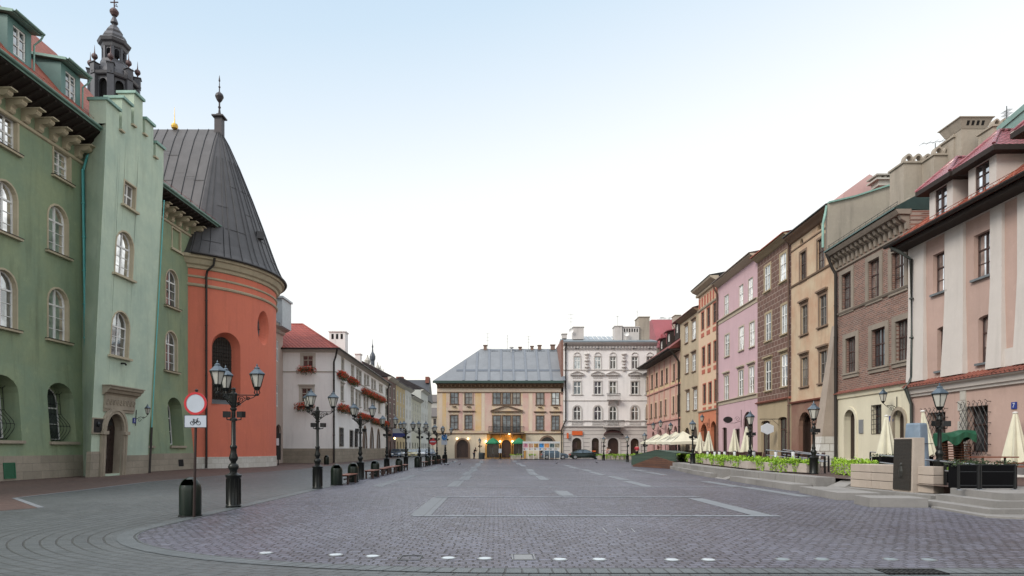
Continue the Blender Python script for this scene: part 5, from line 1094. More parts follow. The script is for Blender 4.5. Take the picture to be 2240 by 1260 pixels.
m = MB(); gable_roof(m, SCc, 0, SCc.L + .8, 1.35, ZTC + .105, 7, ZTC + 6.3, 13, .12, hip1=5.0); rfc = obj('roof', m, tiles('dark_red_tiles', 'y', (.22, .05, .04), (.17, .04, .035)), rc)
gutter(rfc, SCc, 0, SCc.L + .8, 1.42, ZTC + .2, darkpipe, .12)
for px, py in ((1447, 752), (1463, 736), (1481, 716)):
    s, z = solve(SCc, px, py, -1.6); dormer(rfc, SCc, s, 2.0, -1.6, z - 1.0, 1.6, flat('wine_roof', (.20, .05, .06), .5), dark_wood, dark_wood, 3.0, white_paint, GL[1], over=.3)
pipe(rc, [SCc(-.0, ZTC - .1, 1.3), SCc(.3, ZTC - .9, .5), SCc(.3, ZTC - 1.5, .15), SCc(.3, TZ, .15)], darkpipe, .13)
for px, py, lab in ((1430, 938, 'black wall lantern nearest the far end of the pink and cream house'), (1446, 933, 'middle black wall lantern on the pink and cream house'), (1468, 940, 'hanging black wall lantern near the downpipe of the pink and cream house')): wall_lantern(SCc, (px, py), lab, 1.3)
wall_lantern(SO, (1537, 921), 'small black wall lantern above the arches of the orange house', 1.0)
# ------------------------------------------------------------------ LEFT, farther: gate house, white corner house, street row
gcx = plaster('cream_pink', (.50, .41, .36), .12, .3); whit = plaster('white_plaster', (.80, .80, .79), .10, .3); wtrim = plaster('white_trim', (.5, .48, .43), .15, .3)
SC = Surf((-23.3, 59), (-23.3, 69.98)); gt = thing('gate_house', 'narrow pale cream house with arched passage squeezed between church and white corner house', 'house', (-23.3, 59, 0))
def ofs(S, Y0, x0, x1, y0, y1, r=0): return opx(S, x0, x1, y0, y1, r)
og_ = [opx(SC, 604, 610, 745, 791), opx(SC, 602, 609, 842, 889), opx(SC, 603, 616, 928, 1000, .5)]
w = MB(); zg = zat(SC, 612, 722); wall(w, SC, 0, SC.L, 0, zg, og_); shell(w, SC, 12, 0, zg); [reveal(w, SC, o, .3) for o in og_]; obj('wall', w, gcx, gt)
for o in og_[:2]: window(gt, SC, o, white_paint, GMIX, depth=.12, fw=.1)
m = MB(); m.poly([SC(x, z, -.25) for x, z in og_[2].outline()]); obj('passage', m, flat('shop_dark', (.03, .018, .014), .4), gt)
m = MB(); band(m, SC, 0, SC.L, [(zg - .5, 0), (zg - .4, .2), (zg - .15, .3), (zg, .7), (zg + .2, .8), (zg + .22, 0)]); obj('cornice', m, wtrim, gt)
m = MB(); gable_roof(m, SC, 0, SC.L, .85, zg + .225, 4, zg + 3.4, 9, .1); obj('roof', m, flat('blue_sheet', (.22, .26, .30), .5, .2), gt)
m = MB(); p = A(620, 700, 68); m.box(p.x - 2.4, p.x + .35, 66.6, 69.5, zg, zg + 2.9); m.box(p.x - 2.6, p.x + .5, 66.4, 69.6, zg + 2.9, zg + 3.1); obj('dormer', m, flat('pale_blue_sheet', (.45, .5, .53), .6), gt)
ad = thing('information_stand', 'dark folding board with small white notices in the passage by the orange church', 'board', (-21.9, 62, 0)); m = MB(); m.obox((-21.6, 62.5), .4, .55, .08, .5, 3.1); obj('panel', m, iron, ad)
for k in range(2): m = MB(); m.obox((-21.62 + .3 * k, 62.36 + .12 * k), .4, .12, .02, 1.9, 2.5 + .1 * k); obj('notice', m, flat('sign_white', (.7, .7, .7)), ad)
for k in range(2): m = MB(); m.obox((-21.6 - .4 + .8 * k, 62.3), .4, .04, .2, 0, .5); obj('leg', m, iron, ad)

# white corner house
YW, XW0, XW1 = 70.0, -23.75, -17.6
SF = Surf((XW0, YW), (XW1, YW), toward=(0, 0)); SL = Surf((XW1, YW), (-18.4, 109.0))
wh = thing('white_corner_house', 'white corner house with red tile hip roof, flower boxes and pointed arches along its side', 'house', (XW0, YW, 0))
z3 = lambda q: (560 + q[0] / 3.15, 560 + q[1] / 3.15, 680 + q[2] / 3.15, 680 + q[3] / 3.15)
of_ = [opx(SF, *z3(q)) for q in ((322, 392, 308, 385), (314, 385, 532, 625))]; ZW = zat(SF, 690, 764)
u3 = [(588, 606, 330, 410), (656, 674, 378, 455), (692, 706, 400, 500), (711, 726, 415, 505), (745, 758, 440, 510), (765, 778, 450, 510), (795, 807, 472, 535), (813, 825, 482, 540), (848, 858, 505, 555), (861, 871, 512, 560), (893, 903, 535, 585)]
u2 = [(584, 604, 515, 618), (654, 673, 548, 655), (686, 701, 563, 660), (707, 722, 573, 660), (742, 755, 590, 680), (762, 773, 598, 685), (793, 804, 613, 690), (809, 819, 618, 690), (843, 855, 635, 700), (890, 902, 655, 720)]
u1 = [(573, 601, 808, 932), (645, 668, 825, 936), (679, 700, 830, 938)]; ua = [(736, 762, 805, 1003), (787, 808, 814, 1000), (833, 853, 825, 998)]
ol = [opx(SL, *z3(q)) for q in u3 + u2 + u1] + [opx(SL, *z3(q), .9) for q in ua]
w = MB(); wall(w, SF, 0, SF.L, 0, ZW, of_); wall(w, SL, 0, SL.L, 0, ZW, ol); [reveal(w, SF, o, .2) for o in of_]; [reveal(w, SL, o, .25) for o in ol]
w.quad((XW0, YW, 0), (XW0, 109, 0), (XW0, 109, ZW), (XW0, YW, ZW)); w.quad((XW0, 109, 0), (-18.4, 109, 0), (-18.4, 109, ZW), (XW0, 109, ZW)); obj('wall', w, whit, wh)
m = MB(); sbox(m, SF, 0, SF.L + .06, 0, 1.6, -.1, .06); sbox(m, SL, 0, SL.L, 0, 1.6, -.1, .06); obj('plinth', m, plinth_m, wh)
for i, o in enumerate(of_): window(wh, SF, o, flat('beige_frame', (.4, .36, .3)), [GL[0]], depth=.14, fw=.07, hs=(.6,), surround=.3, sum_=wtrim, sill=.3, sm=wtrim, hood=.35 if i else None)
red_fl = flat('red_petals', (.78, .06, .02), .6, var=.4, scale=20); leaf_fl = flat('dark_leaves', (.05, .10, .025), .6, var=.5, scale=20)
for i, o in enumerate(ol):
    if i < len(u3) + len(u2): window(wh, SL, o, flat('beige_frame', (.4, .36, .3)), GMIX, depth=.14, fw=.09, hs=(.6,), surround=.14, sum_=wtrim, sill=.2, sm=wtrim, hood=.15 if i >= len(u3) else None)
    elif i < len(ol) - 3:
        wd = window(wh, SL, o, brownf, [GL[0]], depth=.14, fw=.07, surround=.12, sum_=wtrim); m = MB()
        for k in range(6): s = o.s0 + (o.s1 - o.s0) * k / 5; m.tube([SL(s, o.z0, .05), SL(s, o.z1, .05)], .018, 4)
        for k in range(7): z = o.z0 + (o.z1 - o.z0) * k / 6; m.tube([SL(o.s0, z, .05), SL(o.s1, z, .05)], .018, 4)
        obj('window_grille', m, iron, wd)
    else:
        m = MB(); m.poly([SL(x, z, -.22) for x, z in o.outline()]); dd = obj('arched_door', m, flat('door_brown', (.09, .05, .03), .5, var=.4), wh); m = MB(); ring(m, SL, o, -.35, 0, -.1, .05); obj('door_surround', m, trim, dd)
zs = zat(SF, 640, 812)
for S_ in (SF, SL): m = MB(); band(m, S_, 0, S_.L, [(zs - .1, 0), (zs - .08, .08), (zs, .1), (zs + .03, 0)]); obj('string_moulding', m, wtrim, wh)
m = MB(); band(m, SF, -.05, SF.L + .3, [(ZW - .35, 0), (ZW - .3, .1), (ZW - .05, .4), (ZW, .45), (ZW + .02, 0)]); band(m, SL, -.3, SL.L, [(ZW - .35, 0), (ZW - .3, .1), (ZW - .05, .4), (ZW, .45), (ZW + .02, 0)]); obj('cornice', m, wtrim, wh)
m = MB(); zr = zat(Surf((XW0, YW + 4), (XW1, YW + 4), toward=(0, 0)), 660, 708); e = .6
E = [(XW0 - 4, YW - e, ZW + .03), (XW1 + e, YW - e, ZW + .03), (-18.4 + e, 109.5, ZW + .03), (XW0 - 4, 109.5, ZW + .03)]; R_ = [(-21.3, YW + 4.2, zr), (-21.6, 109.5, zr)]
rx = A(662, 708, YW + 4.2).x; R_ = [(rx, YW + 4.2, zr), (rx - .3, 109.5, zr)]
m.add([*E, *R_, (XW0 - 2, YW + 4.2, zr)], [(0, 1, 4, 6), (1, 2, 5, 4), (4, 5, 3, 0, 6), (2, 3, 5)]); rfw = obj('roof', m, tiles('corner_roof_tiles', 'xy', (.34, .07, .05), (.26, .05, .04), .75, .4, .32), wh)
m = MB(); m.tube([Vector(E[1]), Vector(R_[0])], .09, 6); m.tube([Vector(R_[0]), Vector(R_[1])], .09, 6); m.tube([Vector(R_[0]), (XW0 - 2, YW + 4.2, zr)], .09, 6); obj('ridge_tiles', m, flat('ridge_red', (.3, .06, .04), .5), rfw)
m = MB(); m.tube([(XW0, YW - e - .05, ZW), (XW1 + e + .05, YW - e - .05, ZW), (-18.4 + e, 109.5, ZW)], .1, 6); obj('gutter', m, darkpipe, wh)
pipe(wh, [(XW1 + .35, YW - .5, ZW - .1), (XW1 + .1, YW - .2, ZW - .9), (XW1 - .1, YW - .12, ZW - 1.4), (XW1 - .1, YW - .12, .05)], darkpipe, .1)
a, z = solve(SL, 846, 845); pipe(wh, [SL(a, ZW, .5), SL(a, ZW - 1, .15), SL(a, .05, .15)], darkpipe, .12)
def chim(px0, px1, py0, py1, Y, d, mat, label, caps=3, grp=None):
    a = A(px0, py1, Y); b = A(px1, py0, Y); t = thing('chimney', label, 'chimney', (a.x, Y, a.z), grp); m = MB(); m.box(a.x, b.x, Y, Y + d, a.z, b.z); obj('stack', m, mat, t)
    h = (b.z - a.z) * .12 + .1; m = MB(); m.box(a.x - .1, b.x + .1, Y - .1, Y + d + .1, b.z, b.z + .12); obj('cap', m, mat, t)
    wd = (b.x - a.x) / (caps * 2 + 1) if caps else 0
    if caps:
        m = MB()
        for k in range(caps): m.box(a.x + wd * (2 * k + 1), a.x + wd * (2 * k + 2), Y - .012, Y + .1, b.z - h * 2.2, b.z - h * .6)
        obj('vent_slots', m, flat('black_hole', (.004, .004, .004), .9), t)
    return t
chim(720, 755, 726, 770, 76, 1.5, whit, 'white vented chimney on the red roof of the white corner house')
chim(777, 788, 775, 800, 84, 1.0, whit, 'small pale chimney farther along the white house roof', 0)
def leafcluster(mb, c, rx, ry, rz, n, size, seed=0, hang=0):
    r = random.Random(seed)
    for i in range(n):
        th = r.uniform(0, 2 * pi); ph = math.acos(r.uniform(-1, 1)); q = r.uniform(.55, 1) ** .5
        lump = 1 + .25 * sin(3 * th + seed) * sin(4 * ph + seed * 2)
        p = Vector((c[0] + rx * q * lump * sin(ph) * cos(th), c[1] + ry * q * lump * sin(ph) * sin(th), c[2] + rz * q * lump * cos(ph) - hang * r.random() * (abs(cos(th)))))
        a = Vector((r.gauss(0, 1), r.gauss(0, 1), r.gauss(0, 1))).normalized(); b = a.cross(Vector((r.gauss(0, 1), r.gauss(0, 1), r.gauss(0, 1)))).normalized(); s = size * r.uniform(.6, 1.3)
        mb.add([p - a * s, p + b * s * .6, p + a * s, p - b * s * .6], [(0, 1, 2, 3)])
def flowerbox(S, px0, px1, py, label, k=0):
    s0, z = solve(S, px0, py, .4); s1, _ = solve(S, px1, py, .4); s0, s1 = min(s0, s1), max(s0, s1); c = S((s0 + s1) / 2, z, .35); w = (s1 - s0) / 2
    t = thing('flower_box', label, 'flower box', S(s0, z, 0), 'red geranium boxes on the white corner house')
    m = MB(); sbox(m, S, s0, s1, z - .25, z - .02, .12, .42); obj('trough', m, brown_wood, t)
    d = S(s1, z) - S(s0, z); f = MB(); g = MB(); nn = max(2, int(w * 2 / .4))
    for i in range(nn + 1):
        p = S(s0 + (s1 - s0) * i / nn, z + .02, .35); leafcluster(g, (p.x, p.y, p.z - .12), .42, .40, .42, 80, .07, i + k, .3); leafcluster(f, p, .40, .40, .36, 90, .065, i + k + 50, .3)
    obj('leaves', g, leaf_fl, t); obj('flowers', f, red_fl if k != 1 else red_fl, t)
for i, (x0, x1, y, lab) in enumerate([(655, 684, 806, 'upper red flower box on the front of the white corner house'), (650, 681, 887, 'lower red flower box on the front of the white corner house')]): flowerbox(SF, x0, x1, y, lab, i * 7)
for i, (x0, x1, y, lab) in enumerate([(745, 759, 815, 'red geranium box at the first top floor side window'), (767, 782, 828, 'small geranium box at the second top floor side window'), (796, 842, 853, 'long red geranium box along the top floor windows'), (745, 763, 888, 'large red geranium box at the first middle floor side window'), (768, 775, 895, 'narrow geranium box half hidden by the second lamp head'), (788, 812, 907, 'bright red geranium box between two lamp heads'), (816, 850, 918, 'long red geranium box low on the far side windows')]): flowerbox(SL, x0, x1, y, lab, i * 11 + 3)
p = (-18.6, 69.4); 
# row of far houses on the left street
ROWL = 'far houses along the left street'
def xl(y): return -18.4 + (y - 109) * .012
def ypx(px): return None
far = [(849, 866, 826, 865, (.14, .085, .075), 'brown plastered house next to the white corner house', (.30, .33, .36)), (866, 886, 838, 880, (.46, .36, .20), 'pale yellow house with a dark roof in the left street', None), (886, 900, 848, 880, (.56, .56, .53), 'tall white house with a pinkish lower part in the left street', None), (900, 921, 868, 890, (.46, .45, .36), 'cream house with tall windows and a pale cornice', None), (921, 936, 853, 880, (.50, .51, .48), 'pale grey green house at the far end of the street', None)]
yprev = 109.0
for i, (x0, x1, ytop, _, col, lab, _2) in enumerate(far):
    k1 = (x1 - VX) / F; y1_ = (-18.4 - .012 * 109) / (k1 - .012); k0 = (x0 - VX) / F; y0_ = yprev; yprev = y1_
    S = Surf((xl(y0_), y0_), (xl(y1_), y1_)); t = thing('row_house', lab, 'house', (xl(y0_), y0_, 0), ROWL); zt = zat(S, x0 + 1, ytop); wm = plaster('row_plaster_%d' % i, col, .15, .3); ops = []
    nc = max(2, int(S.L / 3.2)); nf = 3
    for f in range(nf):
        for c in range(nc): s = S.L * (c + .5) / nc; z0_ = 4.4 + f * (zt - 5.4) / nf; ops.append(Op(s - .55, s + .55, z0_ + .5, z0_ + 2.3))
    for c in range(nc): s = S.L * (c + .5) / nc; ops.append(Op(s - .8, s + .8, .2, 2.9, .6))
    body(t, S, zt, wm, ops, D=10)
    for j, o in enumerate(ops):
        if j < nf * nc: window(t, S, o, white_paint if i != 0 else brownf, GDARK, depth=.12, fw=.12, hs=(.6,), surround=.15, sum_=wtrim)
        else: m = MB(); m.poly([S(x, z, -.14) for x, z in o.outline()]); obj('shop_door', m, flat('shop_dark', (.03, .018, .014), .4), t)
    m = MB(); band(m, S, 0, S.L, [(zt - .4, 0), (zt - .3, .2), (zt, .6), (zt + .1, .65), (zt + .1, 0)]); obj('cornice', m, wtrim, t)
    m = MB(); gable_roof(m, S, 0, S.L, .75, zt + .12, 5, zt + 3.0, 10, .1); obj('roof', m, flat('far_roof', (.07, .06, .065), .6), t)
t = thing('dark_gabled_building', 'big dark steep roofed building rising behind the far street houses', 'building', (-27, 150, 0), ROWL); a, b = A(862, 850, 170), A(934, 826, 170); m = MB(); m.box(a.x, b.x, 170, 182, 0, A(0, 868, 170).z); obj('wall', m, plaster('row_plaster_9', (.45, .43, .36)), t)
ze_, zr_ = A(0, 876, 170).z, A(0, 826, 170).z; m = MB(); m.hexa([(a.x, 169, ze_), (b.x + .3, 169, ze_), (b.x + .3, 183, ze_), (a.x, 183, ze_), (a.x, 175.8, zr_), (b.x + .3, 175.8, zr_), (b.x + .3, 176.2, zr_), (a.x, 176.2, zr_)]); rr = obj('roof', m, flat('slate_roof', (.04, .045, .055), .6), t)
m = MB(); m.box(b.x - .9, b.x + .1, 174, 178, zr_ - 1, zr_ + .7); obj('parapet', m, flat('chimney_brick', (.2, .07, .05), .8), t)
m = MB(); c = A(874, 834, 165); m.box(c.x - .9, c.x + .9, 165, 167, c.z - 4, c.z + 1.2); tag(obj('chimney', m, flat('chimney_brick', (.28, .08, .05), .8)), 'red brick chimney in front of the dark steep roof', 'chimney')
for i, (x0, x1, yt, Y, col, lab) in enumerate([(934, 958, 912, 200, (.40, .36, .30), 'low pale house closing the far end of the left street'), (936, 949, 880, 230, (.45, .43, .40), 'tall pale house just visible beyond the far end of the street')]):
    a, b = A(x0, yt, Y), A(x1, yt, Y); t = thing('far_house', lab, 'house', (a.x, Y, 0), ROWL); S = Surf((a.x, Y), (b.x + 3, Y), toward=(0, 0)); ops = [Op(.5 + c * 1.5, 1.4 + c * 1.5, 3 + f * 3, 4.8 + f * 3) for f in range(3) for c in range(int(S.L / 1.6)) if 5 + f * 3 < a.z]
    body(t, S, a.z, plaster('row_plaster_f%d' % i, col), ops, D=8)
    for o in ops: window(t, S, o, brownf, [GL[0]], depth=.1, fw=.12)
    m = MB(); gable_roof(m, S, 0, S.L, .5, a.z + .02, 4, a.z + 3, 8, .1); obj('roof', m, flat('slate_roof2', (.10, .085, .08), .6), t)
# far baroque roof and turret behind the white house
t = thing('church_turret', 'small dark turret with spire behind the white house roof', 'church tower', A(815, 800, 130)); c = A(815, 812, 130)
m = MB(); k = 130 / F; m.lathe((c.x, 130, 0), [(4.5 * k, 0), (4.5 * k, A(0, 800, 130).z), (4.5 * k, A(0, 790, 130).z), (6.2 * k, A(0, 786, 130).z), (6.5 * k, A(0, 780, 130).z), (5 * k, A(0, 775, 130).z), (2 * k, A(0, 770, 130).z), (1.3 * k, A(0, 762, 130).z), (2 * k, A(0, 758, 130).z), (.6 * k, A(0, 752, 130).z), (.3 * k, A(0, 742, 130).z)], 8); obj('spire', m, flat('turret_slate', (.06, .07, .09), .5), t)
for i, (px, py) in enumerate([(804, 782), (826, 798), (832, 805), (838, 812)]):
    c = A(px, py, 128); m = MB(); s = [1.0, .7, .6, .55][i]; m.lathe((c.x, 128, c.z - 2.4), [(.5 * s, -2), (.5 * s, .6), (.25 * s, .7), (.5 * s, 1.2), (.65 * s, 1.8), (.35 * s, 2.2), (.15 * s, 2.5), (.1 * s, 2.9)], 10); tag(obj('roof_statue', m, limestone), ['tallest pale stone urn left of the dark turret', 'pale stone urn just right of the dark turret', 'middle small pale stone urn right of the turret', 'small pale stone urn farthest right of the turret'][i], 'urn', 'stone urns on the baroque roofline')
m = MB(); P = [A(793, 850, 128.5), A(795, 806, 128.5), A(812, 796, 128.5), A(832, 818, 128.5), A(848, 828, 128.5), A(848, 850, 128.5)]; m.prism(P, (0, 3, 0)); tag(obj('baroque_gable', m, limestone, recalc=True), 'pale curved church gable behind the white house roof', 'gable')

# ------------------------------------------------------------------ BACK of the square
YB = 100.0
ZX = lambda q: (920 + q[0] / 3.5, 920 + q[1] / 3.5, 680 + q[2] / 3.5, 680 + q[3] / 3.5)
xa, xb = A(956, 0, YB).x, A(1232, 0, YB).x; SBc = Surf((xa, YB), (xb, YB), toward=(0, 0))
bc = thing('peach_house', 'faded peach painted house with grey hipped roof, balcony and green parasols below', 'house', (xa, YB, 0), 'houses closing the far end of the square')
def fresco():
    m, n, b = nm('faded_fresco'); v = coord(n); vor = N(n, 'ShaderNodeTexNoise', Scale=.55, Detail=8.0, Roughness=.8); n.links.new(v, vor.inputs['Vector'])
    s = n.nodes.new('ShaderNodeSeparateXYZ'); n.links.new(v, s.inputs[0]); st = mathn(n, 'SINE', mathn(n, 'MULTIPLY', s.outputs[0], 2.4))
    f = mathn(n, 'ADD', mathn(n, 'MULTIPLY', st, .07), vor.outputs['Fac']); r = n.nodes.new('ShaderNodeValToRGB'); n.links.new(f, r.inputs[0]); e = r.color_ramp.elements
    e[0].position = .3; e[0].color = (.62, .38, .33, 1); e[1].position = .68; e[1].color = (.66, .46, .24, 1); x = e.new(.46); x.color = (.62, .53, .42, 1); x = e.new(.56); x.color = (.66, .52, .35, 1)
    st2 = ramp(n, noise(n, coord(n, (1.5, 1.5, .25)), 1.5, 6, .7), .5, .8); c = mixc(n, mathn(n, 'MULTIPLY', st2, .35), r.outputs[0], (.2, .14, .1)); c = mixc(n, mathn(n, 'MULTIPLY', ramp(n, noise(n, v, 6, 6, .8), .45, .7), .3), c, (.3, .2, .15))
    n.links.new(c, b.inputs['Base Color']); b.inputs['Roughness'].default_value = .9; return m
fres = fresco(); amber = plaster('amber_wall', (.50, .28, .08), .2, .3); paleg = plaster('pale_ground', (.64, .56, .43), .15, .35)
b2 = [(230, 287, 615, 713), (341, 399, 617, 715), (555, 612, 620, 717), (628, 688, 620, 717), (705, 762, 620, 717), (887, 944, 622, 720), (1006, 1063, 622, 720)]
b1 = [(229, 285, 800, 905), (341, 397, 800, 905), (555, 612, 803, 945), (628, 690, 803, 945), (705, 762, 803, 945), (886, 943, 805, 912), (1005, 1062, 805, 912)]
ob2 = [opx(SBc, *ZX(q)) for q in b2]; ob1 = [opx(SBc, *ZX(q)) for q in b1]; ob0 = [opx(SBc, *ZX(q), .5) for q in ((275, 365, 987, 1125), (507, 602, 990, 1125), (620, 692, 987, 1125), (710, 792, 990, 1125), (918, 1022, 966, 1125))]
for o in ob0: o.z0 = max(o.z0, .05)
ZB1, ZB0 = zat(SBc, 1090, 948), 0; ZBT = zat(SBc, 1090, 842)
w = MB(); wall(w, SBc, 0, SBc.L, ZB1, ZBT, ob2 + ob1); shell(w, SBc, 13, 0, ZBT); [reveal(w, SBc, o, .2) for o in ob2 + ob1]; obj('wall', w, fres, bc)
fp = plaster('faded_pink', (.60, .37, .33), .25, .3, (.62, .52, .42)); fy = plaster('faded_ochre', (.66, .43, .19), .2, .3, (.64, .53, .38)); fc = plaster('faded_cream', (.68, .60, .48), .2, .3, (.66, .5, .4))
for x0, x1, mm in ((959, 967, fc), (968, 976, fy), (1003, 1012, fp), (1033, 1039, fp), (1040, 1053, fy), (1054, 1060, fc), (1061, 1076, fp), (1143, 1156, fp), (1158, 1164, fc), (1165, 1172, fp), (1191, 1204, fp), (1225, 1231, fp)):
    a, b = solve(SBc, x0, 900)[0], solve(SBc, x1, 900)[0]; m = MB(); sbox(m, SBc, a, b, ZB1 + .35, ZBT - 1.25, -.02, .018); obj('painted_panel', m, mm, bc)
m = MB(); sbox(m, SBc, 0, SBc.L, ZBT - 1.15, ZBT - .56, -.02, .03); obj('painted_frieze', m, fc, bc)
sm0, sm1 = solve(SBc, 1065, 970)[0], solve(SBc, 1150, 970)[0]
for e0, e1, k in ((0, sm0, 0), (sm1, SBc.L, 4)): w = MB(); wall(w, SBc, e0, e1, 0, ZB1, [ob0[k]]); reveal(w, SBc, ob0[k], .4); obj('ground_floor_wall', w, paleg, bc)
w = MB(); wall(w, SBc, sm0, sm1, 0, ZB1, ob0[1:4]); [reveal(w, SBc, ob0[k], .4) for k in (1, 2, 3)]; obj('ground_floor_wall', w, amber, bc)
for o in ob2: window(bc, SBc, o, brownf, [GL[0], GL[1], GL[3]], depth=.15, fw=.07, hs=(.52,), bars=(), surround=.14, sum_=trim, sill=.2, sm=trim)
for i, o in enumerate(ob1): window(bc, SBc, o, brownf, [GL[0]], depth=.15, fw=.07, hs=(.5,), bars=(.25, .75), surround=.14, sum_=trim, sill=None if i in (2, 3, 4) else .2, sm=trim)
for i, o in enumerate(ob0):
    m = MB(); m.poly([SBc(x, z, -.38) for x, z in o.outline()]); dd = obj('arched_door', m, flat('door_brown_dark', (.05, .025, .018), .4, var=.4) if i in (0, 2) else flat('arch_dark', (.06, .055, .05), .2, .3), bc); m = MB(); ring(m, SBc, o, -.28, 0, -.1, .08); obj('door_surround', m, trim if i in (0, 4) else amber, dd)
    if i == 0: m = MB(); c = (o.s0 + o.s1) / 2; ring(m, SBc, Op(c - .45, c + .45, .1, 2.4), 0, .1, -.38, -.3); ring(m, SBc, o, 0, .12, -.38, -.32); obj('door_frame', m, brownf, dd)
for z, e in ((ZB1, .15), (zat(SBc, 1090, 858), .1)): m = MB(); band(m, SBc, 0, SBc.L, [(z - .1, 0), (z - .08, e), (z + .05, e), (z + .08, 0)]); obj('string_moulding', m, trim, bc)
for o in [ob1[k] for k in (0, 1, 5, 6)]: m = MB(); zz_ = o.z1 + .62; sbox(m, SBc, o.s0 - .4, o.s1 + .4, zz_, zz_ + .12, -.02, .25); sbox(m, SBc, o.s0 - .3, o.s1 + .3, zz_ - .1, zz_ - .002, -.02, .12); m.lathe(SBc((o.s0 + o.s1) / 2, zz_ + .75, .02), [(.01, -.06), (.3, -.04), (.38, 0), (.3, .04), (.01, .06)], 12); obj('window_hood', m, trim, bc)
m = MB(); p0, p1, pt = solve(SBc, 1073, 901), solve(SBc, 1144, 901), solve(SBc, 1108, 889); P = [(p0[0], p0[1]), (p1[0], p1[1]), (p1[0] - .1, p1[1] + .12), (pt[0], pt[1] + .12), (p0[0] + .1, p0[1] + .12)]
for a, b in (((p0[0], p0[1]), (p1[0], p1[1])), ((p0[0], p0[1] + .1), (pt[0], pt[1] + .08)), ((pt[0], pt[1] + .08), (p1[0], p1[1] + .1))): m.hexa([SBc(a[0], a[1], -.02), SBc(b[0], b[1], -.02), SBc(b[0], b[1], .28), SBc(a[0], a[1], .28), SBc(a[0], a[1] + .14, -.02), SBc(b[0], b[1] + .14, -.02), SBc(b[0], b[1] + .14, .3), SBc(a[0], a[1] + .14, .3)])
obj('pediment', m, trim, bc)
bz0, s0, s1 = zat(SBc, 1108, 949), solve(SBc, 1069, 945)[0], solve(SBc, 1146, 945)[0]; bal = MB(); sbox(bal, SBc, s0, s1, bz0, bz0 + .15, 0, 1.1); bl = obj('balcony', bal, trim, bc)
m = MB()
for k in range(40): s = s0 + (s1 - s0) * k / 39; m.tube([SBc(s, bz0 + .16, 1.02), SBc(s, bz0 + .75, 1.12), SBc(s, bz0 + 1.1, 1.02)], .022, 4)
for z in (.2, 1.1): m.tube([SBc(s0, bz0 + z, .0), SBc(s0, bz0 + z, 1.02), SBc(s1, bz0 + z, 1.02), SBc(s1, bz0 + z, 0)], .035, 5)
obj('railing', m, iron, bl)
for s in (s0 + .3, (s0 * 2 + s1) / 3, (s0 + 2 * s1) / 3, s1 - .3): m = MB(); m.prism([SBc(s - .1, bz0, 0), SBc(s - .1, bz0, 1.0), SBc(s - .1, bz0 - .7, 0)], (.2, 0, 0)); obj('balcony_bracket', m, trim, bl)
# eaves, hipped roof under netting
m = MB(); ze2 = ZBT + .0; band(m, SBc, 0, SBc.L, [(ze2 - .55, 0), (ze2 - .5, .1), (ze2 - .2, .25), (ze2, .7), (ze2 + .12, .8), (ze2 + .13, 0)])
s = .3
while s < SBc.L: sbox(m, SBc, s, s + .22, ze2 - .3, ze2 - .02, 0, .55); s += .62
obj('cornice', m, plaster('cornice_brown', (.2, .13, .08)), bc)
netm = flat('grey_sheeting', (.20, .215, .235), .55, .1, var=.25, scale=.5, bs=.2); er, rr_ = A(947, 834, YB - .9), A(1052, 763, YB + 7)
m = MB(); xe0, xe1 = A(947, 0, YB - .9).x, xb + .05; zE, zR = A(0, 833, YB - .9).z, A(0, 763, YB + 7).z; xr = A(1052, 0, YB + 7).x
m.add([(xe0, YB - .95, zE), (xe1, YB - .95, zE), (xe1, YB + 7, zR), (xr, YB + 7, zR), (xe0, YB + 15, zE), (xe1, YB + 15, zE)], [(0, 1, 2, 3), (0, 3, 4), (3, 2, 5, 4), (1, 5, 2)]); rfB = obj('roof', m, netm, bc)
m = MB(); m.box(xe0 - .02, xe1, YB - 1.02, YB - .9, zE - .35, zE + .02); obj('fascia', m, flat('green_fascia', (.035, .07, .06), .5), rfB)
nrm_up = (Vector((0, 7.95, zR - zE))).normalized(); m = MB()
for k in range(9):
    x = xe1 - .15 - 1.95 * k; y1f = 1.0 if x > xr else max(.1, (x - xe0) / (xr - xe0)); a = Vector((x, YB - .93, zE + .04)); b = a + Vector((0, 7.95, zR - zE)) * (y1f * .97); m.hexa([a, a + Vector((.35, 0, 0)), b + Vector((.35, 0, 0)), b, a + Vector((0, 0, .09)), a + Vector((.35, 0, .09)), b + Vector((.35, 0, .09)), b + Vector((0, 0, .09))])
obj('sheet_strips', m, flat('grey_strip', (.15, .17, .20), .5), rfB)
m = MB(); a = Vector((xe0 + 3.5, YB - .93 + 2.2, zE + (zR - zE) * .277 + .03)); b = Vector((xe1, a.y, a.z)); m.hexa([a, b, b + nrm_up * .5, a + nrm_up * .5, a + Vector((0, 0, .05)), b + Vector((0, 0, .05)), b + nrm_up * .5 + Vector((0, 0, .05)), a + nrm_up * .5 + Vector((0, 0, .05))]); obj('sheet_hem', m, flat('dark_strip', (.10, .12, .15), .5), rfB)
m = MB()
for k in range(6): x = xe1 - 1.2 - 1.95 * k; p = Vector((x, YB - .93 + 7.3, zE + (zR - zE) * .92 + .06)); text_mb('TECH', .62, p, (1, 0, 0), nrm_up, .01, m)
obj('sheet_lettering', m, flat('dark_strip', (.10, .12, .15), .5), rfB)
for i, (x0, x1, y0, y1) in enumerate([(1058, 1065, 756, 766), (1135, 1141, 760, 766), (1161, 1167, 758, 766), (1177, 1184, 756, 765), (1205, 1214, 755, 765)]): chim(x0, x1, y0, y1, YB + 6.6, .6, flat('chimney_brick2', (.22, .15, .12), .8), ['leftmost', 'second', 'third', 'fourth', 'rightmost'][i] + ' small brick chimney on the grey hipped roof ridge', 0, 'small chimneys on the grey roof ridge')
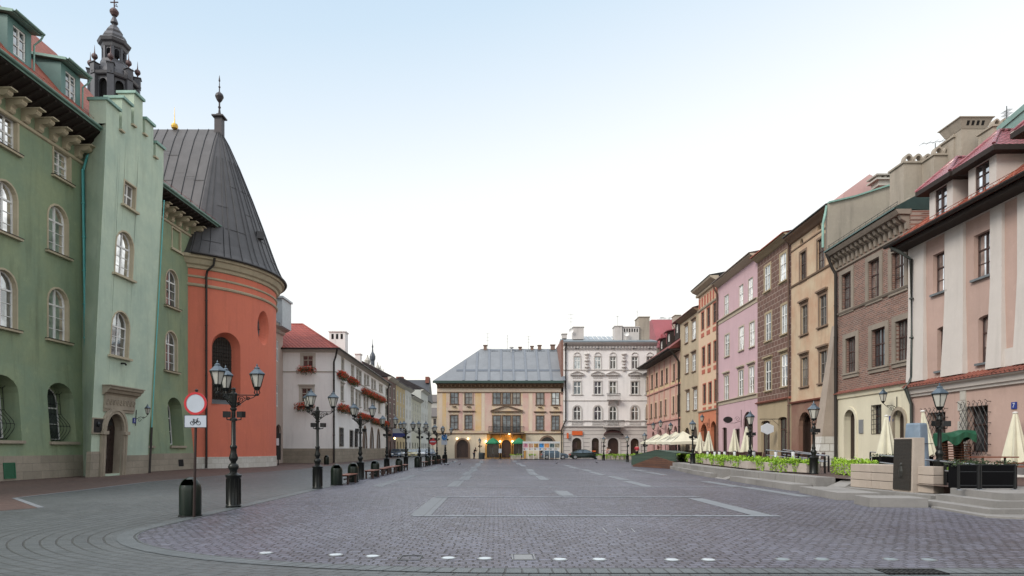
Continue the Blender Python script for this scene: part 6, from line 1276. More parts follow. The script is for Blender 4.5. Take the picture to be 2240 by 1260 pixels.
for i, (px, y0) in enumerate([(1067, 728), (1110, 733), (1156, 734)]): antenna(px, y0, 766, YB + 6.4, ['leftmost', 'middle', 'rightmost'][i] + ' thin aerial standing on the ridge of the grey roof', ((.05, .5), (.25, .3), (.45, .3)))
m = MB(); c = A(1119, 762, YB + 6.2); m.lathe((c.x, c.y, c.z), [(.01, -.1), (.25, .0), (.4, .2)], 12, cap=False); m.tube([(c.x, c.y, c.z), (c.x, c.y, c.z - .8)], .04, 4); tag(obj('satellite_dish', m, whit), 'pale satellite dish on the ridge of the grey roof', 'satellite dish')
# green parasols, glowing wall lamps
gpar = flat('green_canvas', (.01, .17, .075), .7, var=.2); glow = emis('lamp_glow', (1, .62, .22), 6.0); glow2 = emis('soft_glow', (1, .7, .35), 2.5)
def parasol(px, py_top, half, z_e, rise, Y, label, mat, grp, pole=.03, n=8):
    c = A(px, 1000, Y); t = thing('parasol', label, 'parasol', (c.x, Y, 0), grp); m = MB(); m.lathe((c.x, Y, 0), [(half, z_e - .18), (half, z_e), (half * .5, z_e + rise * .62), (.03, z_e + rise)], n, pi / n, cap=False); obj('canopy', m, mat, t); m = MB(); m.tube([(c.x, Y, 0), (c.x, Y, z_e + rise + .08)], pole, 6); m.lathe((c.x, Y, 0), [(.3, 0), (.3, .06), (.05, .1)], 10); obj('pole', m, grey_metal, t); return t
parasol(1078, 960, 1.15, 2.45, .75, 97.2, 'green café parasol left of the arched restaurant door', gpar, 'green parasols'); parasol(1135, 960, 1.15, 2.45, .75, 97.2, 'green café parasol right of the arched restaurant door', gpar, 'green parasols')
for i, (px, py) in enumerate([(1000, 960), (1024, 960), (1063, 966), (1094, 966), (1121, 966), (1114, 949)]):
    s, z = solve(SBc, px, py, .25); t = thing('wall_lamp', ['glowing lamp left of the brown arched door', 'glowing lamp right of the brown arched door', 'glowing lamp at the left edge of the left green parasol', 'glowing lamp between left parasol and restaurant door', 'glowing lamp between restaurant door and right parasol', 'glowing lamp under the balcony middle'][i], 'wall lamp', SBc(s, z, 0), 'lit lamps on the peach house'); m = MB(); m.lathe(SBc(s, z, .25), [(.04, -.12), (.15, -.05), (.15, .1), (.04, .18)], 8); obj('bulb', m, glow if i > 1 else glow2, t); m = MB(); m.tube([SBc(s, z + .2, 0), SBc(s, z + .22, .25)], .03, 5); obj('bracket', m, iron, t)
    if i > 1:
        pl = bpy.data.lights.new('lamp_light', 'POINT'); pl.energy = 14; pl.color = (1, .6, .25); pl.shadow_soft_size = .15; po_ = bpy.data.objects.new('lamp_light', pl); C.objects.link(po_); po_.location = Vector((0, -.35, 0)) + (SBc(s, z, .3) - SBc(s, z, 0)); po_.parent = t

# white four storey house
xc, xd = xb + .02, A(1436, 0, YB).x; SW = Surf((xc, YB - .05), (xd, YB - .05), toward=(0, 0)); wb = thing('white_stucco_house', 'tall pale stucco house with arched windows, two balconies and an orange shop sign', 'house', (xc, YB, 0), 'houses closing the far end of the square')
stuc = plaster('pale_stucco', (.78, .75, .74), .12, .3); stuc2 = plaster('stucco_trim', (.52, .49, .47), .15, .35); ZWT = zat(SW, 1330, 752)
cols = [(195, 243), (353, 400), (470, 516), (637, 684), (752, 800)]
q4 = [opx(SW, *zc((a, b, 350, 445))) for a, b in cols]; q5 = [opx(SW, *zc((a + 9, b - 9, 287, 300))) for a, b in cols]; q3 = [opx(SW, *zc((a - 4, b + 4, 540, 640))) for a, b in cols]; q2 = [opx(SW, *zc((a - 5, b + 5, 728, 838)), .5) for a, b in cols]
q1 = [opx(SW, *zc(q), .5) for q in ((180, 252, 972, 1135), (330, 386, 972, 1135), (452, 536, 972, 1135), (627, 692, 975, 1135))]; ZG = zat(SW, 1330, 932)
for o in q1: o.z0 = .05
w = MB(); wall(w, SW, 0, SW.L, ZG, ZWT, q4 + q5 + q3 + q2); shell(w, SW, 14, 0, ZWT); [reveal(w, SW, o, .2) for o in q4 + q5 + q3 + q2]; obj('wall', w, stuc, wb)
w = MB(); wall(w, SW, 0, SW.L, 0, ZG, q1); [reveal(w, SW, o, .35) for o in q1]; obj('ground_floor_wall', w, brick('rusticated', 'x', (.55, .51, .49), (.52, .49, .46), (.12, .1, .1), 30, .62, .035, .8, blotch=.2), wb)
for o in q5: m = MB(); m.poly([SW(x, z, -.1) for x, z in o.outline()]); obj('attic_vent', m, flat('black_hole', (.004, .004, .004), .9), wb)
for o in q4: window(wb, SW, o, white_paint, [GL[1], GL[3]], depth=.14, fw=.09, hs=(.68,), surround=.14, sum_=stuc2, sd=.07); m = MB(); c = (o.s0 + o.s1) / 2; m.tube([SW(c + .45 * cos(t), o.z1 + .3 + .32 * sin(t), .06) for t in [pi * i / 10 for i in range(11)]], .08, 6); obj('window_crest', m, stuc2, wb)
for o in q3:
    window(wb, SW, o, white_paint, [GL[0], GL[1]], depth=.14, fw=.1, hs=(.62,), surround=.16, sum_=stuc2, sill=.35, sm=stuc2, sd=.08); c = (o.s0 + o.s1) / 2; m = MB(); z = o.z1 + .95
    sbox(m, SW, c - 1.1, c + 1.1, z, z + .12, -.02, .3)
    for sg_ in (-1, 1): m.hexa([SW(c + sg_ * 1.1, z + .12, -.02), SW(c, z + .6, -.02), SW(c, z + .6, .3), SW(c + sg_ * 1.1, z + .12, .3), SW(c + sg_ * 1.1, z + .24, -.02), SW(c, z + .74, -.02), SW(c, z + .74, .3), SW(c + sg_ * 1.1, z + .24, .3)])
    for k in range(5): x = c - .6 + .3 * k; sbox(m, SW, x - .08, x + .08, z - .5, z - .15, -.02, .08)
    obj('pediment', m, stuc2, wb)
for o in q2:
    window(wb, SW, o, white_paint, [GL[0], GL[1]], depth=.14, fw=.1, hs=(.62,), surround=.22, sum_=stuc2, sd=.08); c = (o.s0 + o.s1) / 2; m = MB()
    sbox(m, SW, c - 1.05, c + 1.05, o.z0 - .95, o.z0 - .8, -.02, .15); sbox(m, SW, c - 1.05, c + 1.05, o.z0 - .16, o.z0 - .02, -.02, .18)
    for k in range(9): x = c - .8 + .2 * k; m.lathe(SW(x, o.z0 - .8, .06), [(.04, 0), (.075, .2), (.035, .4), (.055, .62)], 6)
    obj('balustrade', m, stuc2, wb)
for i, o in enumerate(q1):
    m = MB(); m.poly([SW(x, z, -.33) for x, z in o.outline()]); dd = obj('shop_window', m, flat('shop_glass', (.07, .05, .035), .15, .2, var=.6, scale=1.2) if i != 2 else flat('door_brown_dark', (.05, .025, .018), .4), wb); m = MB(); ring(m, SW, o, -.3, 0, -.1, .1); obj('surround', m, stuc2, dd)
    if i < 2: m = MB(); ring(m, SW, o, 0, .1, -.33, -.25); sbox(m, SW, o.s0, o.s1, 1.5, 1.58, -.33, -.25); sbox(m, SW, o.s0 + .15, o.s0 + .8, 1.7, 2.6, -.33, -.3); obj('shop_frame', m, brownf, dd)
for z, e in ((ZG, .2), (zat(SW, 1330, 809), .1), (zat(SW, 1330, 876), .08), (zat(SW, 1330, 920), .15)): m = MB(); band(m, SW, 0, SW.L, [(z - .1, 0), (z - .08, e), (z + .05, e), (z + .08, 0)]); obj('string_moulding', m, stuc2, wb)
m = MB(); band(m, SW, 0, SW.L, [(ZWT - 1.0, 0), (ZWT - .95, .1), (ZWT - .85, .1), (ZWT - .84, .02)]); band(m, SW, 0, SW.L, [(ZWT - .4, 0), (ZWT - .35, .2), (ZWT - .15, .5), (ZWT, .7), (ZWT + .12, .75), (ZWT + .13, 0)]); s = .1
while s < SW.L: sbox(m, SW, s, s + .18, ZWT - .75, ZWT - .41, 0, .35); s += .5
for cx_ in (1284, 1365):
    c, z = solve(SW, cx_, 792)
    for t in range(6): m.lathe(SW(c, z - 1.3 + .5 * t, .02), [(.01, -.12), (.3 + .12 * (t % 2), -.05), (.3 + .12 * (t % 2), .1), (.01, .16)], 8)
obj('cornice', m, stuc2, wb)
m = MB(); m.hexa([(xc, YB - .85, ZWT + .14), (xd, YB - .85, ZWT + .14), (xd, YB + 12, ZWT + .14), (xc, YB + 12, ZWT + .14), (xc, YB - .85, ZWT + .3), (xd, YB - .85, ZWT + .3), (xd, YB + 5, ZWT + 1.6), (xc, YB + 5, ZWT + 1.6)]); rfW = obj('roof', m, flat('blue_grey_sheet', (.20, .24, .27), .5, .2, var=.3, scale=.8), wb)
m = MB(); a, b = A(1268, 745, YB + 4), A(1348, 731, YB + 4); m.hexa([(a.x, YB + 3, a.z - .5), (b.x, YB + 3, a.z - .5), (b.x, YB + 8, a.z - .5), (a.x, YB + 8, a.z - .5), (a.x, YB + 3, a.z), (b.x, YB + 3, a.z), (b.x, YB + 6, b.z), (a.x, YB + 6, b.z)]); sk = obj('skylight', m, GL[1], rfW); m = MB()
for k in range(9): x = a.x + (b.x - a.x) * k / 8; m.tube([(x, YB + 2.98, a.z + .02), (x, YB + 6, b.z + .04)], .05, 4)
obj('skylight_bars', m, white_paint, sk)
def balcony(c, z, hw, d, rail, mat):
    m = MB(); sbox(m, SW, c - hw, c + hw, z, z + .16, 0, d)
    for s in (c - hw * .7, c + hw * .7): m.hexa([SW(s - .1, z - .8, 0), SW(s + .1, z - .8, 0), SW(s + .1, z - .7, .15), SW(s - .1, z - .7, .15), SW(s - .1, z - .002, 0), SW(s + .1, z - .002, 0), SW(s + .1, z - .002, d * .9), SW(s - .1, z - .002, d * .9)])
    b = obj('balcony', m, stuc2, wb); m = MB(); k = int(hw * 2 / .13)
    for i in range(k + 1): s = c - hw + 2 * hw * i / k; m.tube([SW(s, z + .16, d - .06), SW(s, z + 1.05, d - .06)], .02, 4)
    m.tube([SW(c - hw, z + 1.05, 0), SW(c - hw, z + 1.05, d - .06), SW(c + hw, z + 1.05, d - .06), SW(c + hw, z + 1.05, 0)], .04, 5); obj('railing', m, mat, b)
c2, z2 = solve(SW, 1341, 935); balcony(c2, z2, 1.55, 1.1, None, iron); c2, z2 = solve(SW, 1341, 876); balcony(c2, z2, 1.0, .9, None, flat('rail_grey', (.2, .2, .2)))
orange_m = flat('sign_orange', (.62, .11, .02), .5, var=.1); a = opx(SW, 1251, 1274, 943, 952); m = MB(); sbox(m, SW, a.s0, a.s1, a.z0, a.z1, .1, .22); tag(obj('shop_sign', m, orange_m), 'plain orange rectangular shop sign over the first arch of the stucco house', 'sign')
c, z = solve(SW, 1242, 953, .5); m = MB(); sbox(m, SW, c - .14, c + .14, z - .42, z + .42, .2, .5); tag(obj('shop_sign', m, orange_m), 'small upright orange sign beside the downpipe', 'sign')
m = MB(); c, z = solve(SW, 1295, 987, .1); sbox(m, SW, c - 1.0, c + .6, z - .1, z + .1, -.2, -.05); obj('window_board', m, orange_m, wb)
aw = solve(SW, 1341, 948); m = MB()
for k in range(8): t0, t1 = pi * k / 8, pi * (k + 1) / 8; f = lambda t, d, h: SW(aw[0] - 1.5 * cos(t), aw[1] - .3 + h * sin(t), d); m.quad(f(t0, 0, .9), f(t1, 0, .9), f(t1, .9, .45), f(t0, .9, .45))
obj('door_canopy', m, flat('canopy_dark', (.05, .02, .02), .6), wb)
pipe(wb, [SW(.35, ZWT, .7), SW(.35, ZWT - 1, .2), SW(.35, 6.0, .2), SW(.0, 5.2, .25), SW(-.3, 4.5, .2), SW(-.3, .05, .2)], darkpipe, .11)
m = MB(); a = A(1233, 760, YB); m.box(xc - .35, xc, YB - .03, YB + 12, 10, ZWT + .6); obj('brick_flank', m, brick('flank_brick', 'y', (.25, .12, .09), (.2, .1, .08), (.3, .25, .22), .3, .1, .01), wb)
CG = 'chimneys on the roofs behind the square'
chim(1254, 1277, 716, 742, YB + 2, 2, stuc2, 'broad pale chimney at the left end of the stucco house roof', 0, CG); chim(1230, 1240, 731, 740, YB + 2, 1, stuc2, 'small low chimney pot at the left corner of the stucco house', 0, CG); chim(1345, 1361, 714, 744, YB + 2, 2, stuc2, 'pale chimney left of the dish on the stucco roof', 0, CG); chim(1362, 1398, 716, 744, YB + 2.2, 2, stuc2, 'wide vented chimney with a satellite dish on the stucco roof', 6, CG); chim(1398, 1421, 694, 744, YB + 2.5, 3, concrete, 'tall grey chimney block beside the red sheet roof', 0, CG)
for px, py, Y, lab in ((1249, 724, YB + 1.8, 'white satellite dish left of the broad chimney'), (1370, 731, YB + 1.9, 'white satellite dish on the wide vented chimney')): c = A(px, py, Y); m = MB(); m.lathe((0, 0, 0), [(.01, 0), (.22, .04), (.36, .14)], 14, cap=False); m.v = [(c.x + v[0], c.y - v[2] - .1, c.z + v[1]) for v in m.v]; m.tube([(c.x, c.y, c.z), (c.x, c.y + .3, c.z - .3), (c.x, c.y + .3, c.z - 1)], .03, 4); tag(obj('satellite_dish', m, whit), lab, 'satellite dish')
antenna(1249, 684, 724, YB + 2.2, 'tall lattice aerial above the left end of the stucco house', ((.1, .5), (.3, .7), (.5, .3))); antenna(1394, 678, 700, YB + 2.6, 'dark leaning aerial above the tall grey chimney', ((.2, .25),)); antenna(1351, 690, 716, YB + 2.2, 'faint thin aerial above the stucco house roof', ((.1, .25),))
rb2 = thing('red_roof_house', 'house with a steep wine red sheet roof behind the stucco house', 'house', A(1425, 1000, 112)); m = MB(); a, b, c, d = A(1440, 760, 108), A(1500, 760, 108), A(1487, 697, 114), A(1425, 699, 114); m.hexa([(a.x, 108, a.z), (b.x, 108, a.z), (b.x, 122, a.z), (a.x - 1, 122, a.z), (d.x, 114, d.z), (c.x, 114, d.z), (c.x, 116, d.z), (d.x, 116, d.z)]); obj('roof', m, flat('wine_sheet', (.27, .055, .065), .5, .1, var=.25, scale=.6), rb2)
m = MB(); m.box(a.x - 1, b.x, 108.5, 121, 0, a.z); obj('wall', m, concrete, rb2); m = MB(); e = A(1449, 706, 113); f = A(1476, 690, 113); m.box(e.x, f.x, 114.2, 117, e.z, f.z); obj('glass_lantern', m, GL[2], rb2); chim(1477, 1489, 690, 740, 110, 2, concrete, 'grey chimney at the right end of the wine red roof', 0, CG)
m = MB(); e = A(1457, 736, 107); m.box(e.x, e.x + 1.6, 107, 111, e.z, e.z + .9); obj('dormer', m, flat('wine_sheet', (.27, .055, .065), .5), rb2)
# distant backdrop wall behind the street gap on the right of the square
# ------------------------------------------------------------------ street lamps
pale = flat('pale_metal', (.55, .57, .6), .5)
def spiral(mb, c, u, v, r, turns=1.6, a0=0, t=.013, n=18):
    c = Vector(c); u = Vector(u); v = Vector(v); mb.tube([c + u * (r * (1 - q / n * .85) * cos(a0 + turns * 2 * pi * q / n)) + v * (r * (1 - q / n * .85) * sin(a0 + turns * 2 * pi * q / n)) for q in range(n + 1)], t, 4)
def triple_lamp():
    t = thing('street_lamp', '', 'street lamp', (0, 0, 0), 'three headed street lamps along the left edge of the square'); m = MB()
    m.lathe((0, 0, 0), [(.20, 0), (.21, .05), (.185, .08), (.185, .88), (.21, .92), (.22, .97), (.17, 1.0), (.10, 1.04), (.095, 1.10), (.13, 1.16), (.145, 1.22), (.12, 1.29), (.07, 1.33), (.075, 1.38), (.115, 1.44), (.12, 1.50), (.085, 1.62), (.075, 1.75), (.095, 1.80), (.095, 1.84), (.062, 1.88), (.055, 2.90), (.09, 2.94), (.09, 2.98), (.065, 3.0), (.085, 3.12), (.095, 3.35), (.10, 3.42), (.06, 3.45), (.05, 3.52), (.06, 3.56), (.03, 3.60)], 14)
    for i in range(12):
        a = 2 * pi * i / 12; m.tube([(.188 * cos(a), .188 * sin(a), .1), (.188 * cos(a), .188 * sin(a), .86)], .012, 4)
    obj('post', m, lampiron, t, smooth=True)
    arms = [radians(12), radians(132), radians(252)]
    for a in arms:
        u = Vector((cos(a), sin(a), 0)); z = Vector((0, 0, 1)); m = MB(); R = .62
        m.tube([u * .07 + z * 3.38, u * (R + .02) + z * 3.38], .016, 5); m.tube([u * .07 + z * 3.02, u * .18 + z * 3.12, u * .34 + z * 3.25, u * .5 + z * 3.3, u * R + z * 3.4], .014, 5)
        spiral(m, u * .2 + z * 3.25, u, z, .10); spiral(m, u * .38 + z * 3.29, u, z, .06, a0=2); spiral(m, u * .14 + z * 3.12, u, z, .05, a0=1)
        b = u * R
        m.lathe((b.x, b.y, 3.36), [(.02, 0), (.06, .02), (.06, .05), (.03, .07)], 8)
        for k in range(6):
            q = 2 * pi * k / 6; e = Vector((cos(q), sin(q), 0)); m.tube([b + e * .03 + z * 3.4, b + e * .085 + z * 3.45, b + e * .06 + z * 3.54, b + e * .09 + z * 3.6], .009, 4)
        ao = obj('arm', m, lampiron, t)
        mi, mg, mc = MB(), MB(), MB(); lantern(mi, mg, (b.x, b.y, 3.62), .92); lantern_cap(mc, (b.x, b.y, 3.62), .92)
        ln = obj('lantern', mi, lampiron, t); obj('glass', mg, frost, ln); obj('cap', mc, capm, ln)
    return t
def floods(t, z):
    m = MB(); m.lathe((0, 0, z - .12), [(.1, 0), (.1, .06), (.06, .1)], 10); obj('clamp', m, lampiron, t)
    for x, y, a in ((-.16, -.06, .3), (.22, -.02, -.5)): m = MB(); m.obox((x, y), a, .10, .07, z - .02, z + .16); m.tube([(0, 0, z - .1), (x, y, z - .08), (x, y, z)], .02, 5); obj('floodlight', m, iron, t, bevel=.015)
tl = triple_lamp(); floods(tl, 2.72); tl.scale = (1, 1, .925); T = tree(tl)
lamps = [(-7.3, 17.8, 'nearest three headed street lamp, in front of the orange apse'), (-7.25, 26.0, 'second nearest three headed lamp, before the white corner house front'), (-7.1, 33.5, 'three headed lamp beside the first bench and second bin'), (-7.85, 46, 'fourth three headed lamp, in front of the white house arches'), (-7.75, 55, 'three headed lamp just right of the last white house arch'), (-6.6, 55.2, 'three headed lamp standing at the bin left of the far benches'), (-6.6, 63, 'three headed lamp before the no entry sign'), (-6.1, 66, 'three headed lamp between the no entry and the blue sign'), (-5.6, 71, 'farthest three headed lamp, overlapping the peach house corner')]
for i, (x, y, lab) in enumerate(lamps):
    if i == 0: tl.location = (x, y, 0); tl['label'] = lab
    else: dup(T, (x, y, 0), random.uniform(-.25, .35), lab)
def single_lamp(z=0.0, H=3.2, boxes=True):
    t = thing('street_lamp', '', 'street lamp', (0, 0, 0), 'single headed street lamps along the terrace and far end'); m = MB(); k = H - .62
    m.lathe((0, 0, 0), [(.19, 0), (.20, .04), (.175, .08), (.175, .70), (.20, .74), (.2, .78), (.10, .84), (.09, .92), (.12, 1.0), (.125, 1.05), (.07, 1.15), (.085, 1.22), (.06, 1.3), (.05, k - .5), (.085, k - .45), (.085, k - .38), (.05, k - .33), (.045, k - .25), (.03, k - .2)], 14); obj('post', m, lampiron, t, smooth=True)
    m = MB()
    for q in range(6): a = 2 * pi * q / 6; e = Vector((cos(a), sin(a), 0)); zz_ = Vector((0, 0, 1)); m.tube([e * .03 + zz_ * (k - .25), e * .11 + zz_ * (k - .18), e * .08 + zz_ * (k - .06), e * .11 + zz_ * (k + .02)], .01, 4)
    m.lathe((0, 0, k - .28), [(.06, 0), (.1, .03), (.05, .06)], 10); obj('collar', m, lampiron, t)
    mi, mg, mc = MB(), MB(), MB(); lantern(mi, mg, (0, 0, k), 1.05); lantern_cap(mc, (0, 0, k), 1.05); ln = obj('lantern', mi, lampiron, t); obj('glass', mg, frost, ln); obj('cap', mc, capm, ln)
    floods(t, k - .62); return t
sl_ = single_lamp(); sl_.scale = (1, 1, .945); T1 = tree(sl_)
sls = [(14.0, 20.2, TZ, 'largest single headed lamp, beside the bronze stele'), (14.0, 28.2, TZ, 'single headed lamp at the near end of the long lime green planter'), (13.9, 35.0, TZ, 'single headed lamp between planters before the rose pink house'), (13.95, 45.4, TZ, 'single headed lamp in front of the narrow beige house'), (14.4, 62, .0, 'single headed lamp before the pink and cream house corner'), (15.6, 76, 0, 'single headed lamp left of the red clothed person'), (14.3, 85, 0, 'single headed lamp in front of the black saloon car end'), (-2.45, 96.5, 0, 'single headed lamp standing before the peach house wall')]
for i, (x, y, z, lab) in enumerate(sls):
    if i == 0: sl_.location = (x, y, z); sl_['label'] = lab
    else: dup(T1, (x, y, z), random.uniform(0, 1), lab)

# ------------------------------------------------------------------ bins, sign, benches
bing = flat('bin_green', (.004, .012, .007), .3, .1, var=.4, scale=2)
def make_bin():
    t = thing('litter_bin', '', 'litter bin', (0, 0, 0), 'dark green litter bins along the square'); m = MB(); n = 24
    prof = [(.24, .03), (.25, .08), (.25, .64)] + [(.25 * cos(a), .64 + .31 * sin(a)) for a in [pi / 2 * i / 8 for i in range(1, 8)]] + [(.01, .95)]
    vs, fs = [], []
    for r, z in prof:
        for i in range(n): a = 2 * pi * i / n; rr = r * (1.0 + (.03 if i % 6 == 0 else 0)); vs.append((rr * cos(a), rr * sin(a), z))
    for j in range(len(prof) - 1):
        for i in range(n):
            if j in (4, 5, 6) and i in (3, 4, 5, 15, 16, 17, 18, 19, 20)[3:]: continue
            fs.append((j * n + i, j * n + (i + 1) % n, (j + 1) * n + (i + 1) % n, (j + 1) * n + i))
    m.add(vs, fs); obj('shell', m, bing, t, smooth=True)
    m = MB(); m.lathe((0, 0, 0), [(.22, .05), (.22, .7), (.05, .72)], 16); obj('liner', m, flat('black_hole', (.004, .004, .004), .9), t)
    m = MB(); m.lathe((0, 0, 0), [(.27, 0), (.27, .035), (.24, .04)], 20); obj('base', m, iron, t); return t
bn = make_bin(); TB = tree(bn)
bins = [(-7.38, 15.45, 'nearest green litter bin, behind the round sign post'), (-7.05, 28.3, 'green litter bin at the near end of the bench row'), (-6.9, 30.9, 'green litter bin right behind the first bench'), (-6.95, 36.8, 'green litter bin between second and third bench'), (-6.85, 45.2, 'green litter bin at the end of the near bench group'), (-6.7, 54.5, 'green litter bin with a lamp, leading the far bench group'), (-6.4, 60, 'green litter bin second in the far bench group'), (-6.2, 64.5, 'green litter bin third in the far bench group'), (-6.1, 68, 'green litter bin fourth in the far bench group'), (-5.8, 72, 'green litter bin farthest along the square edge'), (-16.9, 63.8, 'green litter bin at the foot of the white corner house')]
for i, (x, y, lab) in enumerate(bins):
    if i == 0: bn.location = (x, y, 0); bn['label'] = lab
    else: dup(TB, (x, y, 0), random.uniform(-.4, .4), lab)
sx, sy = -7.09, 15.15
sp_ = thing('traffic_sign', 'round red ringed sign over a white plate with a bicycle on a dark pole', 'traffic sign', (sx, sy, 0))
m = MB(); m.tube([(sx - .06, sy, 0), (sx, sy, 3.02)], .032, 8); m.lathe((sx, sy, 3.0), [(.035, 0), (.045, .02), (.02, .05)], 8); obj('pole', m, flat('dark_pole', (.03, .018, .016), .45, .3), sp_)
def disc(mb, c, r, y0, y1, n=36, r_in=0):
    if r_in: P = [(c[0] + r * cos(2 * pi * i / n), c[1] + r * sin(2 * pi * i / n)) for i in range(n)]; Q = [(c[0] + r_in * cos(2 * pi * i / n), c[1] + r_in * sin(2 * pi * i / n)) for i in range(n)]
    else: mb.prism([(c[0] + r * cos(2 * pi * i / n), y0, c[1] + r * sin(2 * pi * i / n)) for i in range(n)], (0, y1 - y0, 0)); return
    for i in range(n): j = (i + 1) % n; mb.hexa([(P[i][0], y0, P[i][1]), (P[j][0], y0, P[j][1]), (Q[j][0], y0, Q[j][1]), (Q[i][0], y0, Q[i][1]), (P[i][0], y1, P[i][1]), (P[j][0], y1, P[j][1]), (Q[j][0], y1, Q[j][1]), (Q[i][0], y1, Q[i][1])])
cz = 2.70; sw = flat('sign_face', (.40, .44, .50), .35, var=.12); sr = flat('sign_red', (.42, .012, .018), .35, var=.1)
m = MB(); disc(m, (sx, cz), .262, sy - .055, sy - .04); so = obj('round_plate', m, sw, sp_); m = MB(); disc(m, (sx, cz), .268, sy - .062, sy - .038, r_in=.215); obj('red_ring', m, sr, so)
m = MB(); m.box(sx - .262, sx + .262, sy - .055, sy - .042, cz - .565, cz - .275); s2_ = obj('lower_plate', m, sw, sp_, bevel=.02)
m = MB(); bx_, bz_ = sx + .0, cz - .46; yb_ = sy - .06; K_ = .92
def bl_(a, b, r=.006): m.tube([(bx_ + a[0] * K_, yb_, bz_ + a[1] * K_), (bx_ + b[0] * K_, yb_, bz_ + b[1] * K_)], r, 4)
for cxx in (-.078, .078): m.tube([(bx_ + (cxx + .05 * cos(2 * pi * i / 20)) * K_, yb_, bz_ + .05 * sin(2 * pi * i / 20) * K_) for i in range(21)], .006, 4)
for a, b in (((-.078, 0), (-.04, .08)), ((-.04, .08), (.05, .08)), ((.05, .08), (0, 0)), ((0, 0), (-.045, .09)), ((0, 0), (-.078, 0)), ((.078, 0), (.045, .11)), ((.045, .11), (.075, .12)), ((-.07, .1), (-.025, .1))): bl_(a, b)
obj('bicycle_symbol', m, flat('sign_ink', (.01, .01, .012), .5), s2_)
m = MB(); ring_b = [(sx - .262, cz - .565), (sx + .262, cz - .565), (sx + .262, cz - .275), (sx - .262, cz - .275)]
for i in range(4): a, b = ring_b[i], ring_b[(i + 1) % 4]; m.tube([(a[0], sy - .058, a[1]), (b[0], sy - .058, b[1])], .006, 4)
obj('plate_border', m, flat('sign_ink', (.01, .01, .012), .5), s2_)
m = MB()
for z in (2.55, 2.85, 2.25, 2.38): m.obox((sx, sy), 0, .06, .045, z, z + .03)
obj('clamps', m, iron, sp_)
bw = plaster('bench_wood', (.20, .065, .035), .3, .3, rough=.5)
def make_bench():
    t = thing('bench', '', 'bench', (0, 0, 0), 'low red brown benches along the square'); L_ = 1.9
    for k in range(4): m = MB(); m.box(-.25 + .128 * k, -.25 + .128 * k + .115, -L_ / 2, L_ / 2, .40, .445); obj('slat', m, bw, t, bevel=.008)
    for y in (-.78, .78):
        m = MB(); m.box(-.22, -.14, y - .05, y + .05, 0, .37); m.box(.14, .22, y - .05, y + .05, 0, .37); m.box(-.24, .24, y - .06, y + .06, .37, .398); obj('frame', m, flat('bench_frame', (.05, .022, .015), .5), t)
    m = MB(); m.box(-.03, .03, -.73, .73, .2, .26); obj('stretcher', m, flat('bench_frame', (.05, .022, .015), .5), t); return t
bb = make_bench(); TBe = tree(bb)
for i, (x, y, lab) in enumerate([(-6.85, 29.6, 'nearest bench, between two litter bins'), (-6.8, 35.2, 'bench just before the third litter bin of the near group'), (-6.85, 38.6, 'bench behind the third litter bin of the near group'), (-6.85, 41.2, 'bench in the middle of the near row beyond the fourth lamp base'), (-6.85, 43.6, 'bench touching the last bin of the near group'), (-6.8, 47, 'bench just behind the last near bin'), (-6.4, 57.2, 'first bench of the far group'), (-6.3, 62.3, 'second bench of the far group'), (-6.1, 66.3, 'third bench of the far group'), (-5.9, 70, 'last bench of the far group')]):
    if i == 0: bb.location = (x, y, 0); bb['label'] = lab
    else: dup(TBe, (x, y, 0), 0, lab)
def pole_sign(px, ytop, Y, kind, lab):
    c = A(px, ytop, Y); t = thing('traffic_sign', lab, 'traffic sign', (c.x, Y, 0)); m = MB(); m.tube([(c.x, Y, 0), (c.x, Y, c.z + .3)], .04, 6); obj('pole', m, grey_metal, t)
    if kind == 'noentry': m = MB(); disc(m, (c.x, c.z), .42, Y - .08, Y - .05, 24); o = obj('plate', m, sr, t); m = MB(); m.box(c.x - .3, c.x + .3, Y - .1, Y - .082, c.z - .07, c.z + .07); obj('bar', m, sw, o)
    else: m = MB(); m.box(c.x - .32, c.x + .32, Y - .08, Y - .05, c.z - .75, c.z + .4); o = obj('plate', m, sw, t); m = MB(); disc(m, (c.x, c.z + .05), .3, Y - .11, Y - .082, 20); obj('blue_disc', m, flat('sign_cyan', (.02, .16, .42), .4), o); m = MB(); m.tube([(c.x - .12, Y - .12, c.z + .1), (c.x + .08, Y - .12, c.z + .16), (c.x + .12, Y - .12, c.z)], .03, 4); obj('arrow', m, sw, o)
pole_sign(947, 966, 72, 'noentry', 'red no entry sign at the mouth of the left street'); pole_sign(972, 958, 71, 'blue', 'white plate with a blue disc on a pole before the peach house')

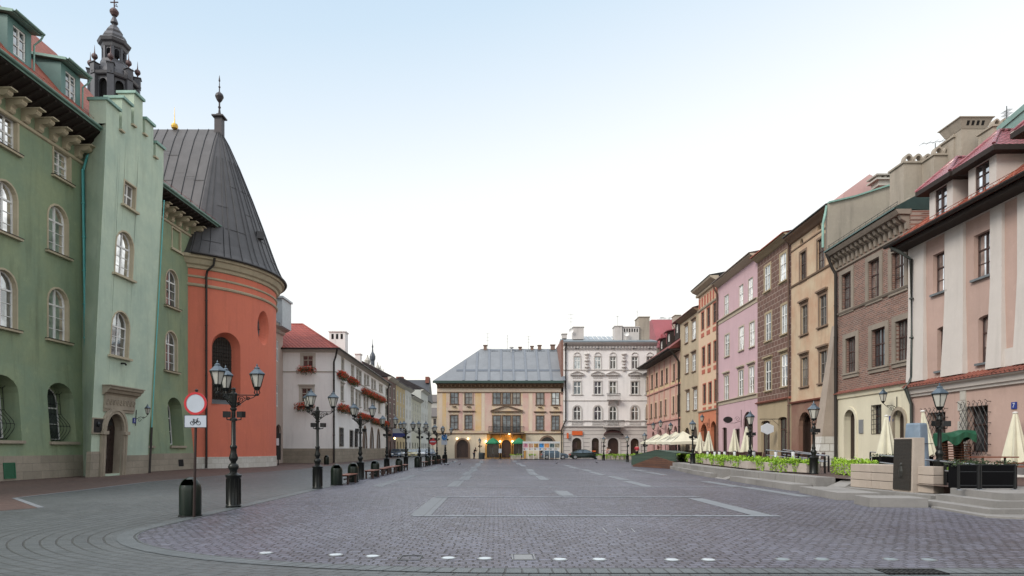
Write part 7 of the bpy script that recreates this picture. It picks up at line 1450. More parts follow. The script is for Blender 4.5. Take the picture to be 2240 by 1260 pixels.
# ------------------------------------------------------------------ planters with lime foliage
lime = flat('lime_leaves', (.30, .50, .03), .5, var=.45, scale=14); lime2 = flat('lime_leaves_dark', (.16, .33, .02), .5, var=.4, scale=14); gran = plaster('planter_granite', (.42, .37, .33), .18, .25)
def planter(p0, p1, w, z0, h, label, grp, seed=0, spill=.0, n=None, seg=.95, dens=1.0, side=1):
    a, b = Vector((*p0, 0)), Vector((*p1, 0)); d = (b - a); L_ = d.length; d.normalize(); nn = Vector((-d.y, d.x, 0)) * side; k = max(1, round(L_ / seg)); t = thing('planter', label, 'planter', (a.x, a.y, z0), grp)
    for i in range(k):
        p = a + d * (L_ * i / k + .01); q = a + d * (L_ * (i + 1) / k - .01); m = MB(); m.hexa([(*p.xy, z0 + .05), (*q.xy, z0 + .05), (*(q + nn * w).xy, z0 + .05), (*(p + nn * w).xy, z0 + .05), (*p.xy, z0 + h), (*q.xy, z0 + h), (*(q + nn * w).xy, z0 + h), (*(p + nn * w).xy, z0 + h)]); obj('granite_box', m, gran, t, bevel=.015)
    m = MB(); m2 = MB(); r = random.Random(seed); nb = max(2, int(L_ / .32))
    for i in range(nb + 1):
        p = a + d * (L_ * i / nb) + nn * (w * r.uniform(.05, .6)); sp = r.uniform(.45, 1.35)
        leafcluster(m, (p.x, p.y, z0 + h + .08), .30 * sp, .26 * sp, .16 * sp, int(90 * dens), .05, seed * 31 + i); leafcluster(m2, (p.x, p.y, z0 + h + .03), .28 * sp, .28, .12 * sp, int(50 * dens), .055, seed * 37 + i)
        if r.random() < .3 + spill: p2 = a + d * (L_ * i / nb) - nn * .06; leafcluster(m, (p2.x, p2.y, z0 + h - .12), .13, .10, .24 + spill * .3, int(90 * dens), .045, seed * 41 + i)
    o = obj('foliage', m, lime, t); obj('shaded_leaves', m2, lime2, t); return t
PG = 'granite planters with lime green foliage on the terrace'
fY = lambda px: 9.56 / ((px - VX) / F - .11); fX = lambda y: 13.3 + .11 * (y - 34) if y > 33 else 13.2
for i, (x0, x1, lab) in enumerate([(1477, 1512, 'short lime planter right of the green wooden ramp cover'), (1516, 1576, 'lime planter under the first two closed cream parasols'), (1578, 1634, 'lime planter before the rose pink house')]):
    y0, y1 = fY(x0), fY(x1); planter((fX(y0), y0), (fX(y1), y1), .8, TZ, .46, lab, PG, i + 1, .1)
planter((14.6, 37.0), (15.2, 35.6), .7, TZ, .46, 'small lime planter behind the long one, at the lamp', PG, 7)
planter((13.0, 31.6), (13.75, 28.35), .72, TZ, .46, 'long lime planter with five granite boxes beside the lamp', PG, 8, .2)
planter((14.95, 28.2), (14.5, 25.0), .8, TZ, .46, 'lime planter spilling a long shoot, next to the granite wall', PG, 9, .5)
planter((14.35, 19.9), (14.8, 19.75), .4, TZ, .42, 'small planter hidden behind the largest lamp post', PG, 10)
BG_ = 'granite planters at the far end of the square'
for i in range(8): x0 = A(1308 + i * 9.7, 0, 88).x; planter((x0, 88), (x0 + .52, 88), .5, 0, .62, ['first', 'second', 'third', 'fourth', 'fifth', 'sixth', 'seventh', 'eighth'][i] + ' small planter from the left in the row before the stucco house', BG_, 20 + i, .3, dens=.6)
x0 = A(1384, 0, 80).x; planter((x0, 80), (x0 + 1.4, 79), .8, 0, .8, 'lime planter behind the ramp cover left end', BG_, 30)
x0 = A(1117, 0, 92).x; planter((x0, 92), (x0 + 1.5, 92), .6, 0, .6, 'pale oblong planter left of the photo display frame', BG_, 31, dens=.3)
x0 = A(1158, 0, 92).x; planter((x0, 92), (x0 + .7, 92), .6, 0, .6, 'small lime planter seen through the photo display frame', BG_, 32)
# ------------------------------------------------------------------ granite wall blocks, stele, wrapped stele
gw = plaster('wall_granite', (.40, .34, .29), .2, .3, bs=.4)
t = thing('granite_wall', 'low wall of stacked rough granite blocks left of the bronze stele', 'wall', (12.95, 22.9, 0)); 
def gblock(t, p0, p1, w, n, z0, z1):
    a, b = Vector((*p0, 0)), Vector((*p1, 0)); d = (b - a).normalized(); nn = Vector((-d.y, d.x, 0)); L_ = (b - a).length
    for j in range(3):
        for i in range(n):
            p, q = a + d * (L_ * i / n + .006), a + d * (L_ * (i + 1) / n - .006); za, zb_ = z0 + (z1 - z0) * j / 3 + .008, z0 + (z1 - z0) * (j + 1) / 3 - .008; m = MB(); m.hexa([(*p.xy, za), (*q.xy, za), (*(q + nn * w).xy, za), (*(p + nn * w).xy, za), (*p.xy, zb_), (*q.xy, zb_), (*(q + nn * w).xy, zb_), (*(p + nn * w).xy, zb_)]); obj('block', m, gw, t, bevel=.012)
gblock(t, (12.9, 23.3), (13.2, 21.25), .9, 2, .24, 1.08)
t = thing('granite_wall', 'short wall of three granite courses right of the bronze stele', 'wall', (13.5, 20.3, 0)); gblock(t, (13.38, 20.35), (13.5, 19.75), .5, 1, .24, 1.08)
m = MB(); m.hexa([(12.55, 23.4, -.02), (13.6, 23.4, -.02), (14.6, 19.0, -.02), (12.9, 19.0, -.02), (12.55, 23.4, .238), (13.6, 23.4, .238), (14.6, 19.0, .238), (12.9, 19.0, .238)]); struct('terrace_kerb', m, M_granite)
m = MB(); m.poly([(13.4, 23.5, TZ - .002), (16, 23.5, TZ - .002), (16, 17, TZ - .002), (13.6, 17.4, TZ - .002), (13.9, 19.5, TZ - .002)]); m.hexa([(13.5, 23.4, 0), (14.5, 23.4, 0), (14.5, 19.2, 0), (13.95, 19.2, 0), (13.5, 23.4, TZ - .01), (14.5, 23.4, TZ - .01), (14.5, 19.2, TZ - .01), (13.95, 19.2, TZ - .01)]); struct('terrace', m, M_brownpave)
st = thing('stele', 'tall granite stele with a dark bronze relief panel on its left face', 'monument', (13.3, 21, 0)); m = MB(); m.hexa([(13.12, 21.2, .03), (13.6, 21.2, .03), (13.6, 20.3, .03), (13.2, 20.3, .03), (13.16, 21.15, 1.98), (13.6, 21.15, 1.98), (13.6, 20.3, 1.98), (13.24, 20.3, 1.98)]); obj('slab', m, gw, st, bevel=.012)
bronze = brick('bronze_relief', 'y', (.045, .038, .03), (.03, .028, .024), (.015, .013, .01), .05, .045, .008, .8, .45, blotch=.5); m = MB(); m.hexa([(13.09, 21.12, .3), (13.15, 21.12, .3), (13.21, 20.36, .3), (13.15, 20.36, .3), (13.12, 21.1, 1.94), (13.18, 21.1, 1.94), (13.25, 20.36, 1.94), (13.19, 20.36, 1.94)]); pn = obj('relief_panel', m, bronze, st)
m = MB(); m.lathe((13.14, 20.75, .7), [(.01, 0), (.06, .02), (.08, .2), (.05, .32), (.035, .36), (.05, .42), (.01, .48)], 8); obj('relief_figure', m, flat('bronze_light', (.06, .06, .055), .4, .6), pn)
wr = thing('wrapped_stele', 'tapered blue grey covered pillar behind the bronze stele', 'monument', (15.1, 23, TZ)); m = MB(); n = 12; vs = []
for j, (z, s) in enumerate([(0, 1.25), (.6, 1.12), (1.2, 1.0), (1.75, .9), (1.98, .86), (2.04, .78)]):
    for i in range(n): a = 2 * pi * i / n + .3; q = .34 * s * (1 + .04 * sin(5 * a + z * 3)) / max(abs(cos(a - .3)), abs(sin(a - .3))) ** .6; vs.append((15.1 + q * cos(a), 23 + q * sin(a), TZ + z))
m.add(vs, [(j * n + i, j * n + (i + 1) % n, (j + 1) * n + (i + 1) % n, (j + 1) * n + i) for j in range(5) for i in range(n)] + [tuple(5 * n + i for i in range(n))]); obj('cover', m, flat('blue_cover', (.17, .23, .30), .55, var=.3, scale=1.5, bs=.3), wr); m = MB(); m.tube([(15.1 - .36, 23 - .3, TZ + 1.3), (15.1 + .36, 23 - .38, TZ + 1.3)], .012, 4); obj('cord', m, iron, wr)
t = thing('meter_plate', 'small bronze plate set in the terrace kerb below the long planter', 'plaque', (12.9, 26, .3)); m = MB(); m.box(12.87, 12.9, 25.7, 26.1, .3, .48); obj('plate', m, flat('bronze_light', (.06, .06, .055), .4, .6), t)
# ------------------------------------------------------------------ green and brown ramp cover
rc_ = thing('ramp_cover', 'slanting dark green boarded hoarding with brown wooden base at the terrace end', 'hoarding', (12.2, 57, 0)); dg_ = brick('green_boards', 'xy', (.05, .085, .06), (.04, .07, .055), (.015, .02, .015), 3, .25, .012, .4, .6); bd = brick('brown_boards', 'xy', (.13, .06, .035), (.08, .04, .028), (.02, .01, .008), 1.6, .16, .012, .5, .7)
a, b, c = Vector((12.1, 57.2, 0)), Vector((13.3, 53, 0)), Vector((13.95, 49.8, 0))
def panel(mb, p, q, z0p, z1p, z0q, z1q, th=.1): mb.hexa([(p.x, p.y, z0p), (q.x, q.y, z0q), (q.x + th, q.y, z0q), (p.x + th, p.y, z0p), (p.x, p.y, z1p), (q.x, q.y, z1q), (q.x + th, q.y, z1q), (p.x + th, p.y, z1p)])
m = MB(); panel(m, a, b, .1, .95, .6, 1.5); panel(m, b, c, .7, 1.4, .6, 1.25); obj('green_panel', m, dg_, rc_)
m = MB(); o = Vector((-.12, -.1, 0)); panel(m, a + (b - a) * .1 + o, b + o, .0, .14, 0, .95); panel(m, b + o, c + o, 0, .95, 0, .55); obj('brown_panel', m, bd, rc_)
m = MB(); m.hexa([(*a.xy, .9), (*b.xy, 1.45), (*(b + Vector((2.2, 1, 0))).xy, 1.35), (*(a + Vector((2.2, 1, 0))).xy, .9), (*a.xy, .96), (*b.xy, 1.51), (*(b + Vector((2.2, 1, 0))).xy, 1.41), (*(a + Vector((2.2, 1, 0))).xy, .96)]); m.hexa([(*b.xy, 1.45), (*c.xy, 1.22), (*(c + Vector((1.6, 1, 0))).xy, 1.2), (*(b + Vector((2.2, 1, 0))).xy, 1.35), (*b.xy, 1.51), (*c.xy, 1.28), (*(c + Vector((1.6, 1, 0))).xy, 1.26), (*(b + Vector((2.2, 1, 0))).xy, 1.41)]); obj('top_boards', m, dg_, rc_)
# ------------------------------------------------------------------ parasols on the terrace
canv = flat('cream_canvas', (.62, .60, .48), .8, var=.15, scale=2, bs=.2)
def open_umb(px, Y, half, ze, zp, lab):
    c = A(px, 1000, Y); t = thing('parasol', lab, 'parasol', (c.x, Y, TZ), 'open square cream parasols'); m = MB(); h = half; n = 8; vs = []
    for k in range(4):
        a, b = [(-h, -h), (h, -h), (h, h), (-h, h)][k], [(h, -h), (h, h), (-h, h), (-h, -h)][k]
        mid = ((a[0] + b[0]) / 2, (a[1] + b[1]) / 2)
        P = lambda q, z: (c.x + q[0], Y + q[1], z)
        for u, v in ((a, mid), (mid, b)):
            zu = ze if u is a or u == a else ze + .08; zv = ze if v == b else ze + .08
            m.add([P(u, zu), P(v, zv), P((v[0] * .5, v[1] * .5), ze + (zp - ze) * .44), P((u[0] * .5, u[1] * .5), ze + (zp - ze) * .40)], [(0, 1, 2, 3)]); m.add([P((u[0] * .5, u[1] * .5), ze + (zp - ze) * .40), P((v[0] * .5, v[1] * .5), ze + (zp - ze) * .44), P((0, 0), zp)], [(0, 1, 2)])
            m.add([P(u, zu), P(v, zv), P(v, zv - .28), P(u, zu - .28)], [(0, 1, 2, 3)])
    obj('canopy', m, canv, t); m = MB(); m.tube([(c.x, Y, TZ), (c.x, Y, zp + .06)], .04, 6); m.box(c.x - .35, c.x + .35, Y - .35, Y + .35, TZ, TZ + .08); obj('pole', m, grey_metal, t)
    m = MB()
    for q in ((-h, -h), (h, -h), (h, h), (-h, h)): m.tube([(c.x, Y, zp - .1), (c.x + q[0], Y + q[1], ze - .02)], .015, 4)
    obj('ribs', m, grey_metal, t)
for px, Y, h, ze, zp, lab in ((1494, 66, 1.7, 2.25, 3.4, 'nearest open cream parasol, by the orange house'), (1478, 70, 1.7, 2.3, 3.45, 'second open cream parasol, overlapping the nearest one'), (1456, 77, 1.8, 2.35, 3.45, 'third open cream parasol in the row'), (1438, 83, 1.8, 2.4, 3.45, 'farthest open cream parasol, before the pink and cream house')): open_umb(px, Y, h, ze, zp, lab)
def closed_umb(px, Y, zb, zt, lab, r=.36, lean=0):
    c = A(px, 1000, Y); t = thing('parasol', lab, 'parasol', (c.x, Y, TZ), 'closed cream parasols'); m = MB(); n = 32; vs = []; H = zt - zb
    lv = [(0, 1.0), (.08, .98), (.3, .80), (.55, .58), (.8, .36), (.93, .24), (.97, .2), (1.0, .14)]
    for h, s in lv:
        for i in range(n): a = 2 * pi * i / n; q = r * s * (1 + .28 * (1 - h * .5) * cos(8 * a)); vs.append((c.x + q * cos(a) + lean * h, Y + q * sin(a), zb + H * h + (.05 * cos(8 * a) if h == 0 else 0)))
    m.add(vs, [(j * n + i, j * n + (i + 1) % n, (j + 1) * n + (i + 1) % n, (j + 1) * n + i) for j in range(len(lv) - 1) for i in range(n)] + [tuple((len(lv) - 1) * n + i for i in range(n))]); obj('canopy', m, canv, t, smooth=True)
    m = MB(); m.tube([(c.x - lean * .3, Y, TZ), (c.x, Y, zb + .1)], .03, 6); m.lathe((c.x + lean, Y, zt), [(.09, -.02), (.1, .02), (.03, .05)], 10); m.box(c.x - .3, c.x + .3, Y - .3, Y + .3, TZ, TZ + .08); obj('pole', m, white_paint, t)
for px, Y, zb, zt, lab, r in ((1531, 62, 1.15, 3.1, 'closed cream parasol farthest away, before the orange arch', .42), (1550, 59, 1.15, 3.15, 'closed cream parasol left of the orange house downpipe', .42), (1606.5, 55, 1.2, 3.25, 'closed cream parasol between two doors of the pink house', .42), (1633, 51, 1.2, 3.3, 'closed cream parasol by the lamp before the pink arch', .42), (1939, 30, 1.15, 3.15, 'closed cream parasol before the cream ground floor', .36), (2221, 25.5, 1.08, 3.05, 'closed cream parasol at the right edge of the picture', .36)): closed_umb(px, Y, zb, zt, lab, r)
closed_umb(2030, 27, 1.35, 3.2, 'closed cream parasol leaning behind the blue grey pillar', .25, -.22)
# ------------------------------------------------------------------ handrails, black partition, tables
rail = flat('steel_rail', (.42, .45, .5), .3, .8)
def handrail(P, zs, lab, zf=TZ, grp='handrails on the terrace', posts=None):
    t = thing('handrail', lab, 'handrail', (P[0][0], P[0][1], zf), grp)
    for dz in (0, -.28): m = MB(); m.tube([(x, y, z + dz) for (x, y), z in zip(P, zs)], .028, 8); obj('rail', m, rail, t, smooth=True)
    n = posts or 5
    for i in range(n):
        f = i / (n - 1) * (len(P) - 1); j = min(int(f), len(P) - 2); f -= j; x, y, z = P[j][0] + (P[j + 1][0] - P[j][0]) * f, P[j][1] + (P[j + 1][1] - P[j][1]) * f, zs[j] + (zs[j + 1] - zs[j]) * f; m = MB(); m.box(x - .03, x + .03, y - .03, y + .03, zf, z - .02); obj('post', m, iron, t)
handrail([(15.2, 36), (14.9, 29.0)], [1.54, 1.3], 'sloping double handrail behind the long lime planter', posts=6); handrail([(16.6, 37), (15.9, 30.6)], [1.56, 1.28], 'rear sloping handrail by the beige house buttress', posts=6)
handrail([(14.7, 24.5), (13.6, 18.2)], [1.38, 1.18], 'sloping handrail behind the granite walls', posts=5); handrail([(19.3, 33), (18.3, 28)], [1.45, 1.3], 'handrail below the cream ground floor', posts=4)
t = thing('railing', 'black tube railing frame at the top of the near steps', 'railing', (12.4, 17.5, TZ)); yk = 17.5
for x0, x1 in ((12.65, 13.15), (13.25, 14.15)):
    m = MB(); m.tube([(x0, yk, TZ), (x0, yk, 1.19), (x1, yk - .05, 1.19), (x1, yk - .05, TZ)], .035, 8); m.tube([(x0, yk, TZ + .12), (x1, yk - .05, TZ + .12)], .02, 6); m.tube([(x0, yk, 1.0), (x1, yk - .05, 1.0)], .015, 6); obj('frame', m, iron, t)
    for x in (x0, x1): m = MB(); m.lathe((x, yk - .02, TZ), [(.08, 0), (.08, .02), (.04, .03)], 10); obj('foot', m, rail, t)
blackp = flat('black_panel', (.004, .004, .005), .8, var=.3, spec=.1)
def hedge(x0, x1, y, z1, w, lab, seed):
    t = thing('screen_planter', lab, 'planter screen', (x0, y, TZ), 'black planters with low hedge'); m = MB(); m.box(x0, x1, y, y + w, TZ, z1); obj('box', m, blackp, t, bevel=.02); m = MB(); n = int((x1 - x0) / .2)
    for i in range(n + 1): leafcluster(m, (x0 + (x1 - x0) * i / n, y + w / 2, z1 + .04), .18, w / 2, .09, 60, .03, seed + i)
    obj('hedge', m, flat('hedge_green', (.035, .06, .02), .7, var=.5, scale=20), t)
hedge(13.1, 14.75, 18.1, 1.16, .45, 'black planter screen with thin hedge behind the near railing', 900); hedge(16.2, 18.6, 27.2, 1.28, .4, 'long black planter with hedge before the cream ground floor', 940); hedge(14.9, 16.2, 21.2, 1.15, .4, 'black planter between the blue pillar and the railing', 980)
def table(x, y, z, lab, L_=.8, W_=.8, h=.75, col=None, grp='café tables on the terrace', rz=0):
    t = thing('cafe_table', lab, 'table', (x, y, z), grp); m = MB(); m.box(x - L_ / 2, x + L_ / 2, y - W_ / 2, y + W_ / 2, z + h - .04, z + h); obj('tabletop', m, col or bw, t); m = MB(); m.tube([(x - L_ * .3, y, z), (x - L_ * .3, y, z + h - .04)], .035, 6); m.tube([(x + L_ * .3, y, z), (x + L_ * .3, y, z + h - .04)], .035, 6); obj('base', m, iron, t); return t
table(17.5, 22.5, TZ, 'long brown café table behind the near railing', 1.3, .6, .85); table(15.6, 19.0, TZ, 'brown café table at the right edge by the closed parasol', 1.2, .5, .62); table(19.6, 24.0, TZ, 'brown table under the right edge parasol', 1.2, .6, .6)
def chair(col, name='cafe_chair'):
    t = thing(name, '', 'chair', (0, 0, 0), 'café chairs'); m = MB(); m.box(-.22, .22, -.22, .22, .42, .46); obj('seat', m, col, t, bevel=.01); m = MB(); m.hexa([(-.22, .2, .5), (.22, .2, .5), (.22, .24, .5), (-.22, .24, .5), (-.22, .27, .88), (.22, .27, .88), (.22, .31, .88), (-.22, .31, .88)]); obj('backrest', m, col, t, bevel=.01)
    for sx_ in (-1, 1):
        for sy_ in (-1, 1): m = MB(); m.tube([(sx_ * .2, sy_ * .2, 0), (sx_ * .2, sy_ * .2 + (.02 if sy_ > 0 else 0), .43 if sy_ < 0 else .6)], .018, 5); obj('leg', m, iron, t)
    return t
cch = chair(flat('chair_brown', (.05, .02, .015), .5, var=.3)); TC = tree(cch); r_ = random.Random(5)
cts = [(16.0, 40.5), (17.6, 44), (18.8, 49), (16.2, 47), (18.6, 56), (20.3, 62), (20.8, 69), (21.2, 75), (18.4, 38)]
spots = ['before the sgraffito windows', 'by the pink arch', 'by the pink house door', 'behind the long lime planter row', 'under the closed parasols', 'by the orange arches', 'under the nearest open parasol', 'under the third open parasol', 'beside the handrails']
first = True
for i, (x, y) in enumerate(cts):
    table(x, y, TZ, 'dark café table ' + spots[i], .75, .75, .75, flat('table_dark', (.04, .025, .02), .4))
    for j, (dx, dy, rz) in enumerate(((-.75, 0, pi / 2), (.75, 0, -pi / 2), (0, -.8, pi), (0, .8, 0))):
        lab = ['left', 'right', 'front', 'rear'][j] + ' dark chair at the café table ' + spots[i]
        if first: cch.location = (x + dx, y + dy, TZ); cch.rotation_euler.z = rz; cch['label'] = lab; first = False
        else: dup(TC, (x + dx, y + dy, TZ), rz + r_.uniform(-.2, .2), lab)
for i, px in enumerate([1548, 1563.5, 1573.5, 1585, 1607, 1649, 1697, 1735]):
    Y = [44, 42.6, 41.5, 40.3, 38.5, 35.4, 34.6, 31.9][i]; c = A(px, 990, Y); t = thing('candle_lantern', ['first', 'second', 'third', 'fourth', 'fifth', 'sixth', 'seventh', 'eighth'][i] + ' white candle lantern from the left behind the planters', 'lantern', (c.x, Y, TZ), 'white candle lanterns'); zt_ = 1.65 - 8 * Y / F; m = MB(); m.tube([(c.x, Y, TZ), (c.x, Y, zt_ - .3)], .03, 6); m.lathe((c.x, Y, zt_), [(.09, 0), (.08, .04), (.02, .06)], 8); obj('stand', m, iron, t); m = MB(); m.lathe((c.x, Y, zt_ - .3), [(.075, 0), (.085, .3)], 10); obj('glass', m, flat('white_glass', (.7, .72, .75), .3), t)
# stacked wicker chairs under a green tarpaulin
wick = brick('wicker', 'xy', (.22, .075, .025), (.14, .05, .02), (.03, .012, .008), .06, .03, .006, .6, .5); sc = chair(wick, 'stacked_chair'); sc['group'] = 'stacked wicker chairs under green tarpaulin'; TS = tree(sc); k = 0
for cx_, side in ((19.75, 'left'), (20.45, 'right')):
    for j in range(9):
        lab = ['lowest', 'second', 'third', 'fourth', 'fifth', 'sixth', 'seventh', 'eighth', 'topmost'][j] + ' wicker chair of the ' + side + ' stack under the green tarpaulin'
        if k == 0: sc.location = (cx_, 28, TZ); sc['label'] = lab
        else: dup(TS, (cx_, 28 + .01 * j, TZ + .11 * j), 0, lab)
        k += 1
m = MB(); nx, ny = 22, 10; V_ = []; rr_ = random.Random(3)
for j in range(ny + 1):
    for i in range(nx + 1):
        u, v = i / nx * 2 - 1, j / ny * 2 - 1; e = max(abs(u), abs(v)); x = 20.1 + u * .75; y = 28.05 + v * .5; z = 2.36 + .05 * sin(u * 5 + v * 3) * cos(v * 4) + .1 * u
        if e > .72: z -= (e - .72) / .28 * (.42 + .12 * sin(u * 6 + v * 3)); x = 20.1 + (u if abs(u) < .72 else .74 * (1 if u > 0 else -1)) * .85 + .015 * sin(v * 20); y = 28.05 + (v if abs(v) < .72 else .74 * (1 if v > 0 else -1)) * .62 + .02 * sin(u * 17)
        V_.append((x, y, z))
m.add(V_, [(j * (nx + 1) + i, j * (nx + 1) + i + 1, (j + 1) * (nx + 1) + i + 1, (j + 1) * (nx + 1) + i) for j in range(ny) for i in range(nx)]); tag(obj('tarpaulin', m, flat('green_tarp', (.01, .085, .045), .5, var=.3, scale=3, bs=.2), smooth=True), 'crumpled green tarpaulin over the stacked wicker chairs', 'tarpaulin')
# ------------------------------------------------------------------ photo display, café and cars at the far end
ds = thing('photo_display', 'white framed outdoor display of seven photographs before the peach house', 'display stand', (A(1143, 0, 90).x, 90, 0)); Yd = 90.0; xs_ = [A(1144 + 11.55 * i, 0, Yd).x for i in range(8)]; zA = lambda py: EYE + (VY - py) / F * Yd
pc = [((.20, .05, .12), (.55, .25, .3)), ((.3, .12, .08), (.5, .35, .25)), ((.45, .25, .06), (.12, .06, .04)), ((.02, .25, .65), (.03, .06, .1)), ((.45, .12, .03), (.6, .3, .1)), ((.02, .05, .06), (.15, .2, .2)), ((.15, .14, .10), (.35, .3, .22))]
def pict(i, a, b):
    m, n, bb_ = nm('picture_%d' % i); v = coord(n); c = mixc(n, ramp(n, noise(n, v, 1.6 + .3 * i, 5, .7), .42, .58), a, b); n.links.new(c, bb_.inputs['Base Color']); bb_.inputs['Roughness'].default_value = .4; return m
for x in xs_: m = MB(); m.box(x - .03, x + .03, Yd - .03, Yd + .03, 0, zA(966)); obj('post', m, white_paint, ds)
for z in (zA(966), zA(969.5), zA(979.5), zA(985)): m = MB(); m.box(xs_[0] - .06, xs_[-1] + .06, Yd - .06, Yd + .04, z - .025, z + .025); obj('crossbar', m, white_paint, ds)
m = MB(); m.box(xs_[0], xs_[-1], Yd - .04, Yd + .03, zA(969.3), zA(966.2)); obj('header_board', m, pale, ds)
for i in range(7):
    m = MB(); m.box(xs_[i] + .05, xs_[i + 1] - .05, Yd - .03, Yd, zA(979.3), zA(970)); obj('photograph', m, pict(i, *pc[i]), ds); m = MB(); m.box(xs_[i] + .08, xs_[i + 1] - .08, Yd - .03, Yd, zA(984.6), zA(980)); cp = obj('caption_board', m, pale, ds); m = MB(); m.box(xs_[i] + .12, xs_[i] + .3, Yd - .045, Yd - .031, zA(984), zA(981)); obj('thumbnail', m, pict(i + 10, *pc[i]), cp)
    m = MB(); m.box(xs_[i] - .4, xs_[i] + .4, Yd - .5, Yd + .5, 0, .08); obj('foot', m, iron, ds)
tyre = flat('tyre', (.012, .012, .012), .8); rimc = flat('alloy_rim', (.4, .42, .44), .3, .8); headl = flat('headlight', (.75, .78, .8), .1, .3); taill = flat('tail_light', (.35, .01, .01), .2); cglass = glass('car_glass', (.12, .15, .17), .6, .05)
def paint(n_, c): return flat('car_' + n_, c, .22, .35, var=.08)
def car(x, y, rz, paintm, lab, L_=4.3, W_=1.75, H=1.45, hatch=False, grp='cars parked around the square'):
    t = thing('parked_car', lab, 'car', (x, y, 0), grp, rz); k = L_ / 2; m = MB()
    P = [(-k, .35), (-k + .02, .75), (-k + .25, .92 if not hatch else .95), (-k * .35 if not hatch else -k + .3, .95), (k * .35, .95), (k - .35, .82), (k - .02, .62), (k, .3), (k - .1, .2), (-k + .1, .22)]
    # lofted body: profile at three widths
    secs = [(-W_ / 2, .94, .0), (-W_ / 2 + .12, 1.0, .02), (W_ / 2 - .12, 1.0, .02), (W_ / 2, .94, 0)]; n = len(P); vs = []
    for yy, s, dz in secs: vs += [(px_ * s, yy, pz * (1 if s == 1 else .97) + (dz if pz > .6 else 0)) for px_, pz in P]
    fs = [(j * n + i, j * n + (i + 1) % n, (j + 1) * n + (i + 1) % n, (j + 1) * n + i) for j in range(3) for i in range(n)]; tt = tessellate_polygon([[Vector((a, 0, b)) for a, b in P]]); fs += [tuple(q) for q in tt] + [tuple(3 * n + i for i in q) for q in tt]; mm_ = MB(); mm_.add(vs, fs)
    o0 = Vector((x, y, 0)); mm_.v = [(v[0] + x, v[1] + y, v[2]) for v in mm_.v]; bd_ = obj('body', mm_, paintm, t, smooth=True)
    def put(mb_): mb_.v = [(v[0] + x, v[1] + y, v[2]) for v in mb_.v]; return mb_
    r0, r1 = (-k + .12, -k + .5) if hatch else (-k + .35, -k * .38); f0, f1 = k * .42, k * .02; wl, wu = W_ / 2 - .06, W_ / 2 - .25
    g = MB(); g.hexa([(r0, -wl, .94), (f0, -wl, .94), (f0, wl, .94), (r0, wl, .94), (r1, -wu, H - .05), (f1, -wu, H - .05), (f1, wu, H - .05), (r1, wu, H - .05)]); obj('windows', put(g), cglass, t, smooth=False)
    g = MB(); g.hexa([(r1 - .04, -wu - .03, H - .06), (f1 + .05, -wu - .03, H - .06), (f1 + .05, wu + .03, H - .06), (r1 - .04, wu + .03, H - .06), (r1 + .12, -wu + .1, H), (f1 - .1, -wu + .1, H), (f1 - .1, wu - .1, H), (r1 + .12, wu - .1, H)])
    for sg_ in (-1, 1):
        for a_, b_ in (((f0, wl), (f1, wu)), ((r0, wl), (r1, wu)), (((r0 + f0) / 2, wl), ((r1 + f1) / 2, wu))): g.tube([(a_[0], sg_ * a_[1], .94), (b_[0], sg_ * (b_[1] + .01), H - .05)], .035, 4)
    obj('roof', put(g), paintm, t)
    for wx in (-k + .78, k - .82):
        for sg_ in (-1, 1):
            w_ = MB(); w_.lathe((0, 0, 0), [(.2, -.1), (.31, -.1), (.33, -.07), (.33, .07), (.31, .1), (.2, .1)], 20); w_.v = [(v[0] + wx, v[2] + sg_ * (W_ / 2 - .08), v[1] + .33) for v in w_.v]; wo_ = obj('tyre', put(w_), tyre, t)
            w_ = MB(); w_.lathe((0, 0, 0), [(.21, -.104), (.21, .104)], 16)
            for q in range(5): a = 2 * pi * q / 5; w_.tube([(.04 * cos(a), .04 * sin(a), sg_ * .106), (.19 * cos(a), .19 * sin(a), sg_ * .106)], .02, 4)
            w_.v = [(v[0] + wx, v[2] + sg_ * (W_ / 2 - .08), v[1] + .33) for v in w_.v]; obj('rim', put(w_), rimc, wo_)
    for sg_ in (-1, 1):
        w_ = MB(); w_.obox((k - .14, sg_ * (W_ / 2 - .3)), 0, .13, .2, .58, .72, .8); obj('headlight', put(w_), headl, t); w_ = MB(); w_.obox((-k + .06, sg_ * (W_ / 2 - .24)), 0, .08, .2, .62, .8, .9); obj('tail_light', put(w_), taill, t)
    w_ = MB(); w_.box(k - .06, k + .015, -.26, .26, .32, .44); obj('number_plate', put(w_), sw, t)
    w_ = MB(); w_.box(k - .1, k + .01, -.4, .4, .46, .56); obj('grille', put(w_), blackp, t); return t
car(A(1281, 0, 94).x, 94, 0, paint('black', (.012, .022, .02)), 'black saloon car before the arched shop of the stucco house', 4.8); car(A(1213, 0, 93.2).x, 93.2, 0, paint('greyblue', (.10, .14, .18)), 'grey blue hatchback behind the photo display', 3.9, hatch=True, H=1.5)
for px, Y, c, nmk, lab in ((866, 111, (.06, .09, .14), 'blue', 'dark blue car nearest the brown house in the left street'), (879, 118, (.5, .53, .56), 'silver', 'silver car behind the dark blue one in the left street'), (888, 125, (.03, .035, .04), 'dark', 'dark car third from the left in the left street'), (902, 117, (.42, .38, .22), 'gold', 'pale gold car fourth from the left in the left street'), (914, 126, (.35, .4, .45), 'greyer', 'grey car between the pale gold and white cars'), (925, 119, (.6, .62, .64), 'white', 'white car at the middle of the left street'), (934, 128, (.3, .36, .42), 'steel', 'steel blue car near the far end of the left street'), (941, 116, (.03, .05, .09), 'navy', 'navy car rightmost in the left street')): car(A(px, 0, Y).x, Y, -pi / 2 + .15, paint(nmk, c), lab, 4.2, hatch=(px % 2 == 0), H=1.5)
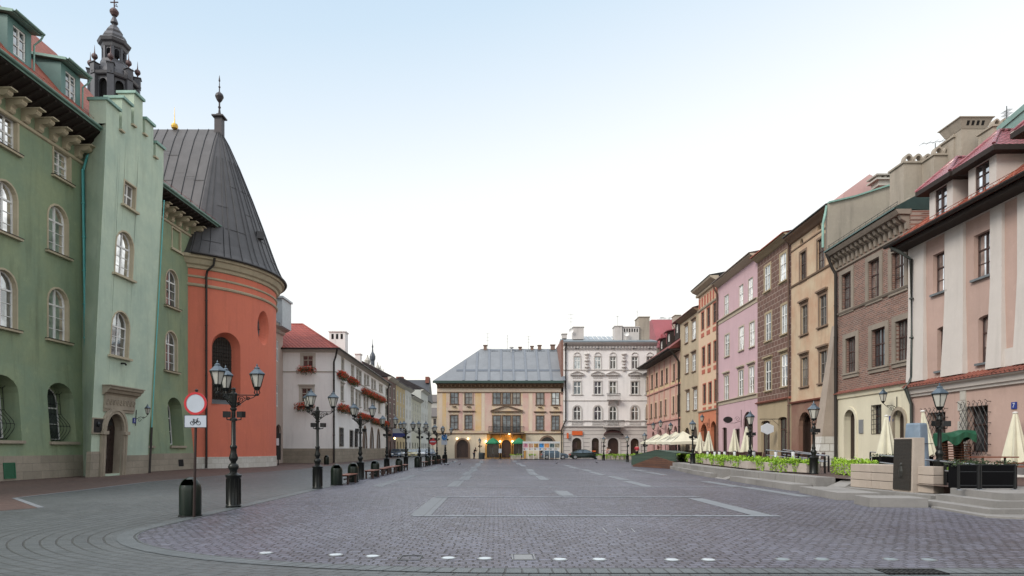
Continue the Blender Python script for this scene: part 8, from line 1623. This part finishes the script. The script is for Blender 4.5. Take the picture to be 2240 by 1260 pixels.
for i, (px, Y) in enumerate([(1081, 95.5), (1090, 95.2), (1101, 95.6)]):
    c = A(px, 0, Y).x; w_ = ['left', 'middle', 'right'][i]; table(c, Y, 0, w_ + ' dark café table below the green parasols', .7, .7, .75, flat('table_dark', (.04, .025, .02), .4), 'café tables before the peach house')
    for j, dx in enumerate((-.6, .6)): dup(TC, (c + dx, Y, 0), (pi / 2, -pi / 2)[j], ['left', 'right'][j] + ' chair of the ' + w_ + ' table before the peach house')
t = thing('menu_board', 'white menu board on a stand between the green parasols', 'board', (A(1094, 0, 96).x, 96, 0)); x = A(1094, 0, 96).x; m = MB(); m.box(x - .22, x + .22, 96, 96.05, .9, 1.55); obj('panel', m, sw, t); m = MB(); m.tube([(x - .15, 96.05, 0), (x - .15, 96.05, 1.0)], .02, 4); m.tube([(x + .15, 96.05, 0), (x + .15, 96.05, 1.0)], .02, 4); obj('stand', m, iron, t)
t = thing('waste_container', 'dark round container at the foot of the lamp by the peach house', 'container', (A(1054, 0, 96).x, 96, 0)); m = MB(); m.lathe((A(1054, 0, 96).x, 96, 0), [(.42, 0), (.48, .8), (.5, .85), (.4, .95), (.05, 1.0)], 12); obj('body', m, flat('container_dark', (.03, .04, .045), .5), t)
# ------------------------------------------------------------------ people
skin = flat('skin', (.45, .26, .18), .6, var=.1)
def skinmesh(name, pts, edges, rad, m, parent, loc, sub=1):
    me = bpy.data.meshes.new(name); me.from_pydata([Vector(p) for p in pts], edges, []); o = bpy.data.objects.new(name, me); C.objects.link(o); o.parent = parent; me.materials.append(m)
    md_ = o.modifiers.new('s', 'SKIN'); md_.use_smooth_shade = True
    for i, v in enumerate(me.skin_vertices[0].data): r = rad[i]; v.radius = (r, r) if not isinstance(r, tuple) else r; v.use_root = (i == 0)
    sm2 = o.modifiers.new('u', 'SUBSURF'); sm2.levels = sub; sm2.render_levels = sub; return o
def person(x, y, z, rz, shirt, pants, hairc, lab, bend=.0, sit=False, H=1.74):
    t = thing('person', lab, 'person', (x, y, z), None, rz); k = H / 1.74; hip = .92 if not sit else .48
    f = lambda a: tuple(q * k for q in a); tz = hip; sh = .50; b = bend
    ch_ = (0, -b * .55, tz + sh * .95); nk = (0, -b * .62, tz + sh + .07); hd = (0, -b * .62 - .03 - b * .25, tz + sh + .24 - b * .15)
    kn = (lambda s: (s * .10, -.04, .5)) if not sit else (lambda s: (s * .12, -.45, .5)); ft = (lambda s: (s * .11, .02 + .06 * s, .07)) if not sit else (lambda s: (s * .12, -.45, .06))
    pts = [(0, 0, tz), (0, -b * .3, tz + .25), ch_, nk, (0, hd[1] + .0, hd[2] - .07), hd, (0, hd[1], hd[2] + .09)]; ed = [(0, 1), (1, 2), (2, 3), (3, 4), (4, 5), (5, 6)]; rd = [(.15, .11), (.135, .10), (.165, .11), .055, .065, .09, .06]
    for s in (-1, 1):
        i = len(pts); pts += [(s * .09, 0, tz - .06), kn(s), ft(s), (ft(s)[0], ft(s)[1] - .17, .045)]; ed += [(0, i), (i, i + 1), (i + 1, i + 2), (i + 2, i + 3)]; rd += [.095, .06, .042, .035]
        i = len(pts); el = (s * .25, ch_[1] + .0, tz + .22); hn = (s * .20, ch_[1] - .25, tz + .12 + .25 * (s > 0)); pts += [(s * .19, ch_[1], tz + sh - .02), el, hn, (hn[0], hn[1] - .07, hn[2] + .02), (hn[0], hn[1] - .13, hn[2] + .02)]; ed += [(2, i), (i, i + 1), (i + 1, i + 2), (i + 2, i + 3), (i + 3, i + 4)]; rd += [.06, .043, .028, (.04, .018), (.03, .012)]
        for g_ in range(2): j = len(pts); pts += [(hn[0] + (g_ - .5) * .05, hn[1] - .14, hn[2] - .01)]; ed += [(i + 3, j)]; rd += [.009]
    sc_ = lambda r: tuple(q * k for q in r) if isinstance(r, tuple) else r * k
    skinmesh('body', [f(p) for p in pts], ed, [sc_(r) for r in rd], skin, t, 0)
    g = lambda r, e: tuple(q + e for q in r) if isinstance(r, tuple) else r + e
    ids = [0, 1, 2]; P2 = [pts[0], pts[1], pts[2]]; E2_ = [(0, 1), (1, 2)]; R2 = [g(sc_(rd[0]), .02), g(sc_(rd[1]), .02), g(sc_(rd[2]), .018)]
    for s in (0, 1): i0 = 7 + s * 11 + 4; j = len(P2); P2 += [pts[i0], pts[i0 + 1], tuple((a + b_) / 2 for a, b_ in zip(pts[i0 + 1], pts[i0 + 2]))]; E2_ += [(2, j), (j, j + 1), (j + 1, j + 2)]; R2 += [g(sc_(rd[i0]), .016), g(sc_(rd[i0 + 1]), .016), .045]
    skinmesh('shirt', [f(p) for p in P2], E2_, R2, shirt, t, 0)
    P3 = [pts[0]]; E3 = []; R3 = [g(sc_(rd[0]), .014)]
    for s in (0, 1): i0 = 7 + s * 11; j = len(P3); P3 += [pts[i0], pts[i0 + 1], pts[i0 + 2]]; E3 += [(0, j), (j, j + 1), (j + 1, j + 2)]; R3 += [g(sc_(rd[i0]), .018), g(sc_(rd[i0 + 1]), .02), .058]
    skinmesh('trousers', [f(p) for p in P3], E3, R3, pants, t, 0)
    for s in (0, 1): i0 = 7 + s * 11 + 2; p = Vector(f(pts[i0])); m = MB(); m.hexa([(p.x - .05, p.y - .2, 0), (p.x + .05, p.y - .2, 0), (p.x + .045, p.y + .07, 0), (p.x - .045, p.y + .07, 0), (p.x - .035, p.y - .17, .06), (p.x + .035, p.y - .17, .06), (p.x + .04, p.y + .06, .11), (p.x - .04, p.y + .06, .11)]); m.v = [(v[0] + x, v[1] + y, v[2] + z) for v in m.v]; obj('shoe', m, iron, t, bevel=.015)
    h_ = Vector(f(hd)); m = MB(); m.lathe((h_.x + x, h_.y + .02 + y, h_.z + z), [(.09 * k, -.06), (.104 * k, .02), (.095 * k, .08), (.05 * k, .13), (.01, .14)], 12); obj('hair', m, hairc, t, smooth=True)
    m = MB()
    for s in (-1, 1): m.lathe((h_.x + x + s * .03, h_.y + y - .085 * k, h_.z + z + .01), [(.004, -.01), (.012, 0), (.004, .01)], 6)
    obj('eyes', m, iron, t); m = MB(); m.lathe((h_.x + x, h_.y + y - .09 * k, h_.z + z - .03), [(.012, 0), (.016, .01), (.006, .04)], 6); obj('nose', m, skin, t); return t
red_s = flat('coral_shirt', (.55, .05, .07), .7); blk = flat('black_cloth', (.012, .012, .014), .8); nav = flat('navy_cloth', (.02, .025, .05), .8); pinkc_ = flat('pale_shirt', (.6, .42, .4), .7); hd_ = flat('hair_dark', (.02, .013, .01), .6); hb = flat('hair_brown', (.08, .04, .02), .6)
person(A(1037, 0, 97).x, 97, 0, .9, blk, nav, hd_, 'person in black standing with bowed head by the peach house arch', .35)
person(A(1393, 0, 77).x, 77, .35, 2.6, red_s, blk, hb, 'person in a coral red shirt standing behind the far planters', .05)
person(A(1328, 0, 96).x, 96, 0, .3, pinkc_, pinkc_, hb, 'person in pale pink clothes by the arched door of the stucco house', .1); person(A(1332.5, 0, 96.6).x, 96.6, 0, -.3, flat('white_shirt', (.6, .6, .62), .7), nav, hd_, 'person in a white top beside the pale pink clothed one', .1)
person(A(1439, 0, 73).x, 73, TZ, 1.2, flat('maroon_shirt', (.12, .03, .03), .7), blk, hd_, 'person in a dark red top under the open cream parasols', .1); person(A(1595, 0, 57).x, 57, TZ, 1.0, blk, blk, hd_, 'person in black seated at the café before the pink house', .3, True)
# ------------------------------------------------------------------ pigeons
pg_m = flat('pigeon_grey', (.07, .075, .09), .6, var=.4, scale=20)
def pigeon(x, y, rz, lab):
    t = thing('pigeon', lab, 'bird', (x, y, 0), 'pigeons on the square', rz); m = MB(); R = [(-.17, .10, .012), (-.12, .11, .03), (-.05, .13, .055), (.03, .14, .06), (.09, .16, .045), (.12, .20, .03), (.135, .235, .027), (.15, .245, .02), (.165, .243, .006)]; n = 8; vs = []
    for xx, zz_, r in R: vs += [(x + xx, y + r * .9 * cos(2 * pi * i / n), zz_ + r * sin(2 * pi * i / n)) for i in range(n)]
    m.add(vs, [(j * n + i, j * n + (i + 1) % n, (j + 1) * n + (i + 1) % n, (j + 1) * n + i) for j in range(len(R) - 1) for i in range(n)] + [tuple(range(n)), tuple((len(R) - 1) * n + i for i in range(n))]); obj('body', m, pg_m, t, smooth=True)
    m = MB(); m.hexa([(x - .28, y - .03, .085), (x - .1, y - .04, .1), (x - .1, y + .04, .1), (x - .28, y + .03, .085), (x - .28, y - .03, .095), (x - .1, y - .04, .12), (x - .1, y + .04, .12), (x - .28, y + .03, .095)]); obj('tail', m, pg_m, t)
    for s in (-1, 1): m = MB(); m.tube([(x + .01, y + s * .025, .09), (x + .015, y + s * .025, 0)], .006, 4); m.tube([(x + .015, y + s * .025, .004), (x + .05, y + s * .025, .004)], .005, 4); obj('leg', m, flat('bird_leg', (.3, .08, .06), .6), t)
for px, py, rz, lab in ((966, 1018, .4, 'leftmost pigeon of the close group near the far left bins'), (973, 1018.5, 2.8, 'second pigeon of the close group, facing left'), (980, 1019, .2, 'third pigeon of the close group near the far bins'), (1006, 1018, 1.0, 'lone pigeon on the setts before the peach house'), (991, 1012.5, 2.0, 'farther pigeon above the close group'), (1218, 1016, .5, 'lone pigeon before the photo display'), (1305, 1014.5, 3.0, 'pigeon on the setts before the far right planters')): p = G(px, py); pigeon(p.x, p.y, rz, lab)
# shop sign and lit lamp in the left street
c = A(870, 948, 112); t = thing('shop_sign', 'white and blue shop board in the left street', 'sign', c); m = MB(); m.box(c.x - .9, c.x + 1.1, c.y, c.y + .12, c.z + .05, c.z + .85); obj('white_panel', m, sw, t); m = MB(); m.box(c.x - .9, c.x + 1.3, c.y, c.y + .12, c.z - .7, c.z + .045); obj('blue_panel', m, bluem, t)
c = A(863.5, 959, 110); t = thing('wall_lamp', 'glowing lamp by the shop at the mouth of the left street', 'wall lamp', c); m = MB(); m.lathe((c.x, c.y, c.z), [(.02, -.2), (.16, -.05), (.16, .1), (.03, .2)], 8); obj('bulb', m, glow, t); m = MB(); m.tube([(c.x, c.y, c.z + .2), (c.x - .5, c.y, c.z + .3)], .03, 4); obj('bracket', m, iron, t)
